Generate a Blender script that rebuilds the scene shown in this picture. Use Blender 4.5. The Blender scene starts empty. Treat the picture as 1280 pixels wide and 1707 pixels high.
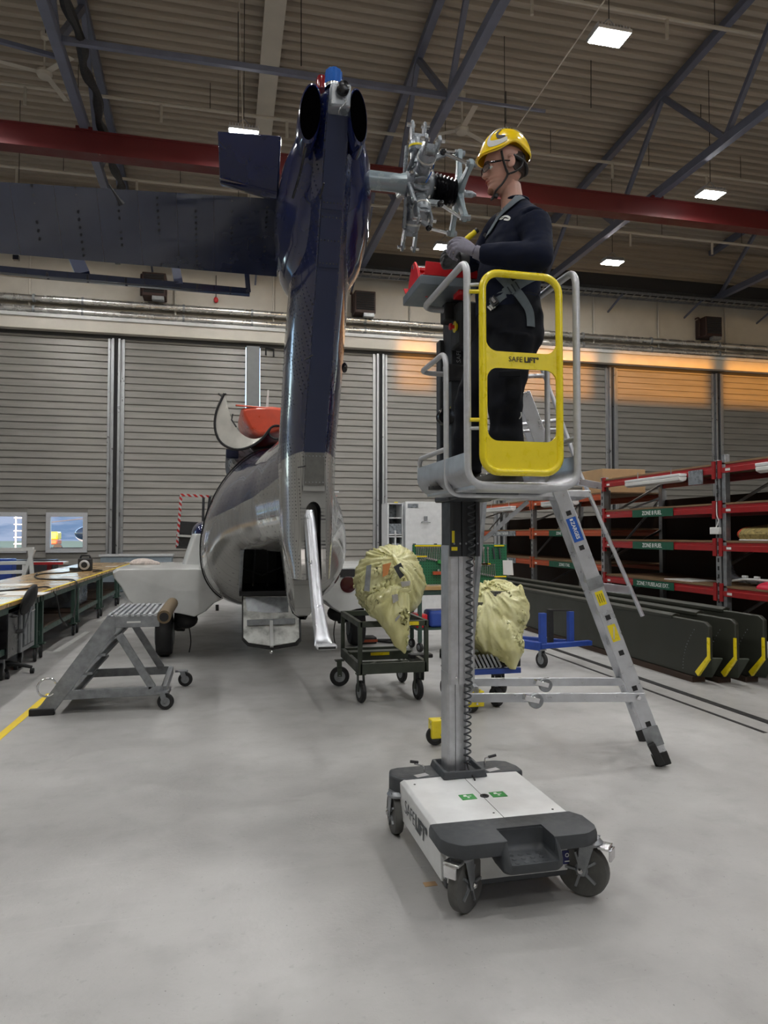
import bpy, bmesh, math, random
from mathutils import Vector, Matrix, noise
from mathutils.bvhtree import BVHTree
R = math.radians
C = bpy.context.scene.collection
random.seed(7)

# ------------------------------------------------------------------ camera, world, sun, exposure
# hangar axes: X runs along the shutter wall, Y towards it, Z up; the camera stands at the origin
YAW, F, CX, CY, HC = R(13.0), 1183.0, 640.0, 853.5, 1.62
PIT = math.atan(37.5 / F)
cam_d = bpy.data.cameras.new('camera'); cam = bpy.data.objects.new('camera', cam_d); C.objects.link(cam)
cam.location = (0, 0, HC); cam.rotation_euler = (R(90) + PIT, 0, -YAW)
cam_d.sensor_fit = 'VERTICAL'; cam_d.sensor_height = 24; cam_d.lens = F / 1707 * 24; cam_d.clip_end = 2000
sc = bpy.context.scene; sc.camera = cam
sc.view_settings.view_transform = 'Standard'; sc.view_settings.look = 'None'
sc.view_settings.gamma = 1; sc.view_settings.use_curve_mapping = False
sc.view_settings.exposure = 0.14
sc.cycles.max_bounces = 8; sc.cycles.diffuse_bounces = 4; sc.cycles.glossy_bounces = 4
sc.cycles.transparent_max_bounces = 8; sc.cycles.caustics_reflective = False; sc.cycles.sample_clamp_indirect = 6
w = bpy.data.worlds.new('sky'); sc.world = w; w.use_nodes = True
nt = w.node_tree; nt.nodes.clear()
sky = nt.nodes.new('ShaderNodeTexSky'); sky.sky_type = 'NISHITA'; sky.sun_disc = False; sky.sun_elevation = R(28); sky.sun_rotation = R(180)
bgn = nt.nodes.new('ShaderNodeBackground'); bgn.inputs[1].default_value = 0.7
wo = nt.nodes.new('ShaderNodeOutputWorld'); nt.links.new(sky.outputs[0], bgn.inputs[0]); nt.links.new(bgn.outputs[0], wo.inputs[0])
sun_d = bpy.data.lights.new('evening_sun', 'SUN'); sun = bpy.data.objects.new('evening_sun', sun_d); C.objects.link(sun)
sun_d.energy = 5.2; sun_d.color = (1.0, 0.40, 0.045); sun_d.angle = R(0.8)
SUN_DIR = Vector((0.10, 1, -0.055))
sun.rotation_euler = SUN_DIR.to_track_quat('-Z', 'Y').to_euler(); sun.location = (0, -30, 12)
LAMP = 185.0           # radiance of the high-bay lamps

YC, YS = math.cos(YAW), math.sin(YAW)
PC, PS = math.cos(PIT), math.sin(PIT)
def ray(px, py):
    a, b = (px - CX) / F, (CY - py) / F
    fw = PC - PS * b; up = PS + PC * b
    return Vector((a * YC + fw * YS, -a * YS + fw * YC, up)), fw
def at(px, py, Z):
    "point seen at (px,py) whose level distance in front of the camera is Z"
    d, fw = ray(px, py); d = d * (Z / fw); return d + Vector((0, 0, HC))
def onz(px, py, z=0.0):
    d, fw = ray(px, py); return d * ((z - HC) / d.z) + Vector((0, 0, HC))
def ony(px, py, y):
    d, fw = ray(px, py); return d * (y / d.y) + Vector((0, 0, HC))
def onx(px, py, x):
    d, fw = ray(px, py); return d * (x / d.x) + Vector((0, 0, HC))
def V(*a): return Vector(a)

# ------------------------------------------------------------------ mesh builder
class MB:
    def __init__(s): s.v = []; s.f = []
    def add(s, vs, fs):
        n = len(s.v); s.v += [Vector(v) for v in vs]; s.f += [[i + n for i in f] for f in fs]; return s
    def box(s, c, d, rz=0, M=None):
        x, y, z = [k / 2 for k in d]
        vs = [Vector((i * x, j * y, k * z)) for i in (-1, 1) for j in (-1, 1) for k in (-1, 1)]
        m = (M if M is not None else Matrix.Rotation(rz, 3, 'Z'))
        return s.add([m @ v + Vector(c) for v in vs], [(0,1,3,2),(4,6,7,5),(0,4,5,1),(2,3,7,6),(0,2,6,4),(1,5,7,3)])
    def bx(s, x0, x1, y0, y1, z0, z1): return s.box(((x0+x1)/2,(y0+y1)/2,(z0+z1)/2),(abs(x1-x0),abs(y1-y0),abs(z1-z0)))
    def beam(s, a, b, w, h, up=(0,0,1)):
        "box along a-b, w across, h along up"
        a, b = Vector(a), Vector(b); t = (b - a); L = t.length; t.normalize(); up = Vector(up)
        if abs(t.dot(up)) > .98: up = Vector((0, 1, 0))
        sd = t.cross(up).normalized(); u = sd.cross(t)
        return s.box((a + b) / 2, (L, w, h), M=Matrix((t, sd, u)).transposed())
    def tube(s, pts, r, n=10, closed=False, cap=True, sx=1.0):
        pts = [Vector(p) for p in pts]; m = len(pts); rs = r if isinstance(r, (list, tuple)) else [r] * m
        prev = None; base = len(s.v)
        for i, p in enumerate(pts):
            if closed: t = pts[(i+1) % m] - pts[i-1]
            else: t = pts[min(i+1, m-1)] - pts[max(i-1, 0)]
            if t.length < 1e-9: t = Vector((0,0,1))
            t.normalize()
            if prev is None:
                a = Vector((0,0,1)) if abs(t.z) < .9 else Vector((1,0,0))
                nn = t.cross(a).normalized()
            else:
                nn = prev - t * prev.dot(t); nn.normalize()
            prev = nn; b = t.cross(nn)
            for k in range(n):
                q = 2 * math.pi * k / n
                s.v.append(p + (nn * math.cos(q) * sx + b * math.sin(q)) * rs[i])
        for i in range(m if closed else m - 1):
            j = (i + 1) % m
            for k in range(n):
                l = (k + 1) % n
                s.f.append([base+i*n+k, base+i*n+l, base+j*n+l, base+j*n+k])
        if cap and not closed:
            s.f.append([base + k for k in range(n)][::-1]); s.f.append([base + (m-1)*n + k for k in range(n)])
        return s
    def cyl(s, a, b, r, n=20, r2=None): return s.tube([a, b], [r, r if r2 is None else r2], n)
    def lathe(s, c, axis, prof, n=24):
        "prof: list of (radius, distance along axis)"
        ax = Vector(axis).normalized(); a = Vector((0,0,1)) if abs(ax.z) < .9 else Vector((1,0,0))
        u = ax.cross(a).normalized(); v = ax.cross(u); base = len(s.v); c = Vector(c)
        for r_, h in prof:
            for k in range(n):
                q = 2*math.pi*k/n; s.v.append(c + ax*h + (u*math.cos(q)+v*math.sin(q))*max(r_, 1e-4))
        for i in range(len(prof)-1):
            for k in range(n):
                l = (k+1) % n; s.f.append([base+i*n+k, base+i*n+l, base+(i+1)*n+l, base+(i+1)*n+k])
        s.f.append([base+k for k in range(n)][::-1]); s.f.append([base+(len(prof)-1)*n+k for k in range(n)])
        return s
    def loft(s, rings, cap=True, closed=True):
        n = len(rings[0]); base = len(s.v)
        for r_ in rings: s.v += [Vector(p) for p in r_]
        for i in range(len(rings)-1):
            for k in range(n if closed else n-1):
                l = (k+1) % n; s.f.append([base+i*n+k, base+i*n+l, base+(i+1)*n+l, base+(i+1)*n+k])
        if cap: s.f.append([base+k for k in range(n)][::-1]); s.f.append([base+(len(rings)-1)*n+k for k in range(n)])
        return s
    def prism(s, poly, vec):
        "planar polygon (3-D points) pushed along vec"
        vec = Vector(vec); a = [Vector(p) for p in poly]; return s.loft([a, [p + vec for p in a]])
    def ell(s, c, r, n=20, m=12, M=None):
        c = Vector(c); rings = []
        for i in range(m+1):
            t = math.pi * (i + (0.02 if i == 0 else -0.02 if i == m else 0)) / m
            ring = [Vector((math.sin(t)*math.cos(2*math.pi*k/n)*r[0], math.sin(t)*math.sin(2*math.pi*k/n)*r[1], -math.cos(t)*r[2])) for k in range(n)]
            rings.append([(M @ p if M is not None else p) + c for p in ring])
        return s.loft(rings)
    def xf(s, M): s.v = [M @ v for v in s.v]; return s

ROOTM = {}
def meshof(name, mb, smooth=35):
    me = bpy.data.meshes.new(name); me.from_pydata([tuple(v) for v in mb.v], [], mb.f); me.validate()
    bm = bmesh.new(); bm.from_mesh(me); bmesh.ops.recalc_face_normals(bm, faces=bm.faces); bm.to_mesh(me); bm.free()
    if smooth:
        for p in me.polygons: p.use_smooth = True
        me.set_sharp_from_angle(angle=R(smooth))
    return me
def root_of(o):
    while o.parent is not None: o = o.parent
    return o
def part(name, mb, mat, parent=None, bevel=0, smooth=35, local=False, label=None, seg=2):
    if parent is not None and not local:
        rm = ROOTM.get(root_of(parent).name)
        if rm is not None:
            im = rm.inverted(); mb.v = [im @ v for v in mb.v]
    me = meshof(name, mb, smooth)
    o = bpy.data.objects.new(name, me); C.objects.link(o)
    for m in (mat if isinstance(mat, (list, tuple)) else [mat]): me.materials.append(m)
    if parent is not None: o.parent = parent
    if bevel:
        b = o.modifiers.new('bevel', 'BEVEL'); b.width = bevel; b.segments = seg; b.limit_method = 'ANGLE'; b.angle_limit = R(40)
        b.harden_normals = False
    if label: o['label'] = label
    return o
def tag(o, label, cat, group=None, kind=None):
    o['label'] = label; o['category'] = cat
    if group: o['group'] = group
    if kind: o['kind'] = kind
    return o
def thing(name, label, cat, loc=(0,0,0), rz=0, group=None, kind=None):
    o = bpy.data.objects.new(name, None); C.objects.link(o); o.empty_display_size = .1
    o.location = loc; o.rotation_euler = (0, 0, rz)
    ROOTM[o.name] = Matrix.Translation(Vector(loc)) @ Matrix.Rotation(rz, 4, 'Z')
    return tag(o, label, cat, group, kind)
def single(name, mb, mat, label, cat, group=None, **k):
    return tag(part(name, mb, mat, **k), label, cat, group)
def struct(name, mb, mat, parent=None, **k):
    o = part(name, mb, mat, parent, **k)
    if parent is None: o['kind'] = 'structure'
    return o
def dup(root, loc, rz, label, group=None):
    def cp_(o, par):
        n = o.copy(); C.objects.link(n); n.parent = par
        for ch in [q for q in o.children]: cp_(ch, n)
        return n
    r = cp_(root, None); r.location = loc; r.rotation_euler = (0, 0, rz); r['label'] = label
    if group: r['group'] = group
    return r
def evaluated(o, mat=None):
    "bake the modifiers of o into its mesh"
    dg = bpy.context.evaluated_depsgraph_get(); dg.update()
    me = bpy.data.meshes.new_from_object(o.evaluated_get(dg)); o.modifiers.clear(); o.data = me; return o
def blob(name, mb, mat, parent, voxel=.012, smooth_it=6, **k):
    "overlapping volumes fused into one continuous skin"
    o = part(name, mb, mat, parent, smooth=0, **k)
    m = o.modifiers.new('r', 'REMESH'); m.mode = 'VOXEL'; m.voxel_size = voxel; m.use_smooth_shade = True
    if smooth_it:
        m = o.modifiers.new('s', 'SMOOTH'); m.iterations = smooth_it; m.factor = .5
    evaluated(o)
    for p in o.data.polygons: p.use_smooth = True
    if not o.data.materials: o.data.materials.append(mat)
    return o
def cut(o, mb, mat):
    "carve a volume out of o; the carved faces take mat"
    c = part('cutter', mb, mat, None, smooth=0)
    c.matrix_world = ROOTM.get(root_of(o).name, Matrix.Identity(4)).inverted() if o.parent else Matrix.Identity(4)
    if o.parent:  # both in the same frame as o's mesh
        c.data.transform(c.matrix_world); c.matrix_world = Matrix.Identity(4)
    par = o.parent; o.parent = None
    o.data.materials.append(mat)
    b = o.modifiers.new('b', 'BOOLEAN'); b.operation = 'DIFFERENCE'; b.object = c; b.solver = 'EXACT'; b.material_mode = 'TRANSFER'
    evaluated(o); o.parent = par
    bpy.data.objects.remove(c, do_unlink=True)
    for p in o.data.polygons: p.use_smooth = True
    o.data.set_sharp_from_angle(angle=R(35))
    return o
def text(name, s, size, loc, right, up, mat, parent=None, bold=0.0, align='LEFT', sx=1.0, ext=.0006):
    cu = bpy.data.curves.new(name, 'FONT'); cu.body = s; cu.size = size; cu.extrude = ext; cu.offset = bold
    cu.align_x = align; cu.align_y = 'CENTER'; cu.materials.append(mat); cu.resolution_u = 3
    o = bpy.data.objects.new(name, cu); C.objects.link(o)
    x = Vector(right).normalized(); z = x.cross(Vector(up)).normalized(); y = z.cross(x)
    M = Matrix.Translation(Vector(loc)) @ Matrix((x * sx, y, z)).transposed().to_4x4()
    if parent is not None:
        M = ROOTM[root_of(parent).name].inverted() @ M if root_of(parent).name in ROOTM else M
    dg = bpy.context.evaluated_depsgraph_get(); dg.update(); me = bpy.data.meshes.new_from_object(o.evaluated_get(dg))
    bpy.data.objects.remove(o, do_unlink=True); me.transform(M)
    o = bpy.data.objects.new(name, me); C.objects.link(o)
    if not me.materials: me.materials.append(mat)
    if parent is not None: o.parent = parent
    return o
def arc(pts, r, n=6):
    "polyline with rounded corners"
    pts = [Vector(p) for p in pts]; out = [pts[0]]
    for i in range(1, len(pts)-1):
        a, b, c = pts[i-1], pts[i], pts[i+1]
        d1 = (a-b); d2 = (c-b); rr = min(r, d1.length*.49, d2.length*.49)
        p, q = b + d1.normalized()*rr, b + d2.normalized()*rr
        for k in range(n+1):
            t = k/n; out.append((1-t)**2*p + 2*t*(1-t)*b + t*t*q)
    return out + [pts[-1]]
def smoothpath(pts, n=6):
    pts = [Vector(p) for p in pts]; out = []
    for i in range(len(pts)-1):
        p0, p1, p2, p3 = pts[max(i-1,0)], pts[i], pts[i+1], pts[min(i+2,len(pts)-1)]
        for k in range(n):
            t = k/n; out.append(.5*((2*p1)+(p2-p0)*t+(2*p0-5*p1+4*p2-p3)*t*t+(3*p1-p0-3*p2+p3)*t**3))
    return out + [pts[-1]]
def lerp_tab(tab, x):
    if x <= tab[0][0]: return tab[0][1:]
    for a, b in zip(tab, tab[1:]):
        if x <= b[0]:
            t = (x-a[0])/(b[0]-a[0]); t = t*t*(3-2*t)*.35 + t*.65
            return tuple(p + (q-p)*t for p, q in zip(a[1:], b[1:]))
    return tab[-1][1:]

# ------------------------------------------------------------------ materials
class N:
    def __init__(s, name):
        s.m = bpy.data.materials.new(name); s.m.use_nodes = True; s.t = s.m.node_tree; s.n = s.t.nodes; s.l = s.t.links
        s.b = s.n['Principled BSDF']
    def new(s, t, **k):
        q = s.n.new(t)
        for a, b in k.items(): setattr(q, a, b)
        return q
    def link(s, a, b): s.l.new(a, b)
    def math(s, op, a, b=None, c=None):
        q = s.new('ShaderNodeMath', operation=op)
        for i, v in enumerate((a, b, c)):
            if v is None: continue
            if hasattr(v, 'is_output'): s.link(v, q.inputs[i])
            else: q.inputs[i].default_value = v
        return q.outputs[0]
    def noise(s, scale, detail=4, vec=None, rough=.55):
        q = s.new('ShaderNodeTexNoise'); q.inputs['Scale'].default_value = scale; q.inputs['Detail'].default_value = detail; q.inputs['Roughness'].default_value = rough
        s.link(vec if vec is not None else s.obj(), q.inputs['Vector']); return q.outputs['Fac']
    def obj(s):
        if not hasattr(s, '_o'): s._o = s.new('ShaderNodeTexCoord').outputs['Object']
        return s._o
    def sep(s, vec=None):
        q = s.new('ShaderNodeSeparateXYZ'); s.link(vec if vec is not None else s.obj(), q.inputs[0]); return q.outputs
    def scaled(s, v):
        q = s.new('ShaderNodeMapping'); q.inputs['Scale'].default_value = v; s.link(s.obj(), q.inputs[0]); return q.outputs[0]
    def mix(s, fac, a, b):
        q = s.new('ShaderNodeMix', data_type='RGBA')
        for v, i in ((fac, 0), (a, 6), (b, 7)):
            if hasattr(v, 'is_output'): s.link(v, q.inputs[i])
            elif i == 0: q.inputs[0].default_value = v
            else: q.inputs[i].default_value = (*v[:3], 1)
        return q.outputs[2]
    def ramp(s, v, lo, hi, a=0., b=1.):
        q = s.new('ShaderNodeMapRange'); s.link(v, q.inputs[0])
        for i, x in enumerate((lo, hi, a, b)): q.inputs[i+1].default_value = x
        q.clamp = True; return q.outputs[0]
    def bump(s, h, d=.002, st=1.0):
        q = s.new('ShaderNodeBump'); q.inputs['Distance'].default_value = d; q.inputs['Strength'].default_value = st
        s.link(h, q.inputs['Height']); s.link(q.outputs[0], s.b.inputs['Normal'])
def mat(name, col, rough=.5, metal=0., var=.12, scale=8., coat=0., bump=0., bscale=60., rvar=.1, spec=None, sheen=0):
    q = N(name); b = q.b
    nz = q.noise(scale, 5)
    q.link(q.mix(q.ramp(nz, .3, .7), tuple(c*(1-var) for c in col), tuple(min(1, c*(1+var)) for c in col)), b.inputs['Base Color'])
    b.inputs['Metallic'].default_value = metal
    q.link(q.ramp(nz, .3, .7, max(.02, rough-rvar), min(1, rough+rvar)), b.inputs['Roughness'])
    if coat: b.inputs['Coat Weight'].default_value = coat; b.inputs['Coat Roughness'].default_value = .05
    if spec is not None: b.inputs['Specular IOR Level'].default_value = spec
    if sheen: b.inputs['Sheen Weight'].default_value = sheen
    if bump: q.bump(q.noise(bscale, 4), bump)
    return q.m
def emit(name, col, st):
    q = N(name); q.b.inputs['Base Color'].default_value = (*col, 1); q.b.inputs['Emission Color'].default_value = (*col, 1)
    q.b.inputs['Emission Strength'].default_value = st; return q.m

M = {}
M['alu'] = mat('brushed_aluminium', (.55,.56,.58), .38, .85, .12, 20, bump=.0006, bscale=200)
M['alu_light'] = mat('extruded_aluminium', (.62,.64,.68), .34, .8, .1, 12)
M['galv'] = mat('galvanised_steel', (.30,.315,.33), .42, .7, .25, 14)
M['tubegrey'] = mat('silver_powder_coat', (.52,.53,.55), .38, .25, .08, 40, coat=.2)
M['dark'] = mat('dark_grey_plastic', (.045,.05,.056), .5, 0, .15, 30, bump=.0004, bscale=300)
M['darkbox'] = mat('charcoal_powder_coat', (.028,.030,.034), .42, .1, .15, 20)
M['black'] = mat('black_rubber', (.012,.012,.013), .6, 0, .2, 20)
M['blackgloss'] = mat('black_gloss', (.008,.008,.01), .2, 0, .2, 20)
M['rubber'] = mat('grey_tyre_rubber', (.10,.10,.095), .7, 0, .2, 25)
M['white'] = mat('scuffed_white_paint', (.68,.69,.69), .42, 0, .08, 9, coat=.1)
M['cream'] = mat('cream_paint', (.52,.49,.43), .55, 0, .07, 2)
M['yellow'] = mat('yellow_powder_coat', (.82,.66,.01), .32, 0, .05, 20, coat=.3)
M['helmet'] = mat('glossy_yellow_shell', (.88,.60,.005), .18, 0, .04, 20, coat=.6)
M['reflective'] = mat('reflective_grey_tape', (.55,.55,.52), .4, 0, .08, 60)
M['red'] = mat('red_plastic', (.62,.012,.02), .35, 0, .08, 20, coat=.2)
M['redsteel'] = mat('red_rack_steel', (.30,.010,.012), .4, 0, .15, 20, coat=.1)
M['orange'] = mat('orange_rack_steel', (.40,.07,.02), .42, 0, .15, 20)
M['crane'] = mat('dark_red_crane_paint', (.085,.004,.006), .5, 0, .12, 3)
M['truss'] = mat('blue_grey_steel_paint', (.125,.14,.20), .45, .1, .15, 3)
M['blue'] = mat('blue_trolley_paint', (.02,.06,.30), .4, 0, .15, 10)
M['olive'] = mat('olive_drab_steel', (.045,.055,.04), .45, .2, .2, 10)
M['olivepanel'] = mat('dark_olive_skin', (.024,.026,.018), .5, 0, .12, 1.5)
M['greenleg'] = mat('dark_green_leg_paint', (.03,.065,.05), .45, 0, .15, 10)
M['pegboard'] = None
M['navy_cloth'] = mat('navy_jersey', (.0055,.008,.021), .9, 0, .15, 30, bump=.0025, bscale=12, spec=.2)
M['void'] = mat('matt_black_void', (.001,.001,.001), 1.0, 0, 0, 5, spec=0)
M['greypost'] = mat('grey_painted_post', (.16,.17,.17), .5, .1, .08, 5)
M['trousers'] = mat('black_workwear_cloth', (.005,.006,.010), .85, 0, .2, 20, bump=.002, bscale=14, spec=.2)
M['strap'] = mat('slate_webbing', (.10,.125,.145), .7, 0, .12, 60)
M['strapdark'] = mat('dark_webbing', (.02,.028,.04), .75, 0, .12, 60)
M['skin'] = mat('skin', (.46,.25,.19), .5, 0, .10, 25, bump=.0004, bscale=200)
M['skin'].node_tree.nodes['Principled BSDF'].inputs['Subsurface Weight'].default_value = .08
M['hair'] = mat('dark_brown_hair', (.030,.018,.012), .7, 0, .3, 80, bump=.001, bscale=200)
M['beard'] = mat('reddish_stubble', (.22,.10,.06), .7, 0, .3, 150, bump=.0008, bscale=300)
M['glove'] = mat('grey_knitted_glove', (.20,.19,.235), .85, 0, .15, 60, bump=.0006, bscale=300)
M['glovedark'] = mat('dark_coated_glove', (.055,.055,.06), .6, 0, .15, 60, bump=.0006, bscale=200)
M['wood'] = mat('varnished_bench_wood', (.40,.25,.10), .30, 0, .18, 3, coat=.25)
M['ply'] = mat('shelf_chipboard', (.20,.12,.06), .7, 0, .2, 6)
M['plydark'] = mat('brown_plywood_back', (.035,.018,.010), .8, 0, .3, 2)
M['card'] = mat('cardboard', (.42,.27,.14), .8, 0, .08, 6)
M['paper'] = mat('white_paper', (.72,.72,.70), .8, 0, .04, 6)
M['signgreen'] = mat('green_sign_plate', (.006,.085,.045), .5, 0, .08, 20)
M['green'] = mat('green_sticker', (.03,.26,.05), .5, 0, .08, 20)
M['bluelabel'] = mat('blue_sticker', (.01,.09,.42), .45, 0, .06, 20)
M['navylabel'] = mat('navy_sticker', (.01,.012,.10), .5, 0, .06, 20)
M['steel'] = mat('polished_steel', (.72,.72,.73), .16, .95, .08, 30)
M['hubgrey'] = mat('aircraft_grey_enamel', (.23,.255,.28), .30, .25, .22, 18, coat=.3)
M['shaft'] = mat('pale_blue_grey_enamel', (.25,.31,.34), .28, .15, .06, 5, coat=.3)
M['foil'] = mat('foil_lagging', (.70,.69,.66), .27, .9, .10, 3, bump=.0012, bscale=5)
M['doorpost'] = mat('galvanised_door_track', (.34,.35,.36), .35, .7, .1, 5)
M['brown'] = mat('rust_brown_paint', (.035,.015,.012), .6, 0, .2, 10)
M['floorline'] = mat('yellow_floor_tape', (.80,.58,.02), .5, 0, .06, 10)
M['whiteline'] = mat('worn_white_floor_paint', (.62,.62,.60), .5, 0, .12, 10)
M['redcover'] = mat('orange_red_cover', (.55,.06,.02), .35, 0, .1, 10, coat=.5)
M['lampglow'] = emit('high_bay_diffuser', (1, .99, .97), LAMP)
M['letter'] = mat('black_lettering', (.012,.012,.012), .5, 0, 0, 5)
M['letterwhite'] = mat('white_lettering', (.75,.77,.75), .5, 0, 0, 5)
M['lens'] = None
def mk_special():
    q = N('clear_lens'); q.b.inputs['Base Color'].default_value = (.75,.78,.82,1); q.b.inputs['Roughness'].default_value = .04
    q.b.inputs['Transmission Weight'].default_value = .95; q.b.inputs['IOR'].default_value = 1.2; M['lens'] = q.m
    q = N('window_glass'); q.b.inputs['Base Color'].default_value = (1,1,1,1); q.b.inputs['Roughness'].default_value = .02
    q.b.inputs['Transmission Weight'].default_value = 1; q.b.inputs['IOR'].default_value = 1.02; M['glass'] = q.m
    # concrete floor: mottled slab, soft stains, scuffs
    q = N('polished_concrete'); o = q.obj()
    a = q.noise(.55, 6, rough=.6); b = q.noise(3.2, 6); d = q.noise(24, 5); e = q.noise(1.0, 3, q.scaled((.35, 2.2, 1)))
    col = q.mix(q.ramp(a, .34, .66), (.33,.325,.315), (.47,.465,.455))
    col = q.mix(q.math('MULTIPLY', q.ramp(b, .52, .75), .28), col, (.22,.215,.205))
    col = q.mix(q.math('MULTIPLY', q.ramp(d, .62, .72), .22), col, (.19,.18,.17))
    col = q.mix(q.math('MULTIPLY', q.ramp(e, .56, .72), .30), col, (.42,.415,.40))
    rust = q.math('MULTIPLY', q.ramp(q.noise(1.7, 2, q.scaled((1.1, .9, 1))), .70, .78), .35)
    col = q.mix(rust, col, (.33,.25,.16))
    sp_k = q.noise(70, 2); col = q.mix(q.math('MULTIPLY', q.ramp(sp_k, .70, .76), .6), col, (.10,.095,.09))
    sc_k = q.noise(2.2, 8, q.scaled((.25, 6, 1)), .7); col = q.mix(q.math('MULTIPLY', q.ramp(sc_k, .60, .72), .25), col, (.56,.555,.54))
    q.link(col, q.b.inputs['Base Color'])
    q.link(q.ramp(b, .3, .7, .30, .50), q.b.inputs['Roughness']); q.b.inputs['Specular IOR Level'].default_value = .45
    q.bump(q.noise(40, 6), .0012); M['floor'] = q.m
    # shutter laps: dirty beige grey
    q = N('shutter_lap_paint'); st = q.noise(2.0, 5, q.scaled((.25, 1, 5))); bg = q.noise(.6, 3)
    col = q.mix(q.ramp(st, .3, .7), (.165,.157,.143), (.245,.233,.212))
    col = q.mix(q.math('MULTIPLY', q.ramp(bg, .4, .65), .3), col, (.27,.25,.225))
    q.link(col, q.b.inputs['Base Color']); q.b.inputs['Roughness'].default_value = .45; q.b.inputs['Metallic'].default_value = .1
    M['shutter'] = q.m
    q = N('profiled_roof_sheet'); st = q.noise(1.2, 4, q.scaled((.2, 2, 1)))
    q.link(q.mix(q.ramp(st, .3, .7), (.33,.29,.24), (.43,.38,.315)), q.b.inputs['Base Color']); q.b.inputs['Roughness'].default_value = .5; M['roof'] = q.m
    # helicopter paint; object space = hangar space (X across, Y along, Z up)
    def livery(name, rows, split, navy=(.006,.011,.058), pale=(.27,.268,.255)):
        q = N(name); x, y, z = q.sep()
        if split:
            line = q.math('SUBTRACT', q.math('ADD', q.math('MULTIPLY', y, .10), z), split)   # z - (split - .10 y)
            base = q.mix(q.ramp(line, -.004, .004), pale, navy)
        else: base = q.mix(q.ramp(q.noise(3, 4), .3, .7), tuple(c*.85 for c in navy), tuple(c*1.15 for c in navy))
        u, v, pu, pv, rad = rows
        cu, cv = {'x': x, 'y': y, 'z': z}[u], {'x': x, 'y': y, 'z': z}[v]
        def cell(cc, p): return q.math('MULTIPLY', q.math('SUBTRACT', q.math('FRACT', q.math('DIVIDE', cc, p)), .5), p)
        du, dv = cell(cu, pu), cell(cv, pv)
        r2 = q.math('SQRT', q.math('ADD', q.math('MULTIPLY', du, du), q.math('MULTIPLY', dv, dv)))
        dots = q.math('MULTIPLY', q.ramp(r2, rad*.6, rad, 1, 0), q.ramp(q.noise(4.5, 3), .44, .50))
        seam = q.ramp(q.math('ABSOLUTE', q.math('SUBTRACT', q.math('ABSOLUTE', du), pu*.5)), .0012, .003, 1, 0)
        q.link(q.mix(q.math('MAXIMUM', q.math('MULTIPLY', dots, .85), q.math('MULTIPLY', seam, .35)), base, (.004,.004,.006)), q.b.inputs['Base Color'])
        q.link(q.math('MAXIMUM', q.ramp(q.noise(5, 4), .3, .7, .10, .22), q.math('MULTIPLY', dots, .8)), q.b.inputs['Roughness'])
        q.link(q.math('MULTIPLY', q.math('SUBTRACT', 1., dots), .7), q.b.inputs['Coat Weight']); q.b.inputs['Coat Roughness'].default_value = .05
        q.bump(q.math('ADD', q.math('MULTIPLY', q.noise(3.5, 2), 1.0), q.math('MULTIPLY', dots, .06)), .02, .35)
        return q.m
    M['pylon'] = livery('riveted_pylon_paint', ('y', 'z', .045, .026, .0075), 1.76)
    M['hull'] = livery('hull_paint', ('y', 'z', .14, .045, .008), 1.66)
    M['stab'] = livery('riveted_stabiliser_skin', ('x', 'y', .235, .034, .010), 0, (.016,.022,.050))
    M['navy'] = livery('navy_gloss_paint', ('y', 'z', .40, .04, .004), 0)
    q = N('satin_navy_strip'); q.b.inputs['Base Color'].default_value = (.012,.020,.060,1); q.b.inputs['Roughness'].default_value = .42
    x, y, z = q.sep(); l = q.ramp(z, 2.196, 2.204); q.link(q.mix(l, (.33,.33,.31), (.013,.021,.062)), q.b.inputs['Base Color']); M['strip'] = q.m
    q = N('sponson_white'); q.link(q.mix(q.ramp(q.noise(3, 5), .3, .7), (.50,.51,.50), (.60,.61,.60)), q.b.inputs['Base Color']); q.b.inputs['Roughness'].default_value = .25; q.b.inputs['Coat Weight'].default_value = .3
    M['sponson'] = q.m
    q = N('cabin_window_tint'); q.b.inputs['Base Color'].default_value = (.012,.018,.03,1); q.b.inputs['Roughness'].default_value = .05; M['tint'] = q.m
    # pegboard
    q = N('green_pegboard'); x, y, z = q.sep()
    def fr(cc): return q.math('SUBTRACT', q.math('FRACT', q.math('DIVIDE', cc, .038)), .5)
    a, b = fr(x), fr(z); r2 = q.math('SQRT', q.math('ADD', q.math('MULTIPLY', a, a), q.math('MULTIPLY', b, b)))
    q.link(q.mix(q.ramp(r2, .14, .2, 1, 0), (.012,.13,.055), (.002,.012,.006)), q.b.inputs['Base Color']); q.b.inputs['Roughness'].default_value = .45; M['pegboard'] = q.m
    # polythene bag
    q = N('yellow_polythene'); q.b.inputs['Base Color'].default_value = (.78,.74,.30,1)
    f1 = q.noise(5, 3, q.scaled((1, 1, .35)), .6); f2 = q.noise(16, 4, q.scaled((1, 1, .5)))
    q.link(q.mix(q.ramp(f1, .35, .65), (.74,.71,.34), (.92,.90,.52)), q.b.inputs['Base Color'])
    q.b.inputs['Roughness'].default_value = .16; q.b.inputs['Alpha'].default_value = .93; q.b.inputs['Coat Weight'].default_value = .5
    q.b.inputs['Transmission Weight'].default_value = 0
    tr = q.new('ShaderNodeBsdfTranslucent'); tr.inputs[0].default_value = (.75,.72,.30,1)
    mx = q.new('ShaderNodeMixShader'); mx.inputs[0].default_value = .2
    out = q.n['Material Output']; q.link(q.b.outputs[0], mx.inputs[1]); q.link(tr.outputs[0], mx.inputs[2]); q.link(mx.outputs[0], out.inputs[0])
    q.bump(q.math('ADD', f1, q.math('MULTIPLY', f2, .25)), .022, .8); M['bag'] = q.m
    # outdoors
    M['apron'] = mat('wet_apron', (.035,.15,.21), .5, 0, .1, .3)
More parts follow.
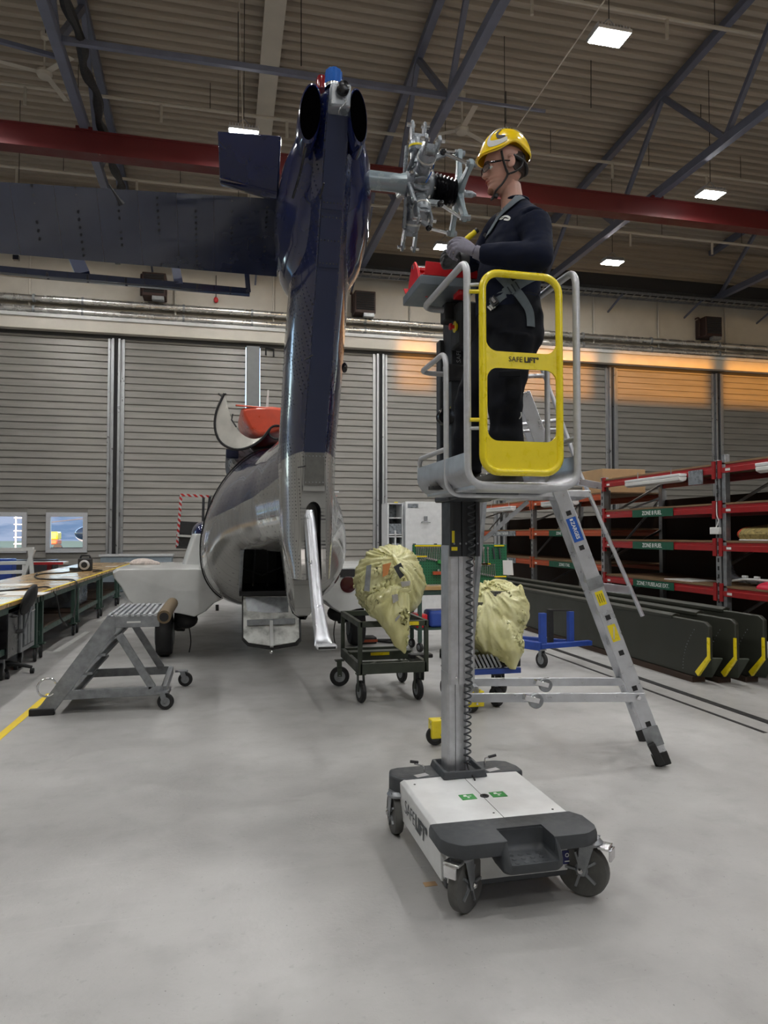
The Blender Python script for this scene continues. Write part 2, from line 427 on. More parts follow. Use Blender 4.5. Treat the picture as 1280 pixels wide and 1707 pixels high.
    M['grass'] = mat('airfield_grass', (.09,.11,.045), .9, 0, .2, .2)
    q = N('hillside'); nz = q.noise(.06, 8); q.link(q.mix(q.ramp(nz, .4, .6), (.035,.075,.12), (.13,.16,.19)), q.b.inputs['Base Color']); q.b.inputs['Roughness'].default_value = 1; M['hill'] = q.m  # distance haze is put into the hill colour as blue
    # red/white chequered door seal
    q = N('red_white_edge'); x, y, z = q.sep(); s = q.math('FRACT', q.math('MULTIPLY', q.math('ADD', x, z), 9)); q.link(q.mix(q.ramp(s, .48, .52), (.45,.01,.01), (.5,.5,.5)), q.b.inputs['Base Color']); M['rwedge'] = q.m
    q = N('soot_hatch_lining'); nz = q.noise(9, 5); q.link(q.mix(q.ramp(nz, .45, .75), (.62,.63,.60), (.20,.20,.19)), q.b.inputs['Base Color']); M['lining'] = q.m
mk_special()

# ================================================================== HANGAR SHELL
WY = 21.95            # plane of the shutter doors
XL, XR, YB = -13.0, 22.0, -14.0
def roofz(y): return 13.62 - .0864 * y
struct('floor', MB().bx(XL-.3, XR+.3, YB-.3, WY+.4, -.2, 0), M['floor'])
# ribbed roof sheet, ribs parallel to the shutter wall
prof = []; y = YB
while y < WY + .3:
    for dy, dz in ((0, 0), (.11, 0), (.145, .085), (.23, .085), (.262, 0)): prof.append((y + dy, roofz(y + dy) + .12 + dz))
    y += .265
mb = MB(); n = len(prof)
mb.v = [V(XL-.3, a, b) for a, b in prof] + [V(XR+.3, a, b) for a, b in prof]
mb.f = [[i, i+1, n+i+1, n+i] for i in range(n-1)]
struct('ceiling', mb, M['roof'], smooth=0)
struct('trim_1', MB().loft([[V(x, YB, 13.9+1.2), V(x, WY+.4, 11.75+.5), V(x, WY+.4, 11.95+.5), V(x, YB, 14.1+1.2)] for x in (XL-.3, XR+.3)]), M['roof'])
# side walls and the wall behind the camera, with the glazed band the evening sun comes through
struct('wall_left', MB().bx(XL-.3, XL, YB, WY+.4, 0, 15), M['cream'])
struct('wall_right', MB().bx(XR, XR+.3, YB, WY+.4, 0, 15), M['cream'])
mb = MB(); mb.bx(XL, XR, YB-.3, YB, 0, 8.25); mb.bx(XL, XR, YB-.3, YB, 9.75, 15.3)
xs = [XL, 1.6, 2.6, 2.9, 3.3, 3.7, 8.6, 9.15, 13.2, 14.2, 17.4, 18.2, XR]
for a, b in ((XL, 1.9), (3.1, 3.55), (4.5, 4.95), (8.75, 9.5), (13.3, 13.9), (16.1, 17.3), (19.2, XR)): mb.bx(a, b, YB-.3, YB, 8.25, 9.75)
struct('wall_rear', mb, M['cream'])

# shutter wall: upper cladding, lintel, doors, tracks
mb = MB(); mb.bx(XL, XR, WY-.02, WY+.3, 7.42, 10.3)
struct('wall_front', mb, M['cream'])
mb = MB(); mb.bx(XL, XR, WY-.30, WY+.0, 7.46, 7.86)
struct('trim_2', mb, M['cream'], bevel=.01)
struct('trim_3', MB().bx(XL, XR, WY-.36, WY-.26, 7.80, 7.90), M['sponson'])
struct('trim_4', MB().bx(XL, XR, WY-.05, WY+.05, 7.36, 7.46), M['black'])
mb = MB()                                     # upper gable sheet above the cladding
z = 10.3
ring = []
while z < 12.3:
    for dz, dy in ((0, 0), (.1, 0), (.13, .05), (.2, .05), (.23, 0)): ring.append((z+dz, WY+dy))
    z += .23
mb.v = [V(XL, b, a) for a, b in ring] + [V(XR, b, a) for a, b in ring]; k = len(ring)
mb.f = [[i, i+1, k+i+1, k+i] for i in range(k-1)]
struct('wall_gable', mb, M['roof'], smooth=0)
for i, x in enumerate((4.6, 9.0, 13.1, 17.3)):
    pass
posts = [-11.1, -7.05, -3.0, .945, 4.93, 9.0, 13.1, 17.3, 21.3]
wins = [(-7.02+.95, 0), (-5.08, 0)]
def shutter(x0, x1, holes):
    z, lap = 0.12, .205; mb = MB()
    while z < 7.36:
        segs = [(x0, x1)]
        for (hx0, hx1, hz0, hz1) in holes:
            if z + lap > hz0 and z < hz1:
                ns = []
                for a, b in segs:
                    if hx0 > a: ns.append((a, min(b, hx0)))
                    if hx1 < b: ns.append((max(a, hx1), b))
                segs = [q for q in ns if q[1]-q[0] > .02]
        for a, b in segs:
            pr = [(WY+.06, z), (WY-.028, z+.004), (WY-.030, z+.020), (WY+.002, z+lap-.012), (WY+.012, z+lap), (WY+.06, z+lap)]
            mb.loft([[V(a, p, q) for p, q in pr], [V(b, p, q) for p, q in pr]])
        z += lap
    return mb
wz0, wz1 = 1.10, 2.25
w1 = (ony(77, 890, WY).x + .0, ony(146, 890, WY).x); w2 = (ony(-24, 890, WY).x, ony(45, 890, WY).x)
holes = [(w1[0], w1[1], wz0, wz1), (w2[0], w2[1], wz0, wz1)]
for i in range(len(posts)-1):
    a, b = posts[i]+.22, posts[i+1]-.22
    hs = [h for h in holes if h[0] > posts[i]-.1 and h[1] < posts[i+1]+.1]
    d = struct('door_%d' % (i+1), shutter(a, b, hs), M['shutter'], smooth=0)
    for h in hs:
        part('window_surround', MB().bx(h[0]-.01, h[1]+.01, WY+.0, WY+.05, h[2]-.26, h[2]+.02).bx(h[0]-.01, h[1]+.01, WY+.0, WY+.05, h[3]-.02, h[3]+.26), M['shutter'], d)
    part('bottom_rail', MB().bx(a, b, WY-.04, WY+.07, .02, .14), M['doorpost'], d)
for i, x in enumerate(posts[1:-1]):
    t = MB()
    if abs(x-.945) < .01: t.bx(x-.20, x+.20, WY-.14, WY+.06, 0, 7.36)
    else:
        t.bx(x-.235, x-.165, WY-.05, WY+.06, 0, 7.36); t.bx(x+.165, x+.235, WY-.05, WY+.06, 0, 7.36)
        t.bx(x-.12, x-.055, WY-.12, WY+.06, 0, 7.36); t.bx(x+.055, x+.12, WY-.12, WY+.06, 0, 7.36)
        t.bx(x-.17, x-.11, WY, WY+.06, 0, 7.36); t.bx(x+.11, x+.17, WY, WY+.06, 0, 7.36)
    o = struct('trim_%d' % (i+5), t, M['greypost'] if abs(x-.945) < .01 else M['doorpost'], bevel=.004)
    if abs(x-.945) > .01: part('rubber_seal', MB().bx(x-.055, x+.055, WY-.02, WY+.05, 0, 7.36), M['black'], o)
for i, (a, b) in enumerate((w1, w2)):
    fr = MB(); t = .12
    fr.bx(a, b, WY-.07, WY+.08, wz0, wz0+t); fr.bx(a, b, WY-.07, WY+.08, wz1-t, wz1)
    fr.bx(a, a+t, WY-.07, WY+.08, wz0+t, wz1-t); fr.bx(b-t, b, WY-.07, WY+.08, wz0+t, wz1-t)
    o = struct('window_%d' % (i+1), fr, M['tubegrey'])
    part('pane', MB().bx(a+t, b-t, WY+.01, WY+.02, wz0+t, wz1-t), M['glass'], o)
    sp_ = MB().bx(a+t, b-t, WY+.03, WY+.05, wz0+t, wz0+t+.03); part('sill_bead', sp_, M['doorpost'], o)

# outside
single('apron', MB().bx(-90, 60, WY+.6, 150, -.3, -.05), M['apron'], 'blue-grey wet airfield apron seen through the two shutter windows', 'ground')['kind'] = 'structure'
single('airfield_grass', MB().bx(-160, 60, 75, 190, -.3, .02), M['grass'], 'strip of airfield grass beyond the apron outside the windows', 'grass')['kind'] = 'stuff'
mb = MB(); rows = []
for j, yy in enumerate((190, 230, 300, 420)):
    rows.append([V(xx, yy, (0, 9, 26, 30)[j] + 5*noise.noise(V(xx*.02, j, 3)) * (j > 0)) for xx in range(-330, 140, 12)])
mb.loft(rows, cap=False, closed=False)
o = single('hillside', mb, M['hill'], 'hazy wooded hillside on the far side of the airfield', 'hill'); o['kind'] = 'structure'
p = at(104, 884, 70)
t = thing('airport_truck', 'orange airport vehicle parked on the apron, seen through the right-hand shutter window', 'vehicle', (p.x-.9, p.y, -.05))
mb = MB().box((p.x-1, p.y, .9), (1.5, 2, .5)); part('chassis_body', mb, M['orange'], t, bevel=.1)
part('cab', MB().box((p.x-.6, p.y, 1.5), (.7, 1.8, .8)), M['helmet'], t, bevel=.12)
for dx in (-1.9, -.2): part('wheel', MB().cyl((p.x+dx, p.y-1.05, .35), (p.x+dx, p.y-.75, .35), .4), M['black'], t)
p = at(137, 886, 62)
t = thing('parked_helicopter', 'white helicopter nose and rotor on the apron, seen through the right-hand shutter window', 'helicopter', (p.x+1, p.y, -.05))
mb = MB().ell((p.x+2.0, p.y, 1.6), (2.6, 1.0, 1.0)); part('fuselage', mb, M['white'], t)
part('cockpit_glass', MB().ell((p.x+.9, p.y-.15, 1.7), (1.5, .92, .72)), M['tint'], t)
part('rotor_blade', MB().beam((p.x-3.2, p.y, 2.6), (p.x+2.2, p.y, 3.25), .4, .05), M['dark'], t)
part('rotor_mast', MB().cyl((p.x+2.2, p.y, 2.4), (p.x+2.2, p.y, 3.3), .12), M['dark'], t)
for dx in (1.2, 3.4): part('skid_leg', MB().cyl((p.x+dx, p.y, -.05), (p.x+dx, p.y, 1.0), .07), M['dark'], t)
p = at(36, 886, 55)
t = thing('glazed_mast', 'pale lattice mast on the apron, seen through the left-hand shutter window', 'mast', (p.x, p.y, -.05))
mb = MB()
for k in range(6): mb.box((p.x, p.y, .4+k*.5), (.9, .9, .08))
for dx in (-.4, .4): mb.bx(p.x+dx-.05, p.x+dx+.05, p.y-.05, p.y+.05, -.05, 3.0)
part('lattice', mb, M['white'], t)

# ------------------------------------------------------------------ roof steel
TX = [-9.1, -2.76, 4.24, 10.4, 17.05]; LZ = 9.98
names_t = ['leftmost roof truss', 'roof truss with the black hose along it, left of the tail fin', 'roof truss passing behind the rotor hub', 'roof truss crossing above and right of the yellow helmet', 'roof truss in the far upper right corner']
for i, x in enumerate(TX):
    t = thing('roof_truss', 'blue-grey steel ' + names_t[i], 'truss', (x, 0, LZ), group='roof trusses')
    y0, y1 = -6.0, WY-.1
    part('lower_chord', MB().beam((x, y0, LZ), (x, y1, LZ), .17, .20), M['truss'], t, bevel=.01)
    part('upper_chord', MB().beam((x, y0, roofz(y0)-.06), (x, y1, roofz(y1)-.06), .17, .18), M['truss'], t, bevel=.01)
    yy = 21.4; k = 0
    while yy > -3:
        h = roofz(yy) - LZ; step = 2.15
        a = V(x, yy, LZ+.05); b = V(x, yy-step, roofz(yy-step)-.1); c = V(x, yy-2*step, LZ+.05)
        part('web_strut', MB().beam(a, b, .10, .10), M['truss'], t); part('web_strut', MB().beam(b, c, .10, .12), M['truss'], t)
        yy -= 2*step
# crane rail
cb = thing('crane_beam', 'long dark red crane beam hung under the roof trusses', 'crane beam', (4.5, 15.4, 9.4))
mb = MB(); mb.bx(XL+.05, XR-.05, 15.23, 15.57, 9.41, 9.45); mb.bx(XL+.05, XR-.05, 15.23, 15.57, 9.84, 9.88); mb.bx(XL+.05, XR-.05, 15.37, 15.43, 9.45, 9.84)
mb.bx(XL+.05, XR-.05, 15.245, 15.26, 9.43, 9.86)
part('i_beam', mb, M['crane'], cb)
for x in TX: part('hanger_clamp', MB().bx(x-.16, x+.16, 15.2, 15.6, 9.86, 9.93), M['crane'], cb)
part('hook_eye', MB().tube([onz(166, 256, 9.4)+V(.03*math.cos(a), 0, .03*math.sin(a)-.03) for a in [k*.7 for k in range(9)]], .01, 6, closed=True), M['crane'], cb)
# tie bars along X between trusses
single('tie_bar', MB().beam((-2.76, 12.7, LZ+.02), (4.24, 12.7, LZ+.02), .09, .10), M['truss'], 'thin blue-grey tie bar crossing above the tail fin from truss to truss', 'tie bar')
single('tie_bar', MB().beam(at(-60, 52, 11.6), (-2.76, 13.2, LZ+.02), .07, .07), M['truss'], 'thin slanting tie bar at the upper left, passing below the ceiling fan', 'tie bar')
single('tie_bar', MB().beam((4.24, 12.7, LZ), (6.2, 12.7, LZ), .05, .05), M['truss'], 'short stub of tie bar right of the truss behind the rotor hub', 'tie bar')
# beige service duct along Y
t = thing('roof_purlin', 'tall cream steel rafter running back above the tail fin', 'rafter', (1.03, 12, 12))
mb = MB().beam((1.0, -4, roofz(-4)-.25), (1.0, WY-.2, roofz(WY-.2)-.25), .42, .06); mb.beam((.86, -4, roofz(-4)-.05), (.86, WY-.2, roofz(WY-.2)-.05), .10, .42)
part('web', mb, M['cream'], t)
# black hose tied to the truss
pts = []; yy = -1.0; k = 0
while yy < 20.5:
    pts.append(V(-2.42 + .05*math.sin(k*1.7), yy, LZ+.10 + .04*math.cos(k*1.3))); yy += .45; k += 1
single('air_hose', MB().tube(smoothpath(pts, 3), [.085 + .02*math.sin(q*1.1) for q in range((len(pts)-1)*3+1)], 8), M['black'], 'lumpy black air hose strapped along the left roof truss', 'hose')
# dark beam above the cable tray at the head of the shutter wall
struct('trim_20', MB().bx(XL, XR, WY-.5, WY-.2, 10.02, 10.36), M['darkbox'])
struct('trim_21', MB().bx(XL, XR, WY-.35, WY-.02, 10.36, 10.5), M['darkbox'])
# sprinkler pipes
for j, (yy, zz, lab) in enumerate(((12.2, 11.9, 'cream sprinkler pipe crossing the roof behind the yellow helmet'), (19.4, 10.95, 'cream sprinkler pipe low across the far end of the roof'), (16.9, 11.6, 'cream sprinkler pipe just beyond the red crane beam'))):
    t = thing('sprinkler_pipe', lab, 'pipe', (0, yy, zz), group='sprinkler pipes')
    part('main', MB().cyl((XL, yy, zz), (XR, yy, zz), .04, 8), M['cream'], t)
    for k in range(12):
        x = XL + 1.3 + k*2.9 + j*.8
        part('dropper', MB().cyl((x, yy, zz), (x, yy, zz-.42), .035, 8), M['cream'], t)
        part('hanger_rod', MB().cyl((x+1.1, yy, zz), (x+1.1, yy, roofz(yy)+.1), .008, 5), M['black'], t)
# thin cables and rods
def wire(name, a, b, r, m, label, cat='cable'):
    return single(name, MB().cyl(a, b, r, 6), m, label, cat)
wire('guy_wire', at(1008, 0, 10.5), at(862, 212, 13.5), .012, M['cream'], 'thin stay wire slanting down behind the yellow helmet')
wire('hanging_rod', at(405, 215, 13.6), at(398, -20, 13.6), .012, M['cream'], 'knotted white lamp cord hanging above the blue fairing flap')
for k, (x, y0_, y1_, Z, lb) in enumerate(((397, -20, 212, 14.4, 'beside the white lamp cord'), (502, -10, 110, 13.2, 'above the tail beacon'), (76, -20, 55, 13.0, 'at the upper left beside the fan'), (843, 128, 206, 17.0, 'directly above the yellow helmet'), (985, 8, 180, 16.0, 'left of the nearest ceiling lamp'), (1168, 40, 206, 17.5, 'in front of the right roof truss'))):
    wire('hanging_rod', at(x, y0_, Z), at(x, y1_, Z), .010, M['black'], 'thin black rod hanging from the roof ' + lb, 'rod')

# ------------------------------------------------------------------ high-bay lamps
def lamp(x, y, z, label):
    t = thing('high_bay_lamp', label, 'ceiling lamp', (x, y, z), group='high-bay lamps')
    part('housing', MB().bx(-.30, .30, -.19, .19, .0, .06), M['tubegrey'], t, local=True, bevel=.01)
    fb = MB()
    for k in range(11): fb.bx(-.27+k*.054-.008, -.27+k*.054+.008, -.16, .16, .06, .12)
    part('heat_sink', fb, M['tubegrey'], t, local=True)
    part('diffuser', MB().bx(-.27, .27, -.165, .165, -.012, .0), M['lampglow'], t, local=True)
    part('bracket', MB().tube([V(-.25,0,.06), V(-.02,0,.30), V(.02,0,.30), V(.25,0,.06)], .01, 6), M['galv'], t, local=True)
    part('cord', MB().cyl((0,0,.3), (0,0, roofz(y)-z+.12), .008, 5), M['black'], t, local=True)
    return t
def lz(y): return 9.55
L0 = lamp(6.0, 10.0, lz(10), 'nearest lit high-bay lamp, at the top right of the picture')
seen = {(11.1, 14.2): 'lit high-bay lamp below the red crane beam at the right edge', (11.1, 18.45): 'lit high-bay lamp far back, right of the worker and lowest on the right',
        (.4, 14.1): 'lit high-bay lamp glinting just above the blue fairing flap', (6.0, 18.5): 'lit high-bay lamp far back beside the worker gloves', (-4.8, 14.3): 'lit high-bay lamp cut off by the left edge of the picture',
        (6.0, 14.25): 'lit high-bay lamp hidden behind the yellow helmet', (.4, 18.45): 'lit high-bay lamp hidden behind the horizontal stabiliser'}
for x in (-4.8, .4, 6.0, 11.1):
    for y in (-3.0, 1.5, 5.8, 10.0, 14.2, 18.45):
        if (x, y) == (6.0, 10.0): continue
        key = min(seen, key=lambda q: abs(q[0]-x)+abs(q[1]-y))
        if abs(key[0]-x)+abs(key[1]-y) < .3: dup(L0, (key[0], key[1], lz(y)), 0, seen[key])
        else: dup(L0, (x, y, lz(y)), 0, 'lit high-bay lamp outside the picture, hung from the roof')

# ------------------------------------------------------------------ ceiling fans
def fan(p, rz, label):
    t = thing('ceiling_fan', label, 'fan', p, rz, group='ceiling fans')
    part('motor', MB().lathe((0,0,0), (0,0,1), [(.03,-.09),(.13,-.08),(.16,-.02),(.15,.04),(.06,.09),(.03,.12)]), M['cream'], t, local=True)
    part('down_rod', MB().cyl((0,0,.1), (0,0,.75), .022, 8), M['cream'], t, local=True)
    part('canopy', MB().lathe((0,0,.7), (0,0,1), [(.03,0),(.08,.05),(.09,.16)]), M['cream'], t, local=True)
    for k in range(3):
        a = k*2*math.pi/3; d = V(math.cos(a), math.sin(a), 0)
        part('blade', MB().beam(d*.14, d*.95 + V(0,0,-.01), .13, .012), M['cream'], t, local=True, bevel=.004)
    return t
f0 = fan(at(770, 216, 16.0), .5, 'cream three-blade ceiling fan left of the yellow helmet')
dup(f0, at(74, 122, 14.6), 1.3, 'cream three-blade ceiling fan at the upper left corner')

# ------------------------------------------------------------------ things on the shutter wall
for k, (zz, rr, lab) in enumerate(((8.34, .095, 'upper foil-lagged pipe along the wall over the shutters'), (8.02, .10, 'lower foil-lagged pipe along the wall over the shutters'))):
    t = thing('lagged_pipe', lab, 'pipe', (0, WY-.25, zz), group='foil-lagged pipes')
    pts = [V(XL+.1+i*.6, WY-.25, zz) for i in range(58)]
    part('lagging', MB().tube(pts, [rr*(1+.05*math.sin(i*2.3)) for i in range(58)], 12), M['foil'], t)
    for x in (-9, -5.2, -3.9, -1.1, .9, 2.2, 4.4, 7, 9.3, 11.9, 14.5, 17.2): part('pipe_clip', MB().cyl((x-.03, WY-.25, zz), (x+.03, WY-.25, zz), rr+.025, 12), M['galv'], t)
for k, x in enumerate((-5.35, -1.35, 1.55, 2.05, 5.9, 8.6, 12.4, 14.9, 17.6)):
    single('conduit', MB().cyl((x, WY-.12, 7.9), (x, WY-.12, 9.9), .03, 8), M['cream'], 'thin cream conduit rising over the foil pipes, number of it uncertain' if False else 'thin vertical cream conduit on the wall over the shutters', 'conduit', group='vertical conduits over the shutters')
def heater(p, label):
    t = thing('unit_heater', label, 'heater', p, group='unit heaters')
    part('casing', MB().bx(-.33, .33, -.28, .28, -.36, .33), M['brown'], t, local=True, bevel=.02)
    lv = MB()
    for k in range(8): lv.box((0, -.29, -.24+k*.07), (.56, .03, .05), M=Matrix.Rotation(.6, 3, 'X'))
    part('louvres', lv, M['black'], t, local=True)
    part('control_box', MB().bx(-.05, .28, -.3, -.1, -.47, -.36), M['galv'], t, local=True)
    part('flue', MB().tube(arc([V(-.38,0,-.3), V(-.38,0,.36), V(-.38,.2,.36)], .1), .03, 8), M['brown'], t, local=True)
    return t
h0 = heater(ony(258, 478, WY-.32), 'dark brown wall heater under the horizontal stabiliser, on the wall over the shutters')
dup(h0, ony(606, 507, WY-.32), 0, 'dark brown wall heater just right of the tail fin, on the wall over the shutters')
dup(h0, ony(1181, 547, WY-.32), 0, 'dark brown wall heater at the far right, on the wall over the shutters')
# cable tray (ladder rack) high on the wall
t = thing('cable_tray', 'grey ladder cable tray running high along the shutter wall', 'cable tray', (8, WY-.6, 9.7))
part('side_rail', MB().bx(-2.5, XR-.02, WY-.95, WY-.92, 9.66, 9.74), M['galv'], t); part('side_rail', MB().bx(-2.5, XR-.02, WY-.42, WY-.39, 9.66, 9.74), M['galv'], t)
mb = MB(); x = -2.4
while x < XR-.1: mb.bx(x, x+.03, WY-.92, WY-.42, 9.67, 9.69); x += .3
part('rung_mesh', mb, M['galv'], t)
for x in (-2, 1.0, 4, 7, 10, 13, 16, 19): part('bracket', MB().beam((x, WY-.95, 9.62), (x, WY, 9.30), .05, .05), M['truss'], t)
part('cables', MB().cyl((-2.5, WY-.7, 9.74), (XR-.02, WY-.7, 9.74), .04, 8), M['black'], t)
wire('conduit_run', (5, WY-.1, 9.98), (XR-.02, WY-.1, 9.98), .03, M['galv'], 'thin horizontal conduit above the ladder cable tray', 'conduit')
t = thing('pull_switch', 'small red pull switch hanging beside the left heater on the wall', 'switch', ony(360, 497, WY-.09))
p = ony(360, 500, WY-.09); part('body', MB().ell(p, (.07, .06, .09), 12, 8), M['red'], t); part('cord', MB().cyl(p, p+V(0,0,.75), .012, 6), M['black'], t)
o = single('door_bracket', MB().tube([ony(443, 592, WY-.06), ony(443, 580, WY-.06), ony(456, 583, WY-.06), ony(456, 595, WY-.06)], .03, 6), M['black'], 'small black bracket at the head of the shutter beside the tail fin', 'bracket')
# grey-blue locker boxes at the foot of the shutters
p = ony(236, 945, WY-.5)
t = thing('storage_box', 'low blue-grey metal box against the shutter behind the sponson', 'box', (p.x, p.y, 0))
part('body', MB().bx(p.x-1.05, p.x+.85, WY-.95, WY-.25, 0.02, 1.0), mat('blue_grey_box_paint', (.22,.27,.31), .45), t, bevel=.02)
part('lid', MB().bx(p.x-1.09, p.x+.89, WY-.99, WY-.21, 1.0, 1.06), M['tubegrey'], t, bevel=.01)

# floor markings
a, b = onz(-40, 1262), onz(84, 1156)
d = (b-a).normalized(); n_ = V(-d.y, d.x, 0)*.035
mb = MB().loft([[a-n_, a+n_, a+n_+V(0,0,.002), a-n_+V(0,0,.002)], [b-n_, b+n_, b+n_+V(0,0,.002), b-n_+V(0,0,.002)]])
single('floor_tape', mb, M['floorline'], 'yellow line taped on the floor at the lower left, under the steps', 'floor marking')
def strip(name, p1, p2, w, m, label):
    a, b = onz(*p1), onz(*p2); d = (b-a).normalized(); n_ = V(-d.y, d.x, 0)*w/2; h = V(0,0,.0015)
    return single(name, MB().loft([[a-n_, a+n_, a+n_+h, a-n_+h], [b-n_, b+n_, b+n_+h, b-n_+h]]), m, label, 'floor marking')
strip('floor_mark', (92, 1087), (146, 1053), .09, M['whiteline'], 'worn white floor mark under the second workbench, nearer one')
strip('floor_mark', (78, 1087), (96, 1087), .09, M['whiteline'], 'short white end of the nearer worn floor mark')
strip('floor_mark', (163, 1036), (189, 1023), .09, M['whiteline'], 'worn white floor mark beside the third workbench, farther one')
for k, (x, wd) in enumerate(((4.62, .09), (4.35, .04))):
    single('floor_shadow_strip', MB().bx(x-wd/2, x+wd/2, 5.0, 14.0, -.01, .003), M['black'], 'thin dark strip painted as shadow on the floor beside the rotor blades, ' + ('nearer the blades' if k == 0 else 'nearer the step ladder'), 'floor groove')
o = single('paper_scrap', MB().bx(*(lambda q: (q.x-.03, q.x+.03, q.y-.02, q.y+.02))(onz(717, 1474)), 0, .002), M['card'], 'brown scrap of tape on the floor by the white lift base', 'scrap')

# ================================================================== HELICOPTER
HX = .65
heli = thing('helicopter', 'navy and grey helicopter seen from behind, tail fin towering up, tail rotor blades removed', 'helicopter', (HX, 9.5, 0))
def egg(y, zb, zt, hw, zc, nt_=1.75, nb=2.6, n=48, xc=HX):
    out = []
    for k in range(n):
        a = 2*math.pi*k/n; ca, sa = math.cos(a), math.sin(a); e = nt_ if sa > 0 else nb
        x = hw*math.copysign(abs(ca)**(2/e), ca); h = (zt-zc) if sa > 0 else (zc-zb)
        out.append(V(xc+x, y, zc + h*math.copysign(abs(sa)**(2/e), sa)))
    return out
HULL = [ # y, zbottom, ztop, halfwidth, zcentre
 (5.25, 1.62, 2.58, .17, 2.0), (5.7, 1.56, 2.56, .24, 2.0), (6.4, 1.50, 2.54, .34, 1.95), (7.1, 1.44, 2.53, .50, 1.85), (7.6, 1.34, 2.54, .62, 1.8),
 (7.95, 1.16, 2.57, .72, 1.7), (8.3, .90, 2.61, .81, 1.55), (8.7, .74, 2.66, .86, 1.5), (9.4, .67, 2.76, .89, 1.45), (12.8, .66, 2.88, .92, 1.45), (14.0, .70, 2.85, .90, 1.4),
 (14.9, .78, 2.55, .78, 1.4), (15.6, .9, 2.1, .55, 1.35), (16.1, 1.05, 1.7, .28, 1.3), (16.25, 1.2, 1.45, .08, 1.3)]
rings = []; y = 5.25
while y < 16.25: rings.append(egg(y, *lerp_tab(HULL, y))); y += .18
rings.append(egg(16.25, *HULL[-1][1:]))
hull = part('fuselage', MB().loft(rings), M['hull'], heli)
# rear hatch opening cut into the belly slope
oc = [at(403, 917, 8.3), at(474, 917, 8.15), at(474, 993, 8.35), at(401, 993, 8.45)]
hx0, hx1 = oc[3].x, oc[1].x+.02
cut(hull, MB().bx(hx0, hx1, 7.0, 9.6, .98, 1.47), M['darkbox'])
fr = MB()
part('hatch_sill', MB().bx(hx0-.03, hx1+.03, 8.02, 8.12, .94, .99), M['black'], heli)
part('interior_strut', MB().cyl((hx0+.16, 9.0, .98), (hx0+.18, 8.9, 1.45), .012, 8), M['galv'], heli)
part('interior_strut', MB().tube([V(hx0+.02, 8.7, 1.22), V(hx0+.25, 8.6, 1.13), V(hx1-.02, 8.7, 1.22)], .010, 6), M['galv'], heli)
part('interior_strut', MB().cyl((hx0+.34, 9.0, .98), (hx0+.33, 8.9, 1.45), .010, 8), M['galv'], heli)
for sx in (0, 1):
    xx = hx0-.02 if sx == 0 else hx1+.02
    part('hatch_frame', MB().beam((xx, 8.12, .98), (xx, 7.42, 1.48), .035, .05), M['galv'], heli, bevel=.006)
# lowered hatch door with its lining
a, b, c2, d2 = at(403, 992, 7.95), at(500, 992, 7.95), at(502, 1065, 7.60), at(403, 1065, 7.60)
e = at(452, 1080, 7.52)
poly = [a, b, c2, at(495, 1073, 7.57), e, at(412, 1074, 7.57), d2]
nrm = (b-a).cross(d2-a).normalized()
if nrm.y > 0: nrm = -nrm
hd = part('hatch_door', MB().prism(poly, -nrm*.05), M['black'], heli, bevel=.008)
cen = sum(poly, V(0,0,0))/len(poly)
part('hatch_lining', MB().prism([cen + (p-cen)*.94 + nrm*.006 for p in poly], nrm*.012), M['lining'], hd, bevel=.004)
part('hatch_upper_panel', MB().prism([at(409,997,7.90), at(481,997,7.90), at(481,1022,7.80), at(413,1024,7.80)], nrm*.02), M['galv'], hd)
part('hatch_rib', MB().beam(at(452, 1026, 7.72), at(453, 1078, 7.48), .035, .03), M['sponson'], hd)
part('hatch_rib', MB().beam(at(412, 1038, 7.68), at(492, 1035, 7.68), .03, .06), M['galv'], hd)
part('hatch_knob', MB().ell(at(452, 1087, 7.50), (.02, .02, .02), 10, 6), M['steel'], hd)
# belly lettering panel and small fittings
bp = MB(); 
part('belly_grille', MB().prism([at(428, 899, 6.9), at(478, 884, 6.55), at(494, 889, 6.4), at(445, 906, 6.8)], (0, 0, -.012)), M['letter'], heli)
part('belly_antenna', MB().cyl(at(362, 1008, 9.0), at(362, 1018, 9.0), .02, 8), M['black'], heli)
part('red_placard', MB().prism([at(357, 888, 9.02), at(361, 886, 8.98), at(359, 922, 9.02), at(355, 924, 9.06)], V(-.01,-.012, 0)), M['red'], heli)
part('red_placard', MB().prism([at(541, 878, 8.9), at(544, 878, 8.9), at(544, 915, 8.9), at(541, 915, 8.9)], V(0,-.012, 0)), M['redcover'], heli)
# side cover in orange-red with black strap
oc_ = at(395, 838, 8.1)
part('air_intake_cover', MB().ell(oc_+V(0, .1, 0), (.10, .14, .165), 16, 10), M['redcover'], heli)
part('cover_strap', MB().beam(oc_+V(.075,-.06,.14), oc_+V(.075,-.06,-.13), .012, .035), M['black'], heli)
part('pitot_probe', MB().tube([at(377, 817, 8.2), at(418, 820, 7.9)], .010, 6), M['sponson'], heli)
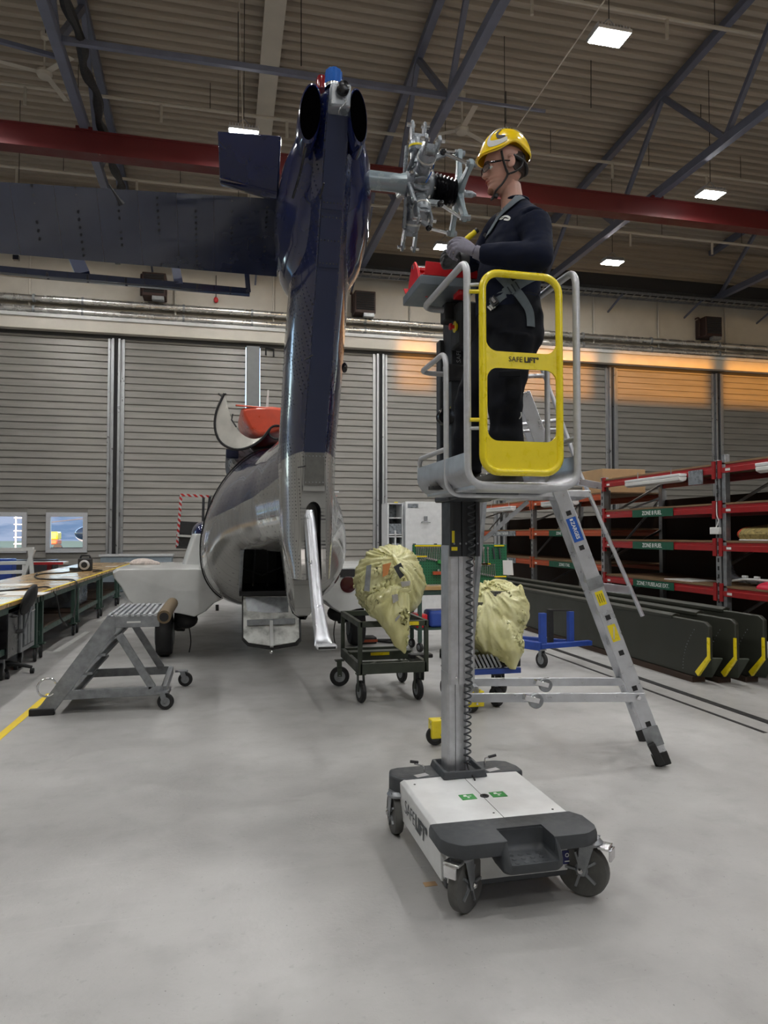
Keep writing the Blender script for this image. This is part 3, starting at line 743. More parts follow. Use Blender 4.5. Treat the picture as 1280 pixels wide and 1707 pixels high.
# cabin window strip and frame seams on the near-left flank
for (y0, y1) in ((9.6, 10.5), (10.7, 11.6), (11.8, 12.7)):
    rr = []
    for yy in (y0, (y0+y1)/2, y1):
        zb, zt, hw, zc = lerp_tab(HULL, yy)
        row = []
        for zz in (1.82, 2.0, 2.2, 2.38):
            tz = (zz-zc)/(zt-zc); xw = hw*(1-tz**1.75)**(1/1.75)
            row.append(V(HX-xw-.012, yy, zz))
        rr.append(row)
    part('cabin_window', MB().loft(rr, cap=False, closed=False), M['tint'], heli)
hoop = []
for k in range(26):
    a = math.pi*(.56 + .72*k/25)
    zb, zt, hw, zc = lerp_tab(HULL, 9.15); e_ = 1.75 if math.sin(a) > 0 else 2.6; h = (zt-zc) if math.sin(a) > 0 else (zc-zb)
    ca, sa = math.cos(a), math.sin(a)
    hoop.append(V(HX+hw*1.012*math.copysign(abs(ca)**(2/e_), ca), 9.15, zc+h*1.012*math.copysign(abs(sa)**(2/e_), sa)))
part('door_rail', MB().tube(hoop, .010, 6), M['black'], heli)

# ---- tail fin with swept chord, nose round, flat satin trailing strip
FIN = [ # z, y trailing, strip half width, thickness half, chord, x shift
 (1.30, 5.02, .085, .14, .55), (1.62, 5.08, .09, .20, 1.0), (2.2, 5.02, .082, .215, 1.25), (2.9, 4.63, .078, .21, 1.20), (3.4, 4.36, .074, .20, 1.10), (3.8, 4.14, .072, .19, 1.0), (4.12, 3.99, .068, .16, .95), (4.22, 3.96, .05, .11, .75)]
def finring(z, n=14):
    yt, sw, th, ch = lerp_tab(FIN, z); out = []
    pr = [(0, sw), (.05, sw+(th-sw)*.30), (.14, sw+(th-sw)*.62), (.28, sw+(th-sw)*.93), (.42, th), (.6, th*.94), (.76, th*.74), (.88, th*.50), (.96, th*.26), (1.0, .004)]
    for t, x in pr: out.append(V(HX-x, yt+ch*t, z))
    for t, x in reversed(pr): out.append(V(HX+x, yt+ch*t, z))
    return out
zs = [1.30 + i*.085 for i in range(35)] 
fin = part('tail_fin', MB().loft([finring(z) for z in zs if z <= 4.21]), M['pylon'], heli, smooth=40)
# slot for the tail guard
sl = [V(HX-.055, 4.6, 1.0), V(HX+.055, 4.6, 1.0)] + [V(HX+.055*math.cos(a), 4.6, 1.78+.075*math.sin(a)) for a in [math.pi*k/10 for k in range(11)]]
cut(fin, MB().prism(sl, (0, .78, 0)), M['black'])
st = []
for i in range(30):
    z = 1.93 + i*(4.06-1.93)/29; yt, sw, th, ch = lerp_tab(FIN, z); st.append([V(HX-sw+.008, yt-.004, z), V(HX+sw-.008, yt-.004, z), V(HX+sw-.008, yt-.016, z), V(HX-sw+.008, yt-.016, z)])
part('trailing_strip', MB().loft(st), M['strip'], heli)
# access plates with fasteners on the strip
def plate(z0, z1, m, rows):
    mb = MB(); sc_ = MB()
    y0, sw0 = lerp_tab(FIN, z0)[0]-.018, lerp_tab(FIN, z0)[1]-.012; y1, sw1 = lerp_tab(FIN, z1)[0]-.018, lerp_tab(FIN, z1)[1]-.012
    mb.loft([[V(HX-sw0, y0, z0), V(HX+sw0, y0, z0), V(HX+sw0, y0-.006, z0), V(HX-sw0, y0-.006, z0)], [V(HX-sw1, y1, z1), V(HX+sw1, y1, z1), V(HX+sw1, y1-.006, z1), V(HX-sw1, y1-.006, z1)]])
    o = part('access_plate', mb, m, heli)
    for zz in rows:
        t = (zz-z0)/(z1-z0); yy = y0+(y1-y0)*t-.008
        for k in range(6): sc_.ell((HX-sw0*.85+k*sw0*.34, yy, zz), (.005, .003, .005), 6, 4)
    part('fasteners', sc_, M['galv'] if z0 < 2.1 else M['blackgloss'], o)['kind'] = 'stuff'
plate(1.97, 2.20, mat('bare_grey_plate', (.14,.14,.13), .4, .2, .15, 30), (1.99, 2.175))
plate(3.30, 3.58, M['strip'], (3.32, 3.44, 3.56)); plate(3.60, 3.66, M['strip'], (3.63,))
# static wicks / little antennas
for (a, b) in (((774-340, 0), (0, 0)),): pass
part('static_wick', MB().tube([at(533, 330, 4.10), at(540, 305, 3.98)], .005, 6), M['black'], heli)
part('static_wick', MB().tube([at(508, 600, 4.65), at(521, 592, 4.55)], .005, 6), M['black'], heli)
part('static_wick', MB().tube([at(497, 779, 4.95), at(509, 777, 4.85)], .005, 6), M['black'], heli)
part('fin_light', MB().ell(at(562, 612, 4.7)+V(.05,0,0), (.02,.03,.035), 10, 8), M['blackgloss'], heli)
# lower keel below the fin
kr = []
for z, y0, y1, th in ((.96, 5.62, 5.85, .02), (1.0, 5.50, 6.0, .07), (1.08, 5.42, 6.1, .10), (1.3, 5.36, 6.15, .125), (1.5, 5.34, 6.2, .15), (1.75, 5.34, 6.3, .16)):
    kr.append([V(HX-.02+ (x), y, z) for x, y in ((-th*.75, y0), (-th, y0+.2), (-th, y1-.35), (-th*.6, y1-.1), (0, y1), (th*.6, y1-.1), (th, y1-.35), (th, y0+.2), (th*.75, y0))])
part('ventral_keel', MB().loft(kr), M['hull'], heli, bevel=.01)
# tail guard
gp = smoothpath([at(513, 850, 5.12), at(517, 880, 5.08), at(523, 950, 4.98), at(529, 1010, 4.88), at(537, 1062, 4.78), at(540, 1076, 4.70)], 5)
rgs = []
for i, p in enumerate(gp):
    t = i/(len(gp)-1); w_ = .042+.022*max(0, (t-.55)/.45); d_ = .042-.022*max(0, (t-.6)/.4)
    rgs.append([p+V(w_*math.copysign(abs(math.cos(a))**.7, math.cos(a)), d_*math.copysign(abs(math.sin(a))**.7, math.sin(a)), 0) for a in [2*math.pi*k/16 for k in range(16)]])
g = part('tail_guard', MB().loft(rgs), M['alu_light'], heli)
p = gp[-1]
part('guard_shoe', MB().box(p+V(.012,-.01,-.005), (.135, .10, .03)), M['tubegrey'], g, bevel=.012)
part('shoe_rim', MB().box(p+V(.012,-.062,-.007), (.115, .01, .016)), M['letter'], g, bevel=.003)

# ---- gearbox fairing at the top, two black outlets, flap, beacons
gf = []
for (z, hw, y0, y1) in ((3.20, .04, 4.75, 5.1), (3.28, .17, 4.56, 5.25), (3.42, .265, 4.42, 5.35), (3.6, .31, 4.30, 5.40), (3.8, .315, 4.20, 5.38), (3.98, .29, 4.13, 5.3), (4.12, .22, 4.08, 5.15), (4.2, .13, 4.10, 4.95), (4.235, .03, 4.2, 4.7)):
    yc, ry = (y0+y1)/2, (y1-y0)/2; out = []
    for k in range(32):
        a = 2*math.pi*k/32; ca, sa = math.cos(a), math.sin(a)
        out.append(V(HX+.01+hw*math.copysign(abs(ca)**.75, ca), yc+ry*math.copysign(abs(sa)**.8, sa), z))
    gf.append(out)
fair = []
for a, b in zip(gf, gf[1:]):
    for k in range(3): fair.append([p.lerp(q, k/3) for p, q in zip(a, b)])
fair.append(gf[-1])
part('gearbox_fairing', MB().loft(fair), M['navy'], heli)
for sx, px, py, rx, rz_, rot in ((-1, 517, 189, .062, .172, .10), (1, 597, 195, .05, .160, -.08)):
    c0 = at(px, py, 4.03)
    m = MB(); ring0 = []; 
    Mr = Matrix.Rotation(rot, 3, 'Y')
    rg = [[c0 + Mr @ V(rx*f_*math.cos(a)*(1+.25*math.sin(a)*sx*0), dy + .05*abs(math.cos(a))*0, rz_*f_*math.sin(a)) for a in [2*math.pi*k/28 for k in range(28)]] for f_, dy in ((1.06, .16), (1.06, 0), (.96, -.012), (.90, .02))]
    part('outlet_rim', MB().loft(rg, cap=False), M['navy'], heli)
    part('outlet_opening', MB().loft([[c0 + Mr @ V(rx*.97*math.cos(a), .0, rz_*.97*math.sin(a)) for a in [2*math.pi*k/28 for k in range(28)]], [c0 + Mr @ V(rx*.7*math.cos(a), .10, rz_*.7*math.sin(a)) for a in [2*math.pi*k/28 for k in range(28)]]]), M['void'], heli)  # black plug painted in for the unlit inside of the outlet
# open cowling flap on the left
fp = [at(362, 218, 4.55), at(468, 226, 4.45), at(462, 330, 4.62), at(440, 327, 4.62), at(366, 306, 4.70)]
fl = part('open_fairing_flap', MB().prism(fp, (.01, .035, .0)), M['navy'], heli, bevel=.008)
lo = [at(365, 297, 4.66), at(462, 322, 4.58), at(462, 330, 4.68), at(438, 328, 4.72), at(367, 307, 4.74)]
part('flap_lip', MB().prism(lo, (.0, -.02, -.006)), M['navy'], fl, bevel=.006)
# hinge line seam on the fairing
part('flap_hinge', MB().tube([at(510, 245, 4.0), at(500, 290, 4.12), at(488, 330, 4.26)], .008, 6), M['blackgloss'], heli)
# tail light in its bracket
tl = at(568, 150, 3.95)
part('light_bracket', MB().loft([[tl+V(-.055,.0,.045), tl+V(.06,.0,.045), tl+V(.06,.22,.05), tl+V(-.055,.22,.05)], [tl+V(-.06,.02,-.08), tl+V(.06,.02,-.08), tl+V(.06,.2,-.1), tl+V(-.06,.2,-.1)]]), M['hubgrey'], heli, bevel=.01)
part('tail_light', MB().lathe(tl+V(.01,.0,.0), (0,-1,0), [(.036,0),(.036,.03),(.028,.05),(.01,.055)]), M['blackgloss'], heli)
part('light_wire', MB().tube(smoothpath([tl+V(.01,-.02,-.06), tl+V(.02,-.05,-.1), tl+V(-.01,-.03,-.13), tl+V(-.01,0,-.14)], 5), .004, 6), M['galv'], heli)
bc = at(556, 133, 4.15)
q = N('blue_beacon_lens'); q.b.inputs['Base Color'].default_value = (.03,.12,.42,1); q.b.inputs['Roughness'].default_value = .08; M['beaconblue'] = q.m
rg = []
for h, rr in ((-.06, .05), (.045, .047), (.058, .035), (.06, .005)):
    rg.append([bc+V((rr*(1+.08*(k % 2)))*math.cos(2*math.pi*k/24), rr*(1+.08*(k % 2))*math.sin(2*math.pi*k/24), h) for k in range(24)])
part('blue_beacon', MB().loft(rg), M['beaconblue'], heli, smooth=0)
part('beacon_collar', MB().lathe(bc+V(0,0,-.06), (0,0,1), [(.055,0),(.055,.02),(.05,.025)]), M['steel'], heli)
rc = at(536, 136, 4.55)
part('red_beacon', MB().lathe(rc+V(0,0,-.06), (0,0,1), [(.036,0),(.036,.07),(.028,.09),(.01,.10)]), mat('dark_red_lens', (.16,.008,.012), .1), heli)
part('nav_antenna', MB().tube([at(511, 178, 4.3)], .01, 6) if False else MB().tube([at(443, 712, 10.6), at(447, 650, 10.6)], [.035, .014], 6), M['sponson'], heli)

# ---- horizontal stabiliser on the left with its slat
SY = 4.95
root_t, root_l = at(466, 333, 4.75), at(461, 457, 5.35)
tip_t, tip_l = at(-150, 295, 3.95), at(-150, 402, 4.10)
def st_sec(t, l, th):
    d = (l-t); up = V(0,0,1); out = []
    for s_, h in ((0, .004), (.06, .018), (.25, .07), (.55, .10), (.8, .085), (.95, .045), (1.0, .0), (.95, -.045), (.8, -.05), (.5, -.035), (.2, -.015), (.05, -.006)):
        out.append(t + d*s_ + up*h*th + V(0,0,.0))
    return out
ms = [st_sec(root_t.lerp(tip_t, k/16), root_l.lerp(tip_l, k/16), 1.0) for k in range(17)]
stab = part('horizontal_stabiliser', MB().loft(ms), M['stab'], heli, smooth=50)
part('stabiliser_wick', MB().tube([at(182, 308, 4.1), at(195, 328, 4.12), at(203, 341, 4.15)], [.004,.008,.02], 6), M['black'], heli)
for k, px in enumerate((27, 196, 356)):
    p = at(px, 429+px*.035, 4.45+px*.0018); part('stabiliser_bolt', MB().box(p, (.035, .03, .03)), M['blackgloss'], heli)
part('stabiliser_bracket', MB().box(at(474, 428, 4.95), (.10, .14, .20)), M['navy'], heli, bevel=.01)
part('bracket_plate', MB().box(at(468, 428, 4.80), (.035, .05, .18)), M['hubgrey'], heli, bevel=.004)
part('stabiliser_bolt_end', MB().lathe(at(583, 425, 4.65), (1,0,0), [(.05,-.05),(.05,.03),(.03,.04),(.015,.05)]), M['navy'], heli)
sl0, sl1 = at(-150, 440, 4.25), at(416, 489, 5.30)
sr = []
for k in range(9):
    p = sl0.lerp(sl1, k/8); sr.append([p+V(0,-.05,.022), p+V(0,-.02,.03), p+V(0,.04,.012), p+V(0,.05,-.01), p+V(0,.0,-.025), p+V(0,-.04,-.015)])
slat = part('leading_slat', MB().loft(sr), M['stab'], heli)
for a_, b_, z1, z2, wd in (((124, 425), (138, 457), 4.75, 4.70, .09), ((292, 441), (298, 474), 5.05, 5.0, .06), ((411, 452), (414, 487), 5.25, 5.25, .035)):
    p, q_ = at(*a_, z1), at(*b_, z2); part('slat_bracket', MB().beam(p, q_, wd*.35, wd, up=(1,0,0)), M['strip'], slat)

# ---- sponsons, fairings, main wheels
def sponson(sx):
    def P(dx, y, z): return V(HX+sx*dx, y, z)
    rg = []
    prof = [(.62, .80), (.74, .70), (.9, .64), (1.05, .60), (1.25, .60), (1.45, .62), (1.72, .66), (1.84, .78), (1.93, 1.0), (1.98, 1.10), (1.98, 1.17), (1.3, 1.18), (.9, 1.19), (.78, 1.12), (.72, 1.02)]
    prof = [(.60, 1.14), (.78, 1.18), (.95, 1.19), (1.4, 1.19), (1.93, 1.19), (1.98, 1.15), (1.97, 1.08), (1.88, .96), (1.80, .80), (1.70, .70), (1.45, .64), (1.15, .60), (.95, .55), (.82, .62), (.72, .72), (.60, .78)]
    for y, k in ((9.42, .0), (9.46, .96), (9.6, 1), (11.2, 1), (12.2, .92), (12.9, .6), (13.2, .2)):
        c = (1.2, .9)
        rg.append([P(c[0]+(a-c[0])*(k if a > c[0] else max(k, .6)), y, c[1]+(b-c[1])*max(k, .02)) for a, b in prof])
    o = part('sponson', MB().loft(rg), M['sponson'], heli, smooth=40, bevel=.012)
    # riser fairing in front with navy dome
    rr = []
    for z, a, b in ((1.15, .80, 1.20), (1.35, .80, 1.14), (1.63, .80, 1.05)):
        rr.append([P(a, 10.6, z), P(b-.06, 10.6, z), P(b, 10.75, z), P(b, 11.6, z), P(b-.15, 12.1, z), P(a, 12.3, z)])
    part('riser_fairing', MB().loft(rr), M['sponson'], heli, bevel=.02)
    part('fairing_dome', MB().ell(P(.92, 11.3, 1.62), (.16, .6, .20), 20, 12), M['navy'], heli)
    wp = P(1.36, 9.95, .30)
    if sx > 0: wp = P(1.30, 10.3, .30)
    w_ = part('main_wheel', MB().lathe(wp, (1,0,0), [(.16,-.11),(.27,-.10),(.30,-.05),(.30,.05),(.27,.10),(.16,.11)], 28), M['black'], heli)
    part('wheel_hub', MB().lathe(wp, (1,0,0), [(.03,-.13),(.15,-.12),(.16,-.08),(.16,.08),(.15,.12),(.03,.13)], 20), M['galv'], w_)
    part('landing_leg', MB().beam(wp+V(-sx*.18, 0, .03), wp+V(-sx*.22, .15, .55), .13, .16), M['black'], heli, bevel=.02)
    part('torque_link', MB().ell(wp+V(-sx*.28, -.05, .18), (.15, .16, .12), 14, 8), M['black'], heli)
    part('brake_line', MB().tube(smoothpath([wp+V(-sx*.3,-.1,.15), wp+V(-sx*.33,-.12,.02), wp+V(-sx*.34,-.1,-.12), wp+V(-sx*.32,-.1,-.25)], 4), .008, 6), M['black'], heli)
    return o
sponson(-1); sponson(1)
p = at(579, 974, 9.62)
part('sponson_light', MB().lathe(V(p.x, 9.43, p.z), (0,-1,0), [(.11,-.02),(.11,.012),(.09,.016)]), mat('dark_red_lamp', (.045,.008,.010), .1), heli)
p = at(578, 955, 9.62); part('sponson_placard', MB().box((p.x, 9.43, p.z), (.20, .012, .11)), M['letter'], heli)
part('riser_stud', MB().ell(at(336, 905, 10.9), (.04,.04,.04), 10, 6), M['sponson'], heli)
# chock block under the right wheel
ck = onz(613, 1072, 0)
t = thing('wheel_chock', 'black and orange wheel chock with a looped rope, behind the olive trolley', 'chock', (ck.x, ck.y, 0))
part('block', MB().bx(ck.x-.25, ck.x+.12, ck.y-.1, ck.y+.15, 0, .10), M['black'], t, bevel=.02)
part('orange_edge', MB().bx(ck.x-.16, ck.x+.125, ck.y-.115, ck.y-.09, .03, .065), M['orange'], t)
part('rope_loop', MB().tube(smoothpath([V(ck.x+.12, ck.y, .03), V(ck.x+.3, ck.y-.12, .02), V(ck.x+.48, ck.y-.05, .02), V(ck.x+.4, ck.y+.1, .02), V(ck.x+.14, ck.y+.08, .03)], 5), .018, 6), M['black'], t)

# ---- engine deck, red cowling, open white cowl door
rings = []
for y, hw, zt in ((9.9, .25, 2.75), (10.1, .42, 3.05), (10.6, .55, 3.22), (11.5, .58, 3.38), (12.6, .55, 3.40), (13.4, .42, 3.25), (13.9, .2, 3.0)):
    rings.append(egg(y, 2.3, zt, hw, 2.7, 2.6, 2.0, 28))
part('engine_deck', MB().loft(rings), M['darkbox'], heli)
rc = at(432, 709, 9.05)
part('red_cowling', MB().loft([[rc+V(x*k, y, z*k) for x, z in ((-.24,.17),(-.05,.20),(.15,.21),(.34,.19),(.38,.10),(.36,0),(.28,-.11),(.12,-.17),(-.03,-.17),(-.13,-.11),(-.19,0),(-.23,.09))] for y, k in ((-.32,.84),(-.27,.95),(-.15,1),(.9,1.05),(1.5,.7))]), M['redcover'], heli, bevel=.02)
part('cowl_lip', MB().prism([rc+V(-.30,-.32,.20), rc+V(.36,-.30,.165), rc+V(.36,-.10,.215), rc+V(-.30,-.1,.235)], (0,0,-.02)), M['redcover'], heli, bevel=.006)
part('intake_ring', MB().tube([rc+V(.20+.10*math.cos(a), -.33, -.13+.085*math.sin(a)) for a in [2*math.pi*k/18 for k in range(18)]], .014, 6, closed=True), M['black'], heli)
outer = smoothpath([at(374, 656, 8.6), at(361, 685, 8.6), at(358, 712, 8.6), at(366, 735, 8.6), at(385, 748, 8.6), at(408, 748, 8.6), at(432, 736, 8.6), at(450, 715, 8.6)], 4)
inner = smoothpath([at(377, 664, 8.6), at(383, 690, 8.6), at(391, 708, 8.6), at(402, 722, 8.6), at(416, 730, 8.6), at(428, 731, 8.6), at(440, 726, 8.6), at(450, 714, 8.6)], 4)
cw = MB(); L_ = []
for a, b in zip(outer, inner):
    L_.append([a, a+V(-.01,.32,.02), b+V(0,.32,.02), b+V(0,.02,0)])
part('open_cowl_door', MB().loft(L_), mat('pearl_white_lining', (.62,.60,.54), .22, .1, .15, 4, coat=.4), heli)
part('cowl_seal', MB().tube([p+V(0,-.01,0) for p in outer], .016, 6), M['black'], heli)
part('cowl_slot', MB().tube(smoothpath([at(371,722,9.17), at(380,735,9.15), at(391,739,9.15)], 4), [.012]*4+[.02]*4+[.006], 6), M['letter'], heli)
part('cowl_latch', MB().tube([at(364, 656, 8.6), at(370, 661, 8.6), at(377, 656, 8.6)], .012, 6), M['black'], heli)
part('cowl_stay', MB().tube([at(388, 690, 8.57), at(386, 700, 8.57), at(394, 712, 8.57)], .01, 6), M['black'], heli)
part('exhaust_stub', MB().lathe(at(405, 762, 9.3), (.1,-.5,.2), [(.16,-.2),(.17,0),(.14,.04)]), M['hubgrey'], heli)
part('deck_bracket', MB().box(at(387, 757, 9.3), (.16, .3, .14)), M['strip'], heli, bevel=.02)
# cockpit doors standing open, seal with red and white dashes
def cdoor(cs, sill):
    o_ = None
    P4 = [at(*q_) for q_ in cs]
    o = part('cockpit_door', MB().prism([P4[0].lerp(P4[3], sill), P4[1].lerp(P4[2], sill), P4[2], P4[3]], (.02, .05, 0)), M['darkbox'], heli, bevel=.01)
    for i in range(4):
        part('door_edge', MB().beam(P4[i], P4[(i+1) % 4], .05, .05), M['rwedge'] if i in (3, 0) else M['darkbox'], o)
    part('door_pillar', MB().beam(P4[0].lerp(P4[1], .78), P4[0].lerp(P4[1], .86).lerp(P4[3].lerp(P4[2], .86), sill), .05, .05), M['darkbox'], o)
    part('door_shelf', MB().beam(P4[3].lerp(P4[0], .22)+V(0,-.04,0), P4[2].lerp(P4[1], .22)+V(0,-.04,0), .04, .04), M['sponson'], o)
cdoor([(302, 825, 13.8), (350, 828, 13.6), (340, 914, 13.6), (295, 912, 13.8)], .50)
cdoor([(559, 826, 14.2), (530, 826, 14.2), (530, 914, 14.2), (560, 880, 14.2)], .9)
part('mirror_arm', MB().beam(at(548, 820, 14.4), at(565, 820, 14.4), .05, .03), M['sponson'], heli)

# ================================================================== TAIL ROTOR HUB (mounted on the output shaft)
hub = heli
HC_ = V(1.235, 4.40, 3.90)   # hub centre
part('rotor_shaft', MB().lathe((.80, 4.40, 3.90), (1,0,0), [(.075,0),(.06,.04),(.058,.32),(.066,.34),(.066,.40),(.07,.42)], 28), M['shaft'], heli)
hb = part('rotor_hub', MB().lathe(HC_, (1,0,0), [(.05,-.09),(.105,-.06),(.125,-.02),(.125,.05),(.10,.09),(.07,.12)], 24), M['hubgrey'], heli)
part('bellows', MB().lathe(HC_+V(.10,0,-.02), (1,0,0), [((.085 if k % 2 else .112)*(1-.02*k), k*.013) for k in range(13)], 28), M['blackgloss'], heli)
part('spider_boss', MB().lathe(HC_+V(.26,0,-.02), (1,0,0), [(.04,0),(.05,.02),(.045,.05),(.024,.07),(.022,.12),(.008,.15)], 18), M['hubgrey'], heli)
def dirv(a): return V(0, -math.sin(a), math.cos(a))
for k, (ang, L) in enumerate(((R(6), .40), (R(74), .40), (R(150), .38), (R(214), .42), (R(290), .40))):
    d = dirv(ang); t_ = V(1,0,0); e = d.cross(t_)
    def Q(r_, x, s_): return HC_ + d*r_ + t_*x + e*s_
    sl_ = part('blade_sleeve', MB().tube([Q(.06,.0,0), Q(.12,.0,0), Q(.14,.0,0), Q(.20,0,0), Q(.215,0,0), Q(.27,0,0), Q(.29,0,0)], [.055,.055,.046,.046,.058,.058,.045], 18), M['hubgrey'], heli)
    part('sleeve_band', MB().tube([Q(.232,0,0), Q(.245,0,0)], .0605, 18), M['yellow'] if k == 0 else M['reflective'], sl_)
    part('flapping_hinge', MB().box(Q(.085, .0, 0), (.1, .1, .1), M=Matrix((t_, e, d)).transposed()), M['hubgrey'], sl_, bevel=.012)
    for s_ in (-1, 1):
        part('hinge_ear', MB().prism([Q(.02,-.05+.0,s_*.058), Q(.05,.055,s_*.058), Q(.13,.05,s_*.058), Q(.15,0,s_*.058), Q(.13,-.05,s_*.058)], e*s_*.014), M['hubgrey'], sl_, bevel=.004)
        # fork that held the blade
        part('blade_fork', MB().prism([Q(.27,s_*.030,-.035), Q(.27,s_*.030,.035), Q(L-.02,s_*.034,.032), Q(L,s_*.034,.018), Q(L,s_*.034,-.018), Q(L-.02,s_*.034,-.032)], t_*s_*.016), M['hubgrey'], sl_, bevel=.005)
        part('fork_bolt', MB().cyl(Q(L-.025, s_*.02, 0), Q(L-.025, s_*.075, 0), .013, 8), M['steel'], sl_)
        part('hinge_bolt', MB().cyl(Q(.10, s_*.03, .0)+e*.0, Q(.10, s_*.072, 0), .018, 10), M['steel'], sl_)
    part('fork_web', MB().box(Q(.30, 0, 0), (.07, .07, .03), M=Matrix((t_, e, d)).transposed()), M['hubgrey'], sl_, bevel=.006)
    part('pitch_horn', MB().beam(Q(.20, .04, .02), Q(.24, .13, .05), .025, .035), M['hubgrey'], sl_, bevel=.006)
    part('grease_nipple', MB().ell(Q(.17, .05, -.03), (.012,.012,.012), 8, 6), M['steel'], sl_)
    part('damper_rod', MB().cyl(Q(.07, -.07, .05), Q(.26, -.06, .05), .014, 8), M['hubgrey'], sl_)
    # spider arm and link
    s0 = HC_+V(.285, 0, -.02)
    tip = s0 + d*.26 + V(.03*(1 if k % 2 else -.2), 0, 0)
    ar = part('spider_arm', MB().loft([[s0+d*r_+V(x*w1_,0,0)+e*y*w1_*1.3+V(.0,0,0) for x, y in ((-.5,-.6),(.5,-.6),(.5,.6),(-.5,.6))] for r_, w1_ in ((.0,.05),(.08,.038),(.18,.030),(.25,.034),(.275,.03))]), M['shaft'], heli, bevel=.006)
    part('arm_end', MB().cyl(s0+d*.255-V(.03,0,0), s0+d*.255+V(.035,0,0), .02, 10), M['hubgrey'], ar)
    part('pitch_link', MB().cyl(s0+d*.255-V(.03,0,0), Q(.245,.10,.05), .011, 8), M['steel'], ar)
    part('link_end', MB().ell(Q(.245,.11,.05), (.022,.022,.022), 10, 8), M['blackgloss'], ar)
for k in range(7):
    a = k*2*math.pi/7+.3; part('hub_bolt', MB().cyl(HC_+V(.06,0,0)+dirv(a)*.085, HC_+V(.105,0,0)+dirv(a)*.085, .012, 8), M['steel'], hb)
part('hub_hose', MB().tube(smoothpath([HC_+V(-.05,-.10,.04), HC_+V(.0,-.15,.12), HC_+V(.02,-.13,.22), HC_+V(.05,-.06,.27)], 5), .008, 6), M['black'], hb)
part('bond_wire', MB().tube(smoothpath([HC_+V(.02,-.14,-.05), HC_+V(.06,-.18,.04), HC_+V(.04,-.20,.12)], 5), .004, 6), M['beaconblue'], hb)

# ================================================================== PERSONNEL LIFT
LX = 1.29
lift = thing('personnel_lift', 'white and grey one-man mast lift with yellow gate, the worker standing on it', 'personnel lift', (LX, 3.4, 0))
bx0, bx1, by0, by1, bt = .925, 1.645, 2.82, 3.88, .315
# white cover
cvr = part('base_cover', MB().loft([[V(bx0+.03, y, .10), V(bx0+.022, y, bt-.02), V(bx0+.04, y, bt-.004), V((bx0+bx1)/2, y, bt), V(bx1-.04, y, bt-.004), V(bx1-.022, y, bt-.02), V(bx1-.03, y, .10)] for y in (3.02, 3.76)]), M['white'], lift, bevel=.004)
part('cover_seam', MB().bx((bx0+bx1)/2-.001, (bx0+bx1)/2+.001, 3.10, 3.66, bt-.001, bt+.0012), M['letter'], cvr)
part('cover_plug', MB().lathe(((bx0+bx1)/2+.01, 3.38, bt-.002), (0,0,1), [(.022,0),(.022,.006),(.012,.006),(.012,.002)], 20), M['black'], cvr)
for dx in (-.085, .075):
    x = (bx0+bx1)/2+.01+dx
    st_ = part('green_sticker', MB().bx(x-.038, x+.038, 3.355, 3.42, bt-.002, bt+.0016), M['green'], cvr)
    mb = MB().ell((x+.0, 3.376, bt+.0016), (.007, .007, .001), 10, 4); mb.bx(x-.02, x+.02, 3.390, 3.395, bt, bt+.0024)
    mb.prism([(x-.02, 3.395, bt+.001), (x, 3.395, bt+.001), (x-.004, 3.412, bt+.001), (x-.018, 3.408, bt+.001)], (0,0,.0014))
    part('sticker_mark', mb, M['letterwhite'], st_)
for (x, y) in ((1.0, 3.62), (1.34, 3.66), (1.26, 3.17), (1.55, 3.15)): part('cover_screw', MB().lathe((x, y, bt-.001), (0,0,1), [(.006,0),(.005,.002)], 8), M['dark'], cvr)
# dark chassis skirt
part('chassis', MB().bx(bx0+.045, bx1-.045, 3.0, 3.80, .075, .12), M['dark'], lift, bevel=.006)
part('front_panel', MB().bx(bx0+.05, bx1-.05, 2.995, 3.02, .10, .27), M['white'], lift, bevel=.004)
# front bumper moulding with the step scooped out
def rrect(x0, x1, y0, y1, r, n=6):
    o = []
    for cx, cy, a0 in ((x1-r, y1-r, 0), (x0+r, y1-r, 90), (x0+r, y0+r, 180), (x1-r, y0+r, 270)):
        for k in range(n+1):
            a = R(a0+90*k/n); o.append((cx+r*math.cos(a), cy+r*math.sin(a)))
    return o
fp_ = [(bx0-.004, 3.095), (bx0-.004, 2.94), (bx0+.015, 2.90), (bx0+.05, 2.865), (bx0+.075, 2.85), (bx1-.085, 2.85), (bx1-.06, 2.858), (bx1-.01, 2.89), (bx1+.004, 2.93), (bx1+.004, 3.04), (bx1-.03, 3.095)]
mb = MB().loft([[V(x, y, z) for x, y in [((p[0]-LX)*k+LX, (p[1]-2.98)*k+2.98) for p in fp_]] for z, k in ((.262, .985), (.268, 1.0), (.302, 1.0), (.320, .985), (.323, .955))])
bmp = part('front_bumper', mb, M['dark'], lift, smooth=50)
sx0, sx1 = 1.165, 1.44
cut(bmp, MB().bx(sx0+.03, sx1-.03, 2.70, 2.980, .15, .40), M['dark'])
sp_ = MB(); o_ = []
for x0_, x1_, y0_, y1_, z_ in ((sx0+.025, sx1-.025, 2.795, 2.985, .318), (sx0+.02, sx1-.02, 2.79, 2.99, .28),(sx0+.005, sx1-.005, 2.775, 3.0, .20), (sx0, sx1, 2.765, 3.0, .12), (sx0+.02, sx1-.02, 2.785, 2.98, .098)):
    pass
bk = part('step_bucket', MB().loft([[V(x, y, z) for x, y in rrect(a, b, c, d, .035)] for a, b, c, d, z in ((sx0+.03, sx1-.03, 2.84, 2.96, .190), (sx0+.008, sx1-.008, 2.815, 2.975, .196), (sx0, sx1, 2.805, 2.985, .212), (sx0, sx1, 2.805, 2.99, .24), (sx0+.003, sx1-.003, 2.825, 2.99, .28), (sx0+.006, sx1-.006, 2.845, 2.992, .314))]), M['dark'], lift, smooth=60)
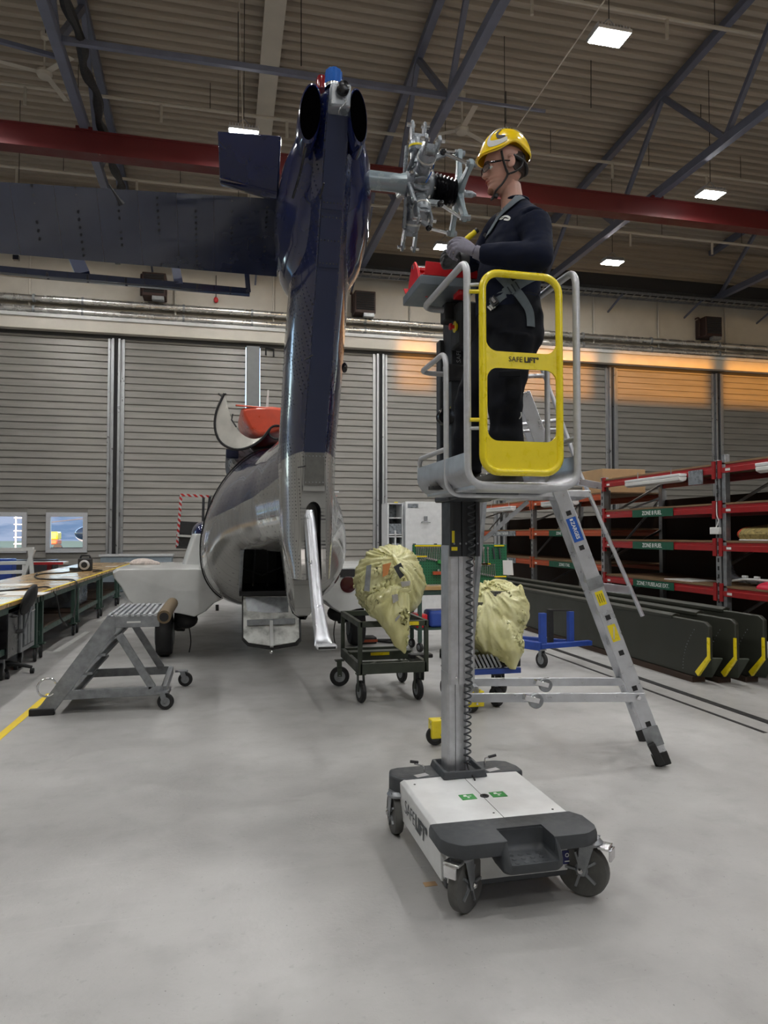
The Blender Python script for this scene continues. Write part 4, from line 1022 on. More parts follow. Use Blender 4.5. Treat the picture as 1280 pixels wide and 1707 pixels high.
cut(bk, MB().loft([[V(x, y, z) for x, y in rrect(a, b, c, d, .025)] for a, b, c, d, z in ((sx0+.045, sx1-.045, 2.83, 2.955, .226), (sx0+.032, sx1-.032, 2.818, 2.968, .236), (sx0+.028, sx1-.028, 2.72, 2.976, .25), (sx0+.026, sx1-.026, 2.68, 2.978, .42))]), M['dark'])
mb = MB()
for i in range(4):
    for j in range(3): mb.lathe((sx0+.075+i*.042, 2.850+j*.036, .225), (0,0,1), [(.012,0),(.010,.003),(.004,.0035)], 8)
part('step_studs', mb, M['dark'], bk)['kind'] = 'stuff'
# rear moulding around the mast foot
rp_ = [(bx0+.0, 3.74), (bx0-.02, 3.80), (bx0+.0, 3.88), (bx0+.05, 3.90), (bx1-.09, 3.90), (bx1-.03, 3.87), (bx1+.0, 3.78), (bx1+.0, 3.70), (bx0+.05, 3.70)]
part('rear_bumper', MB().loft([[V(x, y, z) for x, y in rp_] for z in (.22, .318)]), M['dark'], lift, bevel=.014, seg=3)
part('mast_collar', MB().loft([[V(x, y, z) for x, y in rrect(a, b, c, d, .012)] for a, b, c, d, z in ((1.165, 1.415, 3.64, 3.90, .315), (1.175, 1.405, 3.65, 3.89, .352), (1.19, 1.39, 3.665, 3.875, .352), (1.20, 1.38, 3.675, 3.865, .325))]), M['dark'], lift, bevel=.004)
for x, sx in ((1.10, -1), (1.45, 1)):
    part('release_lever', MB().tube([V(x, 3.78, .32), V(x, 3.78, .352), V(x+sx*.03-.02, 3.80, .362), V(x+sx*.05, 3.80, .37)], .005, 6), M['steel'], lift)
    part('lever_grip', MB().cyl((x+sx*.03, 3.80, .368), (x+sx*.075, 3.80, .376), .008, 8), M['black'], lift)
    part('rear_sticker', MB().box((x+sx*.03, 3.735, .3195), (.075, .04, .001), rz=.3), M['tubegrey'], lift)
# lettering on the left flank: SAFE light, LIFT heavy
xx = bx0+.0255
text('lettering', 'SAFE', .098, (xx-.004, 3.62, .205), (0,-1,0), (0,0,1), M['dark'], cvr, bold=-.0016, sx=.95)
text('lettering', 'LIFT°', .098, (xx-.004, 3.418, .205), (0,-1,0), (0,0,1), M['dark'], cvr, bold=.0035, sx=.95)
for x in (bx0+.105, bx1-.105):
    sk_ = part('castor_sticker', MB().bx(x-.022, x+.022, 2.990, 2.996, .13, .19), M['navylabel'], lift)
    part('sticker_mark', MB().tube([V(x+.008*math.cos(a), 2.989, .170+.008*math.sin(a)) for a in [k*.7 for k in range(9)]], .002, 5, closed=True).bx(x-.012, x+.012, 2.988, 2.990, .140, .145), M['letterwhite'], sk_)
for (x, z) in ((bx0+.035, .12), (bx0+.062, .125)): part('side_screw', MB().lathe((x, 2.996, z), (0,-1,0), [(.008,0),(.006,.004)], 8), M['steel'], lift)
M['olive_rim'] = mat('cast_grey_rim', (.085,.09,.095), .4, .4, .1, 20)
# castors
def castor(p, ang, r=.125, wth=.045, plate_z=.24, rim=True, brake=True, parent=lift, side=1):
    p = Vector(p); ax = V(math.cos(ang), math.sin(ang), 0); fw = V(-ax.y, ax.x, 0); c = V(p.x, p.y, r)
    w_ = part('castor_wheel', MB().lathe(c, ax, [(r*.80,-wth/2),(r*.96,-wth/2),(r,-wth*.3),(r,wth*.3),(r*.96,wth/2),(r*.80,wth/2)], 32), M['rubber'] if rim else M['black'], parent)
    rimm = M['olive_rim'] if rim else M['galv']
    m = MB(); n = 32
    m.lathe(c, ax, [(r*.82,-wth*.46),(r*.70,-wth*.46),(r*.66,-wth*.2),(r*.66,wth*.2),(r*.70,wth*.46),(r*.82,wth*.46)], 32)
    part('wheel_rim', m, rimm, w_)
    if rim:
        sp = MB(); 
        for k in range(5):
            a = 2*math.pi*k/5; d = fw*math.cos(a)+V(0,0,1)*math.sin(a)
            for s in (-1, 1): sp.beam(c+d*r*.2+ax*s*wth*.34, c+d*r*.68+ax*s*wth*.36, .010, .032, up=ax)
        part('wheel_spokes', sp, M['galv'], w_)
    part('wheel_hub', MB().lathe(c, ax, [(r*.12,-wth*.62),(r*.26,-wth*.5),(r*.26,wth*.5),(r*.12,wth*.62)], 16), M['galv'], w_)
    top = V(p.x, p.y, plate_z)
    off = -fw*.035*side
    for s in (-1, 1):
        q = ax*s*(wth/2+.012)
        part('castor_fork', MB().prism([c+q+fw*.018+V(0,0,-.02), c+q-fw*.018+V(0,0,-.02), top+q+off-fw*.035-V(0,0,.0), top+q+off+fw*.035], ax*s*.004), M['galv'], parent, bevel=.001)
        part('axle_nut', MB().lathe(c+q, ax*s, [(.014,0),(.014,.012),(.008,.018)], 6), M['steel'], parent)
    part('castor_head', MB().lathe(top+off-V(0,0,.03), (0,0,1), [(.05,0),(.055,.012),(.04,.03)], 20), M['galv'], parent)
    if brake:
        bo = top+off-fw*side*.065-V(0,0,.028)
        part('brake_pedal', MB().box(bo, (.075, .05, .014), M=Matrix((ax, fw, V(0,0,1))).transposed()), M['steel'], parent, bevel=.003)
        part('brake_lip', MB().box(bo-fw*side*.03-V(0,0,.028), (.06, .012, .05), M=Matrix((ax, fw, V(0,0,1))).transposed()), M['steel'], parent, bevel=.003)
p1 = onz(781, 1508, 0); p2 = onz(984, 1486, 0)
castor((1.045, 2.955, 0), R(-50), r=.118, plate_z=.265)
castor((1.605, 2.965, 0), R(44), r=.118, plate_z=.265)
castor((bx0+.015, 3.80, 0), 0, r=.11, brake=False); castor((bx1-.015, 3.80, 0), 0, r=.11, brake=False)

# ---- mast
def chan(x, w_, d_, z0, z1, name, m, yb=3.86):
    y0 = yb-d_; gr = .008
    pr = [(x-w_/2, y0+.012), (x-w_/2+.012, y0), (x-w_*.16, y0), (x-w_*.16, y0+gr), (x-w_*.12, y0+gr), (x-w_*.12, y0), (x+w_*.05, y0), (x+w_*.05, y0+gr*2), (x+w_*.34, y0+gr*2), (x+w_*.34, y0), (x+w_/2-.012, y0), (x+w_/2, y0+.012), (x+w_/2, yb-.005), (x-w_/2, yb-.005)]
    return part(name, MB().loft([[V(a, b, z0) for a, b in pr], [V(a, b, z1) for a, b in pr]]), m, lift, smooth=20)
chan(1.283, .125, .12, .318, .86, 'mast_section', M['alu'])
chan(1.298, .152, .145, .80, 1.56, 'mast_section', M['alu'])
chan(1.312, .172, .17, 1.50, 1.812, 'mast_housing', M['darkbox'])
for k in range(5): part('housing_screw', MB().lathe((1.245+k*.034, 3.69, 1.57), (0,-1,0), [(.006,0),(.005,.003)], 8), M['galv'], lift)
part('warning_label', MB().bx(1.232, 1.246, 3.686, 3.69, 1.575, 1.64), M['yellow'], lift)
part('warning_label', MB().bx(1.229, 1.262, 3.686, 3.69, 1.532, 1.552), M['yellow'], lift)
part('section_bolt', MB().lathe((1.262, 3.715, .84), (0,-1,0), [(.006,0),(.005,.003)], 8), M['steel'], lift)
hx_ = []
turns = 38; z0, z1 = .36, 1.79
for i in range(turns*10+1):
    a = 2*math.pi*i/10; z = z0+(z1-z0)*i/(turns*10); yb = 3.72 if z < .80 else 3.70 if z < 1.5 else 3.675
    hx_.append(V(1.325+.014*(z-.3)/1.5+.019*math.cos(a), yb-.004+.012*math.sin(a), z))
part('coiled_cable', MB().tube(hx_, .0046, 6), M['dark'], lift)
part('cable_lead', MB().tube(smoothpath([V(1.325,3.72,.37), V(1.322,3.68,.345), V(1.33,3.63,.322), V(1.325,3.60,.318)], 4), .005, 6), M['black'], lift)
# ---- platform
PX0, PX1, PY0, PY1, PZ = 1.045, 1.59, 2.93, 3.70, 1.845
part('floor_plate', MB().bx(PX0+.05, PX1-.05, PY0+.02, PY1, PZ-.025, PZ), M['alu'], lift, bevel=.006)
part('support_arm', MB().loft([[V(x, 3.70, 1.80), V(x, 3.70, 1.832), V(x, 3.22, 1.832), V(x, 3.22, 1.815)] for x in (1.20, 1.42)]), M['darkbox'], lift, bevel=.004)
part('mast_cap', MB().bx(1.19, 1.44, 3.62, 3.88, 1.80, 1.832), M['darkbox'], lift, bevel=.01)
def trayprof(y, ht):
    r = .10; o = [V(PX0-.0, y, PZ-.02+ht)]
    for k in range(9):
        a = math.pi*(1+k/16); o.append(V(PX0+r+r*math.cos(a), y, PZ-.02+r-.0+r*math.sin(a)-.0))
    for k in range(9):
        a = math.pi*(1.5+k/16); o.append(V(PX1-r+r*math.cos(a), y, PZ-.02+r+r*math.sin(a)))
    o.append(V(PX1, y, PZ-.02+ht)); return o
t0 = [trayprof(y, .155) for y in (2.955, 3.3, 3.66, 3.72)]
q_ = MB()
for i in range(3):
    a, b = t0[i], t0[i+1]
outer_ = MB()
rings_in = [[p+V((LX-p.x)*.012, 0, .006 if 3 < j < 17 else 0) for j, p in enumerate(r_)] for r_ in t0]
for A, B, rev in ((t0, rings_in, 0),):
    n1 = len(A[0]); base = 0; mb = MB()
    for r_ in A: mb.v += r_
    for r_ in B: mb.v += r_
    o2 = n1*len(A)
    for i in range(len(A)-1):
        for k in range(n1-1):
            mb.f.append([i*n1+k, i*n1+k+1, (i+1)*n1+k+1, (i+1)*n1+k]); mb.f.append([o2+i*n1+k, o2+(i+1)*n1+k, o2+(i+1)*n1+k+1, o2+i*n1+k+1])
        mb.f.append([i*n1, (i+1)*n1, o2+(i+1)*n1, o2+i*n1]); mb.f.append([i*n1+n1-1, o2+i*n1+n1-1, o2+(i+1)*n1+n1-1, (i+1)*n1+n1-1])
    for k in range(n1-1):
        mb.f.append([k, o2+k, o2+k+1, k+1]); e = (len(A)-1)*n1; mb.f.append([e+k, e+k+1, o2+e+k+1, o2+e+k])
part('toe_board_tray', mb, M['alu'], lift, smooth=40)
mb = MB()
for k in range(9): mb.bx(PX0+.10, PX1-.10, 3.0+k*.075, 3.006+k*.075, PZ, PZ+.003)
part('floor_ribs', mb, M['alu'], lift)['kind'] = 'stuff'
# tubes: front hoop with side rails, mid hoop
TR = .0165
xl, xr = 1.055, 1.582
ft = 2.835
def hoop2(y, zt, zb, ybk, nm, r=TR):
    L = arc([V(xl+.20, ybk, zt-.0), V(xl, ybk, zt), V(xl, y, zt), V(xl, y, zb), V(xr, y, zb), V(xr, y, zt), V(xr, ybk, zt), V(xr-.20, ybk, zt)], .085, 8)
    return part(nm, MB().tube(L, r, 14), M['tubegrey'], lift)
hoop2(PY0+.01, ft, PZ-.008, 3.64, 'guard_rail')
hoop2(3.24, 2.50, PZ-.035, 3.70, 'guard_rail', .0135)
L = arc([V(xl, 3.24, 2.03), V(xl, 3.71, 2.03), V(xl, 3.71, 1.93)], .06, 6)
part('lower_rail', MB().tube(L, .0125, 12), M['tubegrey'], lift)
L = arc([V(xr, 2.94, 2.06), V(xr, 3.71, 2.03), V(xr, 3.71, 1.93)], .06, 6)
part('lower_rail', MB().tube(L, .0125, 12), M['tubegrey'], lift)
# mast head column and control box
part('control_column', MB().bx(1.225, 1.32, 3.67, 3.82, 1.83, 2.93), M['darkbox'], lift, bevel=.006)
part('column_cover', MB().bx(1.20, 1.29, 3.80, 3.87, 1.83, 2.72), M['dark'], lift, bevel=.006)
part('rail_clamp', MB().bx(1.17, 1.34, 3.60, 3.70, 2.77, 2.87), M['black'], lift, bevel=.01)
part('rail_clamp', MB().bx(1.19, 1.34, 3.655, 3.735, 2.46, 2.55), M['black'], lift, bevel=.01)
part('control_box', MB().bx(1.215, 1.35, 3.50, 3.66, 2.62, 2.85), M['black'], lift, bevel=.012)
es = part('emergency_stop', MB().lathe((1.205, 3.55, 2.72), (-1,0,0), [(.020,-.01),(.020,.0),(.030,.0),(.030,.003)], 20), M['yellow'], lift)
part('stop_button', MB().lathe((1.20, 3.55, 2.72), (-1,0,0), [(.010,0),(.010,.012),(.018,.014),(.018,.024),(.008,.028)], 16), M['red'], es)
text('lettering', 'SAFE LIFT', .035, (1.268, 3.668, 2.56), (0,0,1), (-1,0,0), M['tubegrey'], lift)
text('lettering', 'MAST LIFT', .03, (1.268, 3.668, 2.30), (0,0,1), (-1,0,0), M['tubegrey'], lift) if False else None
tb = part('tool_tray', MB().bx(.985, 1.30, 3.44, 3.80, 2.895, 2.945), mat('slate_grey_tray', (.13,.155,.18), .45, 0, .06, 20), lift, bevel=.005)
part('tray_rivet', MB().lathe((1.07, 3.62, 2.895), (0,0,-1), [(.008,0),(.006,.002)], 10), M['red'], tb)
part('tray_latch', MB().bx(1.20, 1.26, 3.47, 3.56, 2.868, 2.895), M['red'], tb, bevel=.004)
# cable reel dropper beside the column
rl = at(742, 695, 3.86)
part('safety_reel', MB().lathe(rl, (0,-1,0), [(.02,-.03),(.045,-.026),(.05,0),(.045,.026),(.02,.03)], 24), M['blackgloss'], lift)
part('reel_cord', MB().cyl(rl+V(.03,0,.05), rl+V(.06,0,.12), .003, 5), M['yellow'], lift)
# ---- yellow gate
gy = 2.905; gx0, gx1, gz0, gz1 = 1.113, 1.478, 1.893, 2.772
def rr3(x0, x1, z0, z1, r, n=8, rev=False):
    p = [V(x, gy, z) for x, z in rrect(x0, x1, z0, z1, r, n)]
    return p[::-1] if rev else p
gate = part('gate_frame', MB().tube(rr3(gx0, gx1, gz0, gz1, .075), .0165, 14, closed=True), M['yellow'], lift)
def gplate(outer, holes, nm):
    cu = bpy.data.curves.new(nm, 'CURVE'); cu.dimensions = '2D'; cu.fill_mode = 'BOTH'; cu.extrude = .004
    for pts in [outer]+holes:
        sp = cu.splines.new('POLY'); sp.points.add(len(pts)-1); sp.use_cyclic_u = True
        for i, (x, z) in enumerate(pts): sp.points[i].co = (x, z, 0, 1)
    o = bpy.data.objects.new(nm, cu); C.objects.link(o)
    dg = bpy.context.evaluated_depsgraph_get(); dg.update(); me = bpy.data.meshes.new_from_object(o.evaluated_get(dg)); bpy.data.objects.remove(o, do_unlink=True)
    me.transform(ROOTM[lift.name].inverted() @ Matrix.Translation((0, gy, 0)) @ Matrix.Rotation(R(90), 4, 'X'))
    me.materials.clear(); me.materials.append(M['yellow'])
    o = bpy.data.objects.new(nm, me); C.objects.link(o); o.parent = gate; return o
gplate(rrect(gx0, gx1, gz0, gz1, .075, 8), [rrect(gx0+.014, gx1-.014, 2.425, gz1-.012, .055, 8), rrect(gx0+.020, gx1-.016, 2.03, 2.352, .050, 8)], 'gate_panel')
for z in (2.685, 2.12): part('gate_hinge', MB().cyl((1.058, gy+.012, z), (gx0, gy, z), .009, 10), M['yellow'], gate); 
for z in (2.72, 2.085): part('hinge_pin', MB().cyl((1.058, gy+.03, z), (gx0-.01, gy+.012, z), .008, 10), M['tubegrey'], lift)
text('lettering', 'SAFE', .032, (1.232, gy-.006, 2.392), (1,0,0), (0,0,1), M['letter'], gate, sx=1.0)
text('lettering', 'LIFT°', .032, (1.306, gy-.006, 2.392), (1,0,0), (0,0,1), M['letter'], gate, bold=.0012, sx=1.0)
part('gate_warning', MB().bx(1.43, 1.45, gy-.018, gy-.0165, 2.305, 2.32), M['letter'], gate) if False else None

# red tool caddy on the tray
p0 = V(1.02, 3.47, 2.945)
cad = thing('tool_caddy', 'red plastic tool caddy with an aluminium handle, on the grey tray of the lift', 'tool caddy', (1.17, 3.60, 2.945))
mb = MB()
part('tray_front', MB().prism([(1.005,3.44,2.947),(1.30,3.44,2.947),(1.28,3.425,3.005),(1.01,3.425,3.010)], (0,.008,0)), M['red'], cad, bevel=.002)
part('tray_back', MB().prism([(1.0,3.78,2.947),(1.30,3.78,2.947),(1.31,3.80,2.995),(.99,3.80,2.995)], (0,.008,0)), M['red'], cad, bevel=.002)
part('tray_base', MB().bx(1.0, 1.30, 3.44, 3.79, 2.946, 2.954), M['red'], cad)
for x in (.992, 1.30): part('end_plate', MB().prism([(x,3.50,2.947),(x,3.72,2.947),(x,3.70,2.99),(x,3.635,3.065),(x,3.585,3.065),(x,3.52,3.0)] , (.012,0,0)), M['red'], cad, bevel=.003)
part('handle', MB().cyl((.99, 3.61, 3.045), (1.315, 3.61, 3.045), .013, 14), M['steel'], cad)
part('handle_grip', MB().bx(1.0, 1.30, 3.625, 3.64, 3.02, 3.05), M['red'], cad)

# ================================================================== THE WORKER
PO = V(1.353, 3.27, PZ)
pr_ = V(.923, -.384, 0); pf_ = V(.384, .923, 0)   # across the picture, and away from the camera
KS = 341.0
def W(px, py, d=0.0):
    "worker frame: across, towards the viewer d, height"
    k = 1 - d/3.46     # nearer points sit nearer the axis of view
    return PO + pr_*((px-840)/KS*k) - pf_*d + V(0,0,((891-py)/KS*k) - .225)
man = thing('person', 'worker in navy sweatshirt, black trousers and yellow helmet standing on the lift', 'person', PO)

def headmesh():
    tab = [ # z, front, back, halfwidth
     (.000,.050,-.000,.016), (.006,.064,-.012,.026), (.018,.074,-.026,.038), (.030,.074,-.036,.045), (.042,.069,-.044,.050), (.050,.073,-.052,.053), (.057,.070,-.058,.055),
     (.064,.076,-.064,.058), (.074,.075,-.074,.061), (.090,.077,-.084,.064), (.105,.078,-.092,.067), (.120,.075,-.098,.069), (.132,.081,-.101,.071), (.142,.086,-.103,.072),
     (.158,.085,-.106,.074), (.175,.080,-.105,.075), (.192,.070,-.099,.072), (.208,.053,-.085,.062), (.220,.030,-.062,.045), (.228,.002,-.03,.022), (.230,-.01,-.016,.004)]
    rings = []; z = 0.0; n = 64
    while z <= .2301:
        f, b, hw = lerp_tab(tab, z); ring = []
        nose = 0
        if .072 < z < .135:
            t = (z-.074)/.06; nose = .031*max(0, 1-t)**.85 if z > .080 else .031*(z-.072)/.008*.9
        for k in range(n):
            a = 2*math.pi*k/n; ca, sa = math.cos(a), math.sin(a)
            cx = (f+b)/2*.55; rx = (f-cx) if ca > 0 else (cx-b)
            e = 2.35 if ca > 0 else 2.0
            x = cx+rx*math.copysign(abs(ca)**(2/e), ca); y = hw*math.copysign(abs(sa)**(2/e), sa)
            if ca > 0:
                wn = .0095 + .007*max(0, min(1, (.095-z)/.02))
                x += nose*math.exp(-(y/wn)**2)
                x += .005*math.exp(-((z-.0655)/.0045)**2)*math.exp(-(y/.022)**2) + .006*math.exp(-((z-.0540)/.0045)**2)*math.exp(-(y/.019)**2) - .004*math.exp(-((z-.0600)/.0018)**2)*math.exp(-(y/.024)**2)
                x -= .011*math.exp(-((abs(y)-.031)/.013)**2)*math.exp(-((z-.115)/.011)**2)
                x += .004*math.exp(-((abs(y)-.028)/.018)**2)*math.exp(-((z-.133)/.006)**2)
                x += .003*math.exp(-((abs(y)-.045)/.014)**2)*math.exp(-((z-.092)/.012)**2)
            ring.append(V(x, y, z))
        rings.append(ring); z += .0028
    return rings
HM = Matrix.Translation(W(845, 326, 0)+V(0,0,.034)) @ Matrix(((-pr_.x, -pf_.x, 0), (-pr_.y, -pf_.y, 0), (0, 0, 1))).to_4x4()
# head axes: x forward (picture left), y towards the viewer, z up; turned a little to the viewer, bowed
HM = HM @ Matrix.Rotation(R(16), 4, 'Z') @ Matrix.Rotation(R(2), 4, 'Y')
HM = HM @ Matrix.Scale(1.07, 4)
def H(x, y, z): return HM @ V(x, y, z)
# body: head, neck, trunk, arms, legs as one skin
hd_ = MB().loft(headmesh()); hd_.xf(HM)
for s_ in (1, -1):   # ears
    e = MB().ell((0,0,0), (.019, .007, .031), 16, 10); e.xf(HM @ Matrix.Translation((-.018, s_*.074, .122)) @ Matrix.Rotation(R(-14), 4, 'Y') @ Matrix.Rotation(R(-18*s_), 4, 'Z')); hd_.add(e.v, e.f)
    e = MB().tube([V(-.018+.016*math.cos(a), s_*.0795, .124+.027*math.sin(a)) for a in [R(40+30*k) for k in range(8)]], .0036, 8); e.xf(HM @ Matrix.Rotation(R(0), 4, 'Y')); hd_.add(e.v, e.f)
neck = [H(-.034, 0, .045), W(859, 330), W(862, 352), W(866, 375), W(868, 400)]
hd_.tube(neck, [.050,.056,.062,.085,.10], 24)
SHn, ELn, WRn = W(893, 368, .155), W(903, 424, .27), W(806, 412, .20)
SHf, ELf, WRf = W(838, 372, -.16), W(800, 432, -.20), W(768, 416, .02)
hd_.ell(W(866, 425), (.09, .10, .14)); 
for a, b, c in ((SHn, ELn, WRn), (SHf, ELf, WRf)):
    hd_.tube([W(866, 380), a], [.06, .055], 14); hd_.tube([a, a.lerp(b, .5), b], [.052,.048,.040], 14); hd_.tube([b, b.lerp(c, .4), c], [.040,.038,.027], 14)
HPn, KNn, ANn = W(858, 560, .09), W(846, 668, .10), W(843, 775, .10)
HPf, KNf, ANf = W(830, 560, -.09), W(788, 672, -.07), W(780, 775, -.06)
hd_.tube([W(862, 440), W(852, 520), W(850, 555)], [.09, .10, .10], 18)
for a, b, c in ((HPn, KNn, ANn), (HPf, KNf, ANf)): hd_.tube([W(850, 545), a], [.07,.08], 14); hd_.tube([a, b, c], [.080, .055, .035], 16)
body = blob('body', hd_, M['skin'], man, voxel=.0034, smooth_it=2)
# ---- sweatshirt: torso sections in the worker frame, sleeves fused on
TW = R(34)   # chest swung towards the viewer
def torso(px, py, rx, ry, n=28, tw=TW, d=0):
    c = W(px, py, d); fx = -pr_*math.cos(tw) - pf_*math.sin(tw); sy = V(0,0,1).cross(fx)
    out = []
    for k in range(n):
        a = 2*math.pi*k/n; ca, sa = math.cos(a), math.sin(a)
        out.append(c + fx*rx*math.copysign(abs(ca)**.85, ca) + sy*ry*math.copysign(abs(sa)**.85, sa))
    return out
sw = MB().loft([torso(866, 328, .054, .060), torso(867, 337, .062, .080), torso(868, 352, .078, .125), torso(869, 366, .104, .172), torso(864, 390, .126, .185), torso(859, 420, .138, .178), torso(853, 450, .142, .172), torso(850, 480, .146, .170), torso(850, 505, .134, .165), torso(850, 518, .128, .160)])
sw.tube([W(870, 362), SHn], [.085, .082], 18); sw.tube([W(864, 366), SHf], [.085, .078], 18)
sw.tube(smoothpath([SHn+V(0,0,.012), SHn.lerp(ELn, .35)+V(.01,0,0), ELn, ], 4), [.082,.082,.080,.078,.074,.070,.068,.066,.064], 18)
sw.ell(ELn, (.066,.066,.066)); sw.tube([ELn, ELn.lerp(WRn, .3), ELn.lerp(WRn, .65), ELn.lerp(WRn, .92), WRn], [.066,.068,.057,.046,.040], 18)
sw.tube([SHf, SHf.lerp(ELf, .5), ELf], [.078,.070,.062], 16); sw.ell(ELf, (.062,.062,.062)); sw.tube([ELf, ELf.lerp(WRf, .5), ELf.lerp(WRf, .85), WRf], [.062,.056,.044,.038], 16)
shirt = blob('sweatshirt', sw, M['navy_cloth'], man, voxel=.010, smooth_it=7)
# folds
for v in shirt.data.vertices:
    p = v.co; q = V(p.x*3, p.y*3, p.z*9); k = noise.noise(q*2.3)*.6 + noise.noise(q*5.1)*.3
    v.co = p + v.normal*.007*k
# ---- trousers
tr = MB().loft([torso(851, 486, .130, .160), torso(852, 505, .138, .166), torso(853, 530, .150, .172), torso(855, 552, .152, .172), torso(853, 575, .140, .165), torso(850, 595, .115, .15)])
def leg(a, b, c, extra):
    pts = smoothpath([a, a.lerp(b, .5)+V(0,0,0), b, b.lerp(c, .45)+pr_*.006, c], 5); m = len(pts)
    rs = [ .112 - .030*min(1, i/(m*.5)) for i in range(m)]
    rs = [r_ - .006*math.sin(i*1.1)*(i > m*.5) for i, r_ in enumerate(rs)]
    tr.tube(pts, rs, 20)
leg(HPn, KNn, ANn+V(0,0,-.035), 0); leg(HPf, KNf, ANf+V(0,0,-.035), 0)
tr.ell(W(858, 640, .17), (.05, .035, .09))
pants = blob('trousers', tr, M['trousers'], man, voxel=.011, smooth_it=6)
for v in pants.data.vertices:
    p = v.co; k = noise.noise(V(p.x*6, p.y*6, p.z*16)) ; v.co = p + v.normal*.008*k
part('thigh_pocket_flap', MB().box(W(853, 620, .225), (.10, .008, .03), M=Matrix((pr_, pf_, V(0,0,1))).transposed()), M['trousers'], man, bevel=.003)
part('pocket_thread', MB().tube(smoothpath([W(872, 686, .15), W(872, 692, .19), W(869, 697, .19)], 3), .0022, 5), M['reflective'], man)
part('keeper_cord', MB().tube(smoothpath([W(876, 566, .06), W(880, 575, .06), W(884, 586, .06), W(887, 597, .06)], 4), .004, 6), M['black'], man)
# ---- shoes
def shoe(c, dr):
    dr = dr.normalized(); sd = V(-dr.y, dr.x, 0); m = MB(); rg = []
    for t, hw, h in ((-.09, .022, .04), (-.08, .034, .075), (-.04, .038, .085), (.02, .040, .082), (.07, .045, .060), (.12, .047, .046), (.165, .038, .036), (.185, .018, .024)):
        rg.append([c+dr*t+sd*hw*x+V(0,0,.004+h*z) for x, z in ((-.9,0),(-1,.25),(-.92,.7),(-.5,1),(0,1.05),(.5,1),(.92,.7),(1,.25),(.9,0))])
    o = part('work_shoe', m.loft(rg), mat('dark_suede', (.06,.058,.055), .8), man, smooth=60)
    sl = MB(); sl.loft([[c+dr*t+sd*hw*s_+V(0,0,z) for t, hw, s_ in ((-.095,.030,-1),(0,.044,-1),(.11,.052,-1),(.17,.036,-1),(.192,.0,0),(.17,.036,1),(.11,.052,1),(0,.044,1),(-.095,.030,1))] for z in (.0, .018)])
    part('sole', sl, M['black'], o)
    lc = MB()
    for k in range(4): q = c+dr*(.03+k*.028)+V(0,0,.083-k*.011); lc.tube([q-sd*.026-V(0,0,.012), q+V(0,0,.006), q+sd*.026-V(0,0,.012)], .003, 5)
    part('laces', lc, M['reflective'], o)
fd = -pr_*.96 - pf_*.25
an = ANn.copy(); an.z = PZ; shoe(an+pr_*.0, fd); an = ANf.copy(); an.z = PZ; shoe(an, fd+pf_*.1)

# ---- helmet
hb_ = []
for i in range(19):
    t = i/18; ph = t*math.pi/2
    k = math.cos(ph)**.82 if i < 18 else 0.001; h = math.sin(ph)
    ring = []
    for j in range(56):
        a = 2*math.pi*j/56; ca, sa = math.cos(a), math.sin(a)
        fx, bxk = .118, .124
        rim = -.004*math.cos(a) + (.030*max(0, math.cos((a-math.pi*.62 if sa > 0 else -a-0+math.pi*0)))*0)
        lift_ = .036*math.exp(-((abs(((a+math.pi) % (2*math.pi))-math.pi)-1.75)/.42)**2)*(1-t)**3      # arch over the ear
        x = (fx if ca > 0 else bxk)*ca*k; y = .099*sa*k
        z = .170 + lift_ + rim*(1-t)*1.0 + (.132)*h
        if ca > 0: x += .014*(1-t)**6*ca
        ring.append(V(x-.012, y, z))
    hb_.append(ring)
inner_ = [[p + V(-(p.x+.012)*.05, -p.y*.05, -.004) for p in r_] for r_ in hb_]
hm = MB(); n = 56
for r_ in hb_+inner_: hm.v += r_
for i in range(18):
    for k in range(n):
        l = (k+1) % n; o2 = 19*n
        hm.f.append([i*n+k, i*n+l, (i+1)*n+l, (i+1)*n+k]); hm.f.append([o2+i*n+k, o2+(i+1)*n+k, o2+(i+1)*n+l, o2+i*n+l])
for k in range(n): l = (k+1) % n; hm.f.append([k, 19*n+k, 19*n+l, l])
hm.xf(HM)
helm = part('helmet', hm, M['helmet'], man, smooth=60)
def hp(a, t, off=.0015):
    "point on the shell: a = angle from the forehead towards the viewer, t = height fraction"
    ph = t*math.pi/2; k = math.cos(ph)**.82; ca, sa = math.cos(a), math.sin(a)
    lift_ = .036*math.exp(-((abs(((a+math.pi) % (2*math.pi))-math.pi)-1.75)/.42)**2)*(1-t)**3
    x = (.118 if ca > 0 else .124)*ca*k; y = .099*sa*k; z = .170+lift_-.004*math.cos(a)*(1-t)+.132*math.sin(ph)
    if ca > 0: x += .014*(1-t)**6*ca
    v = V(x, y, z-.170).normalized(); return HM @ (V(x-.012, y, z)+v*off)
def shellstrip(path, w0, mt, nm, thick=.002):
    rings = []
    for i, (a, t, wd) in enumerate(path):
        a2, t2, _ = path[min(i+1, len(path)-1)]; a1, t1, _ = path[max(i-1, 0)]
        da, dt = a2-a1, t2-t1; L = math.hypot(da, dt) or 1; na, nt2 = -dt/L, da/L
        rings.append([hp(a+na*wd, min(.985, max(0.01, t+nt2*wd)), .0012), hp(a-na*wd, min(.985, max(.01, t-nt2*wd)), .0012), hp(a-na*wd, min(.985, max(.01, t-nt2*wd)), .0012+thick), hp(a+na*wd, min(.985, max(.01, t+nt2*wd)), .0012+thick)])
    return part(nm, MB().loft(rings), mt, helm, smooth=50)
def sp2(pts, n=5):
    q = smoothpath([V(*p) for p in pts], n); return [(p.x, p.y, p.z) for p in q]
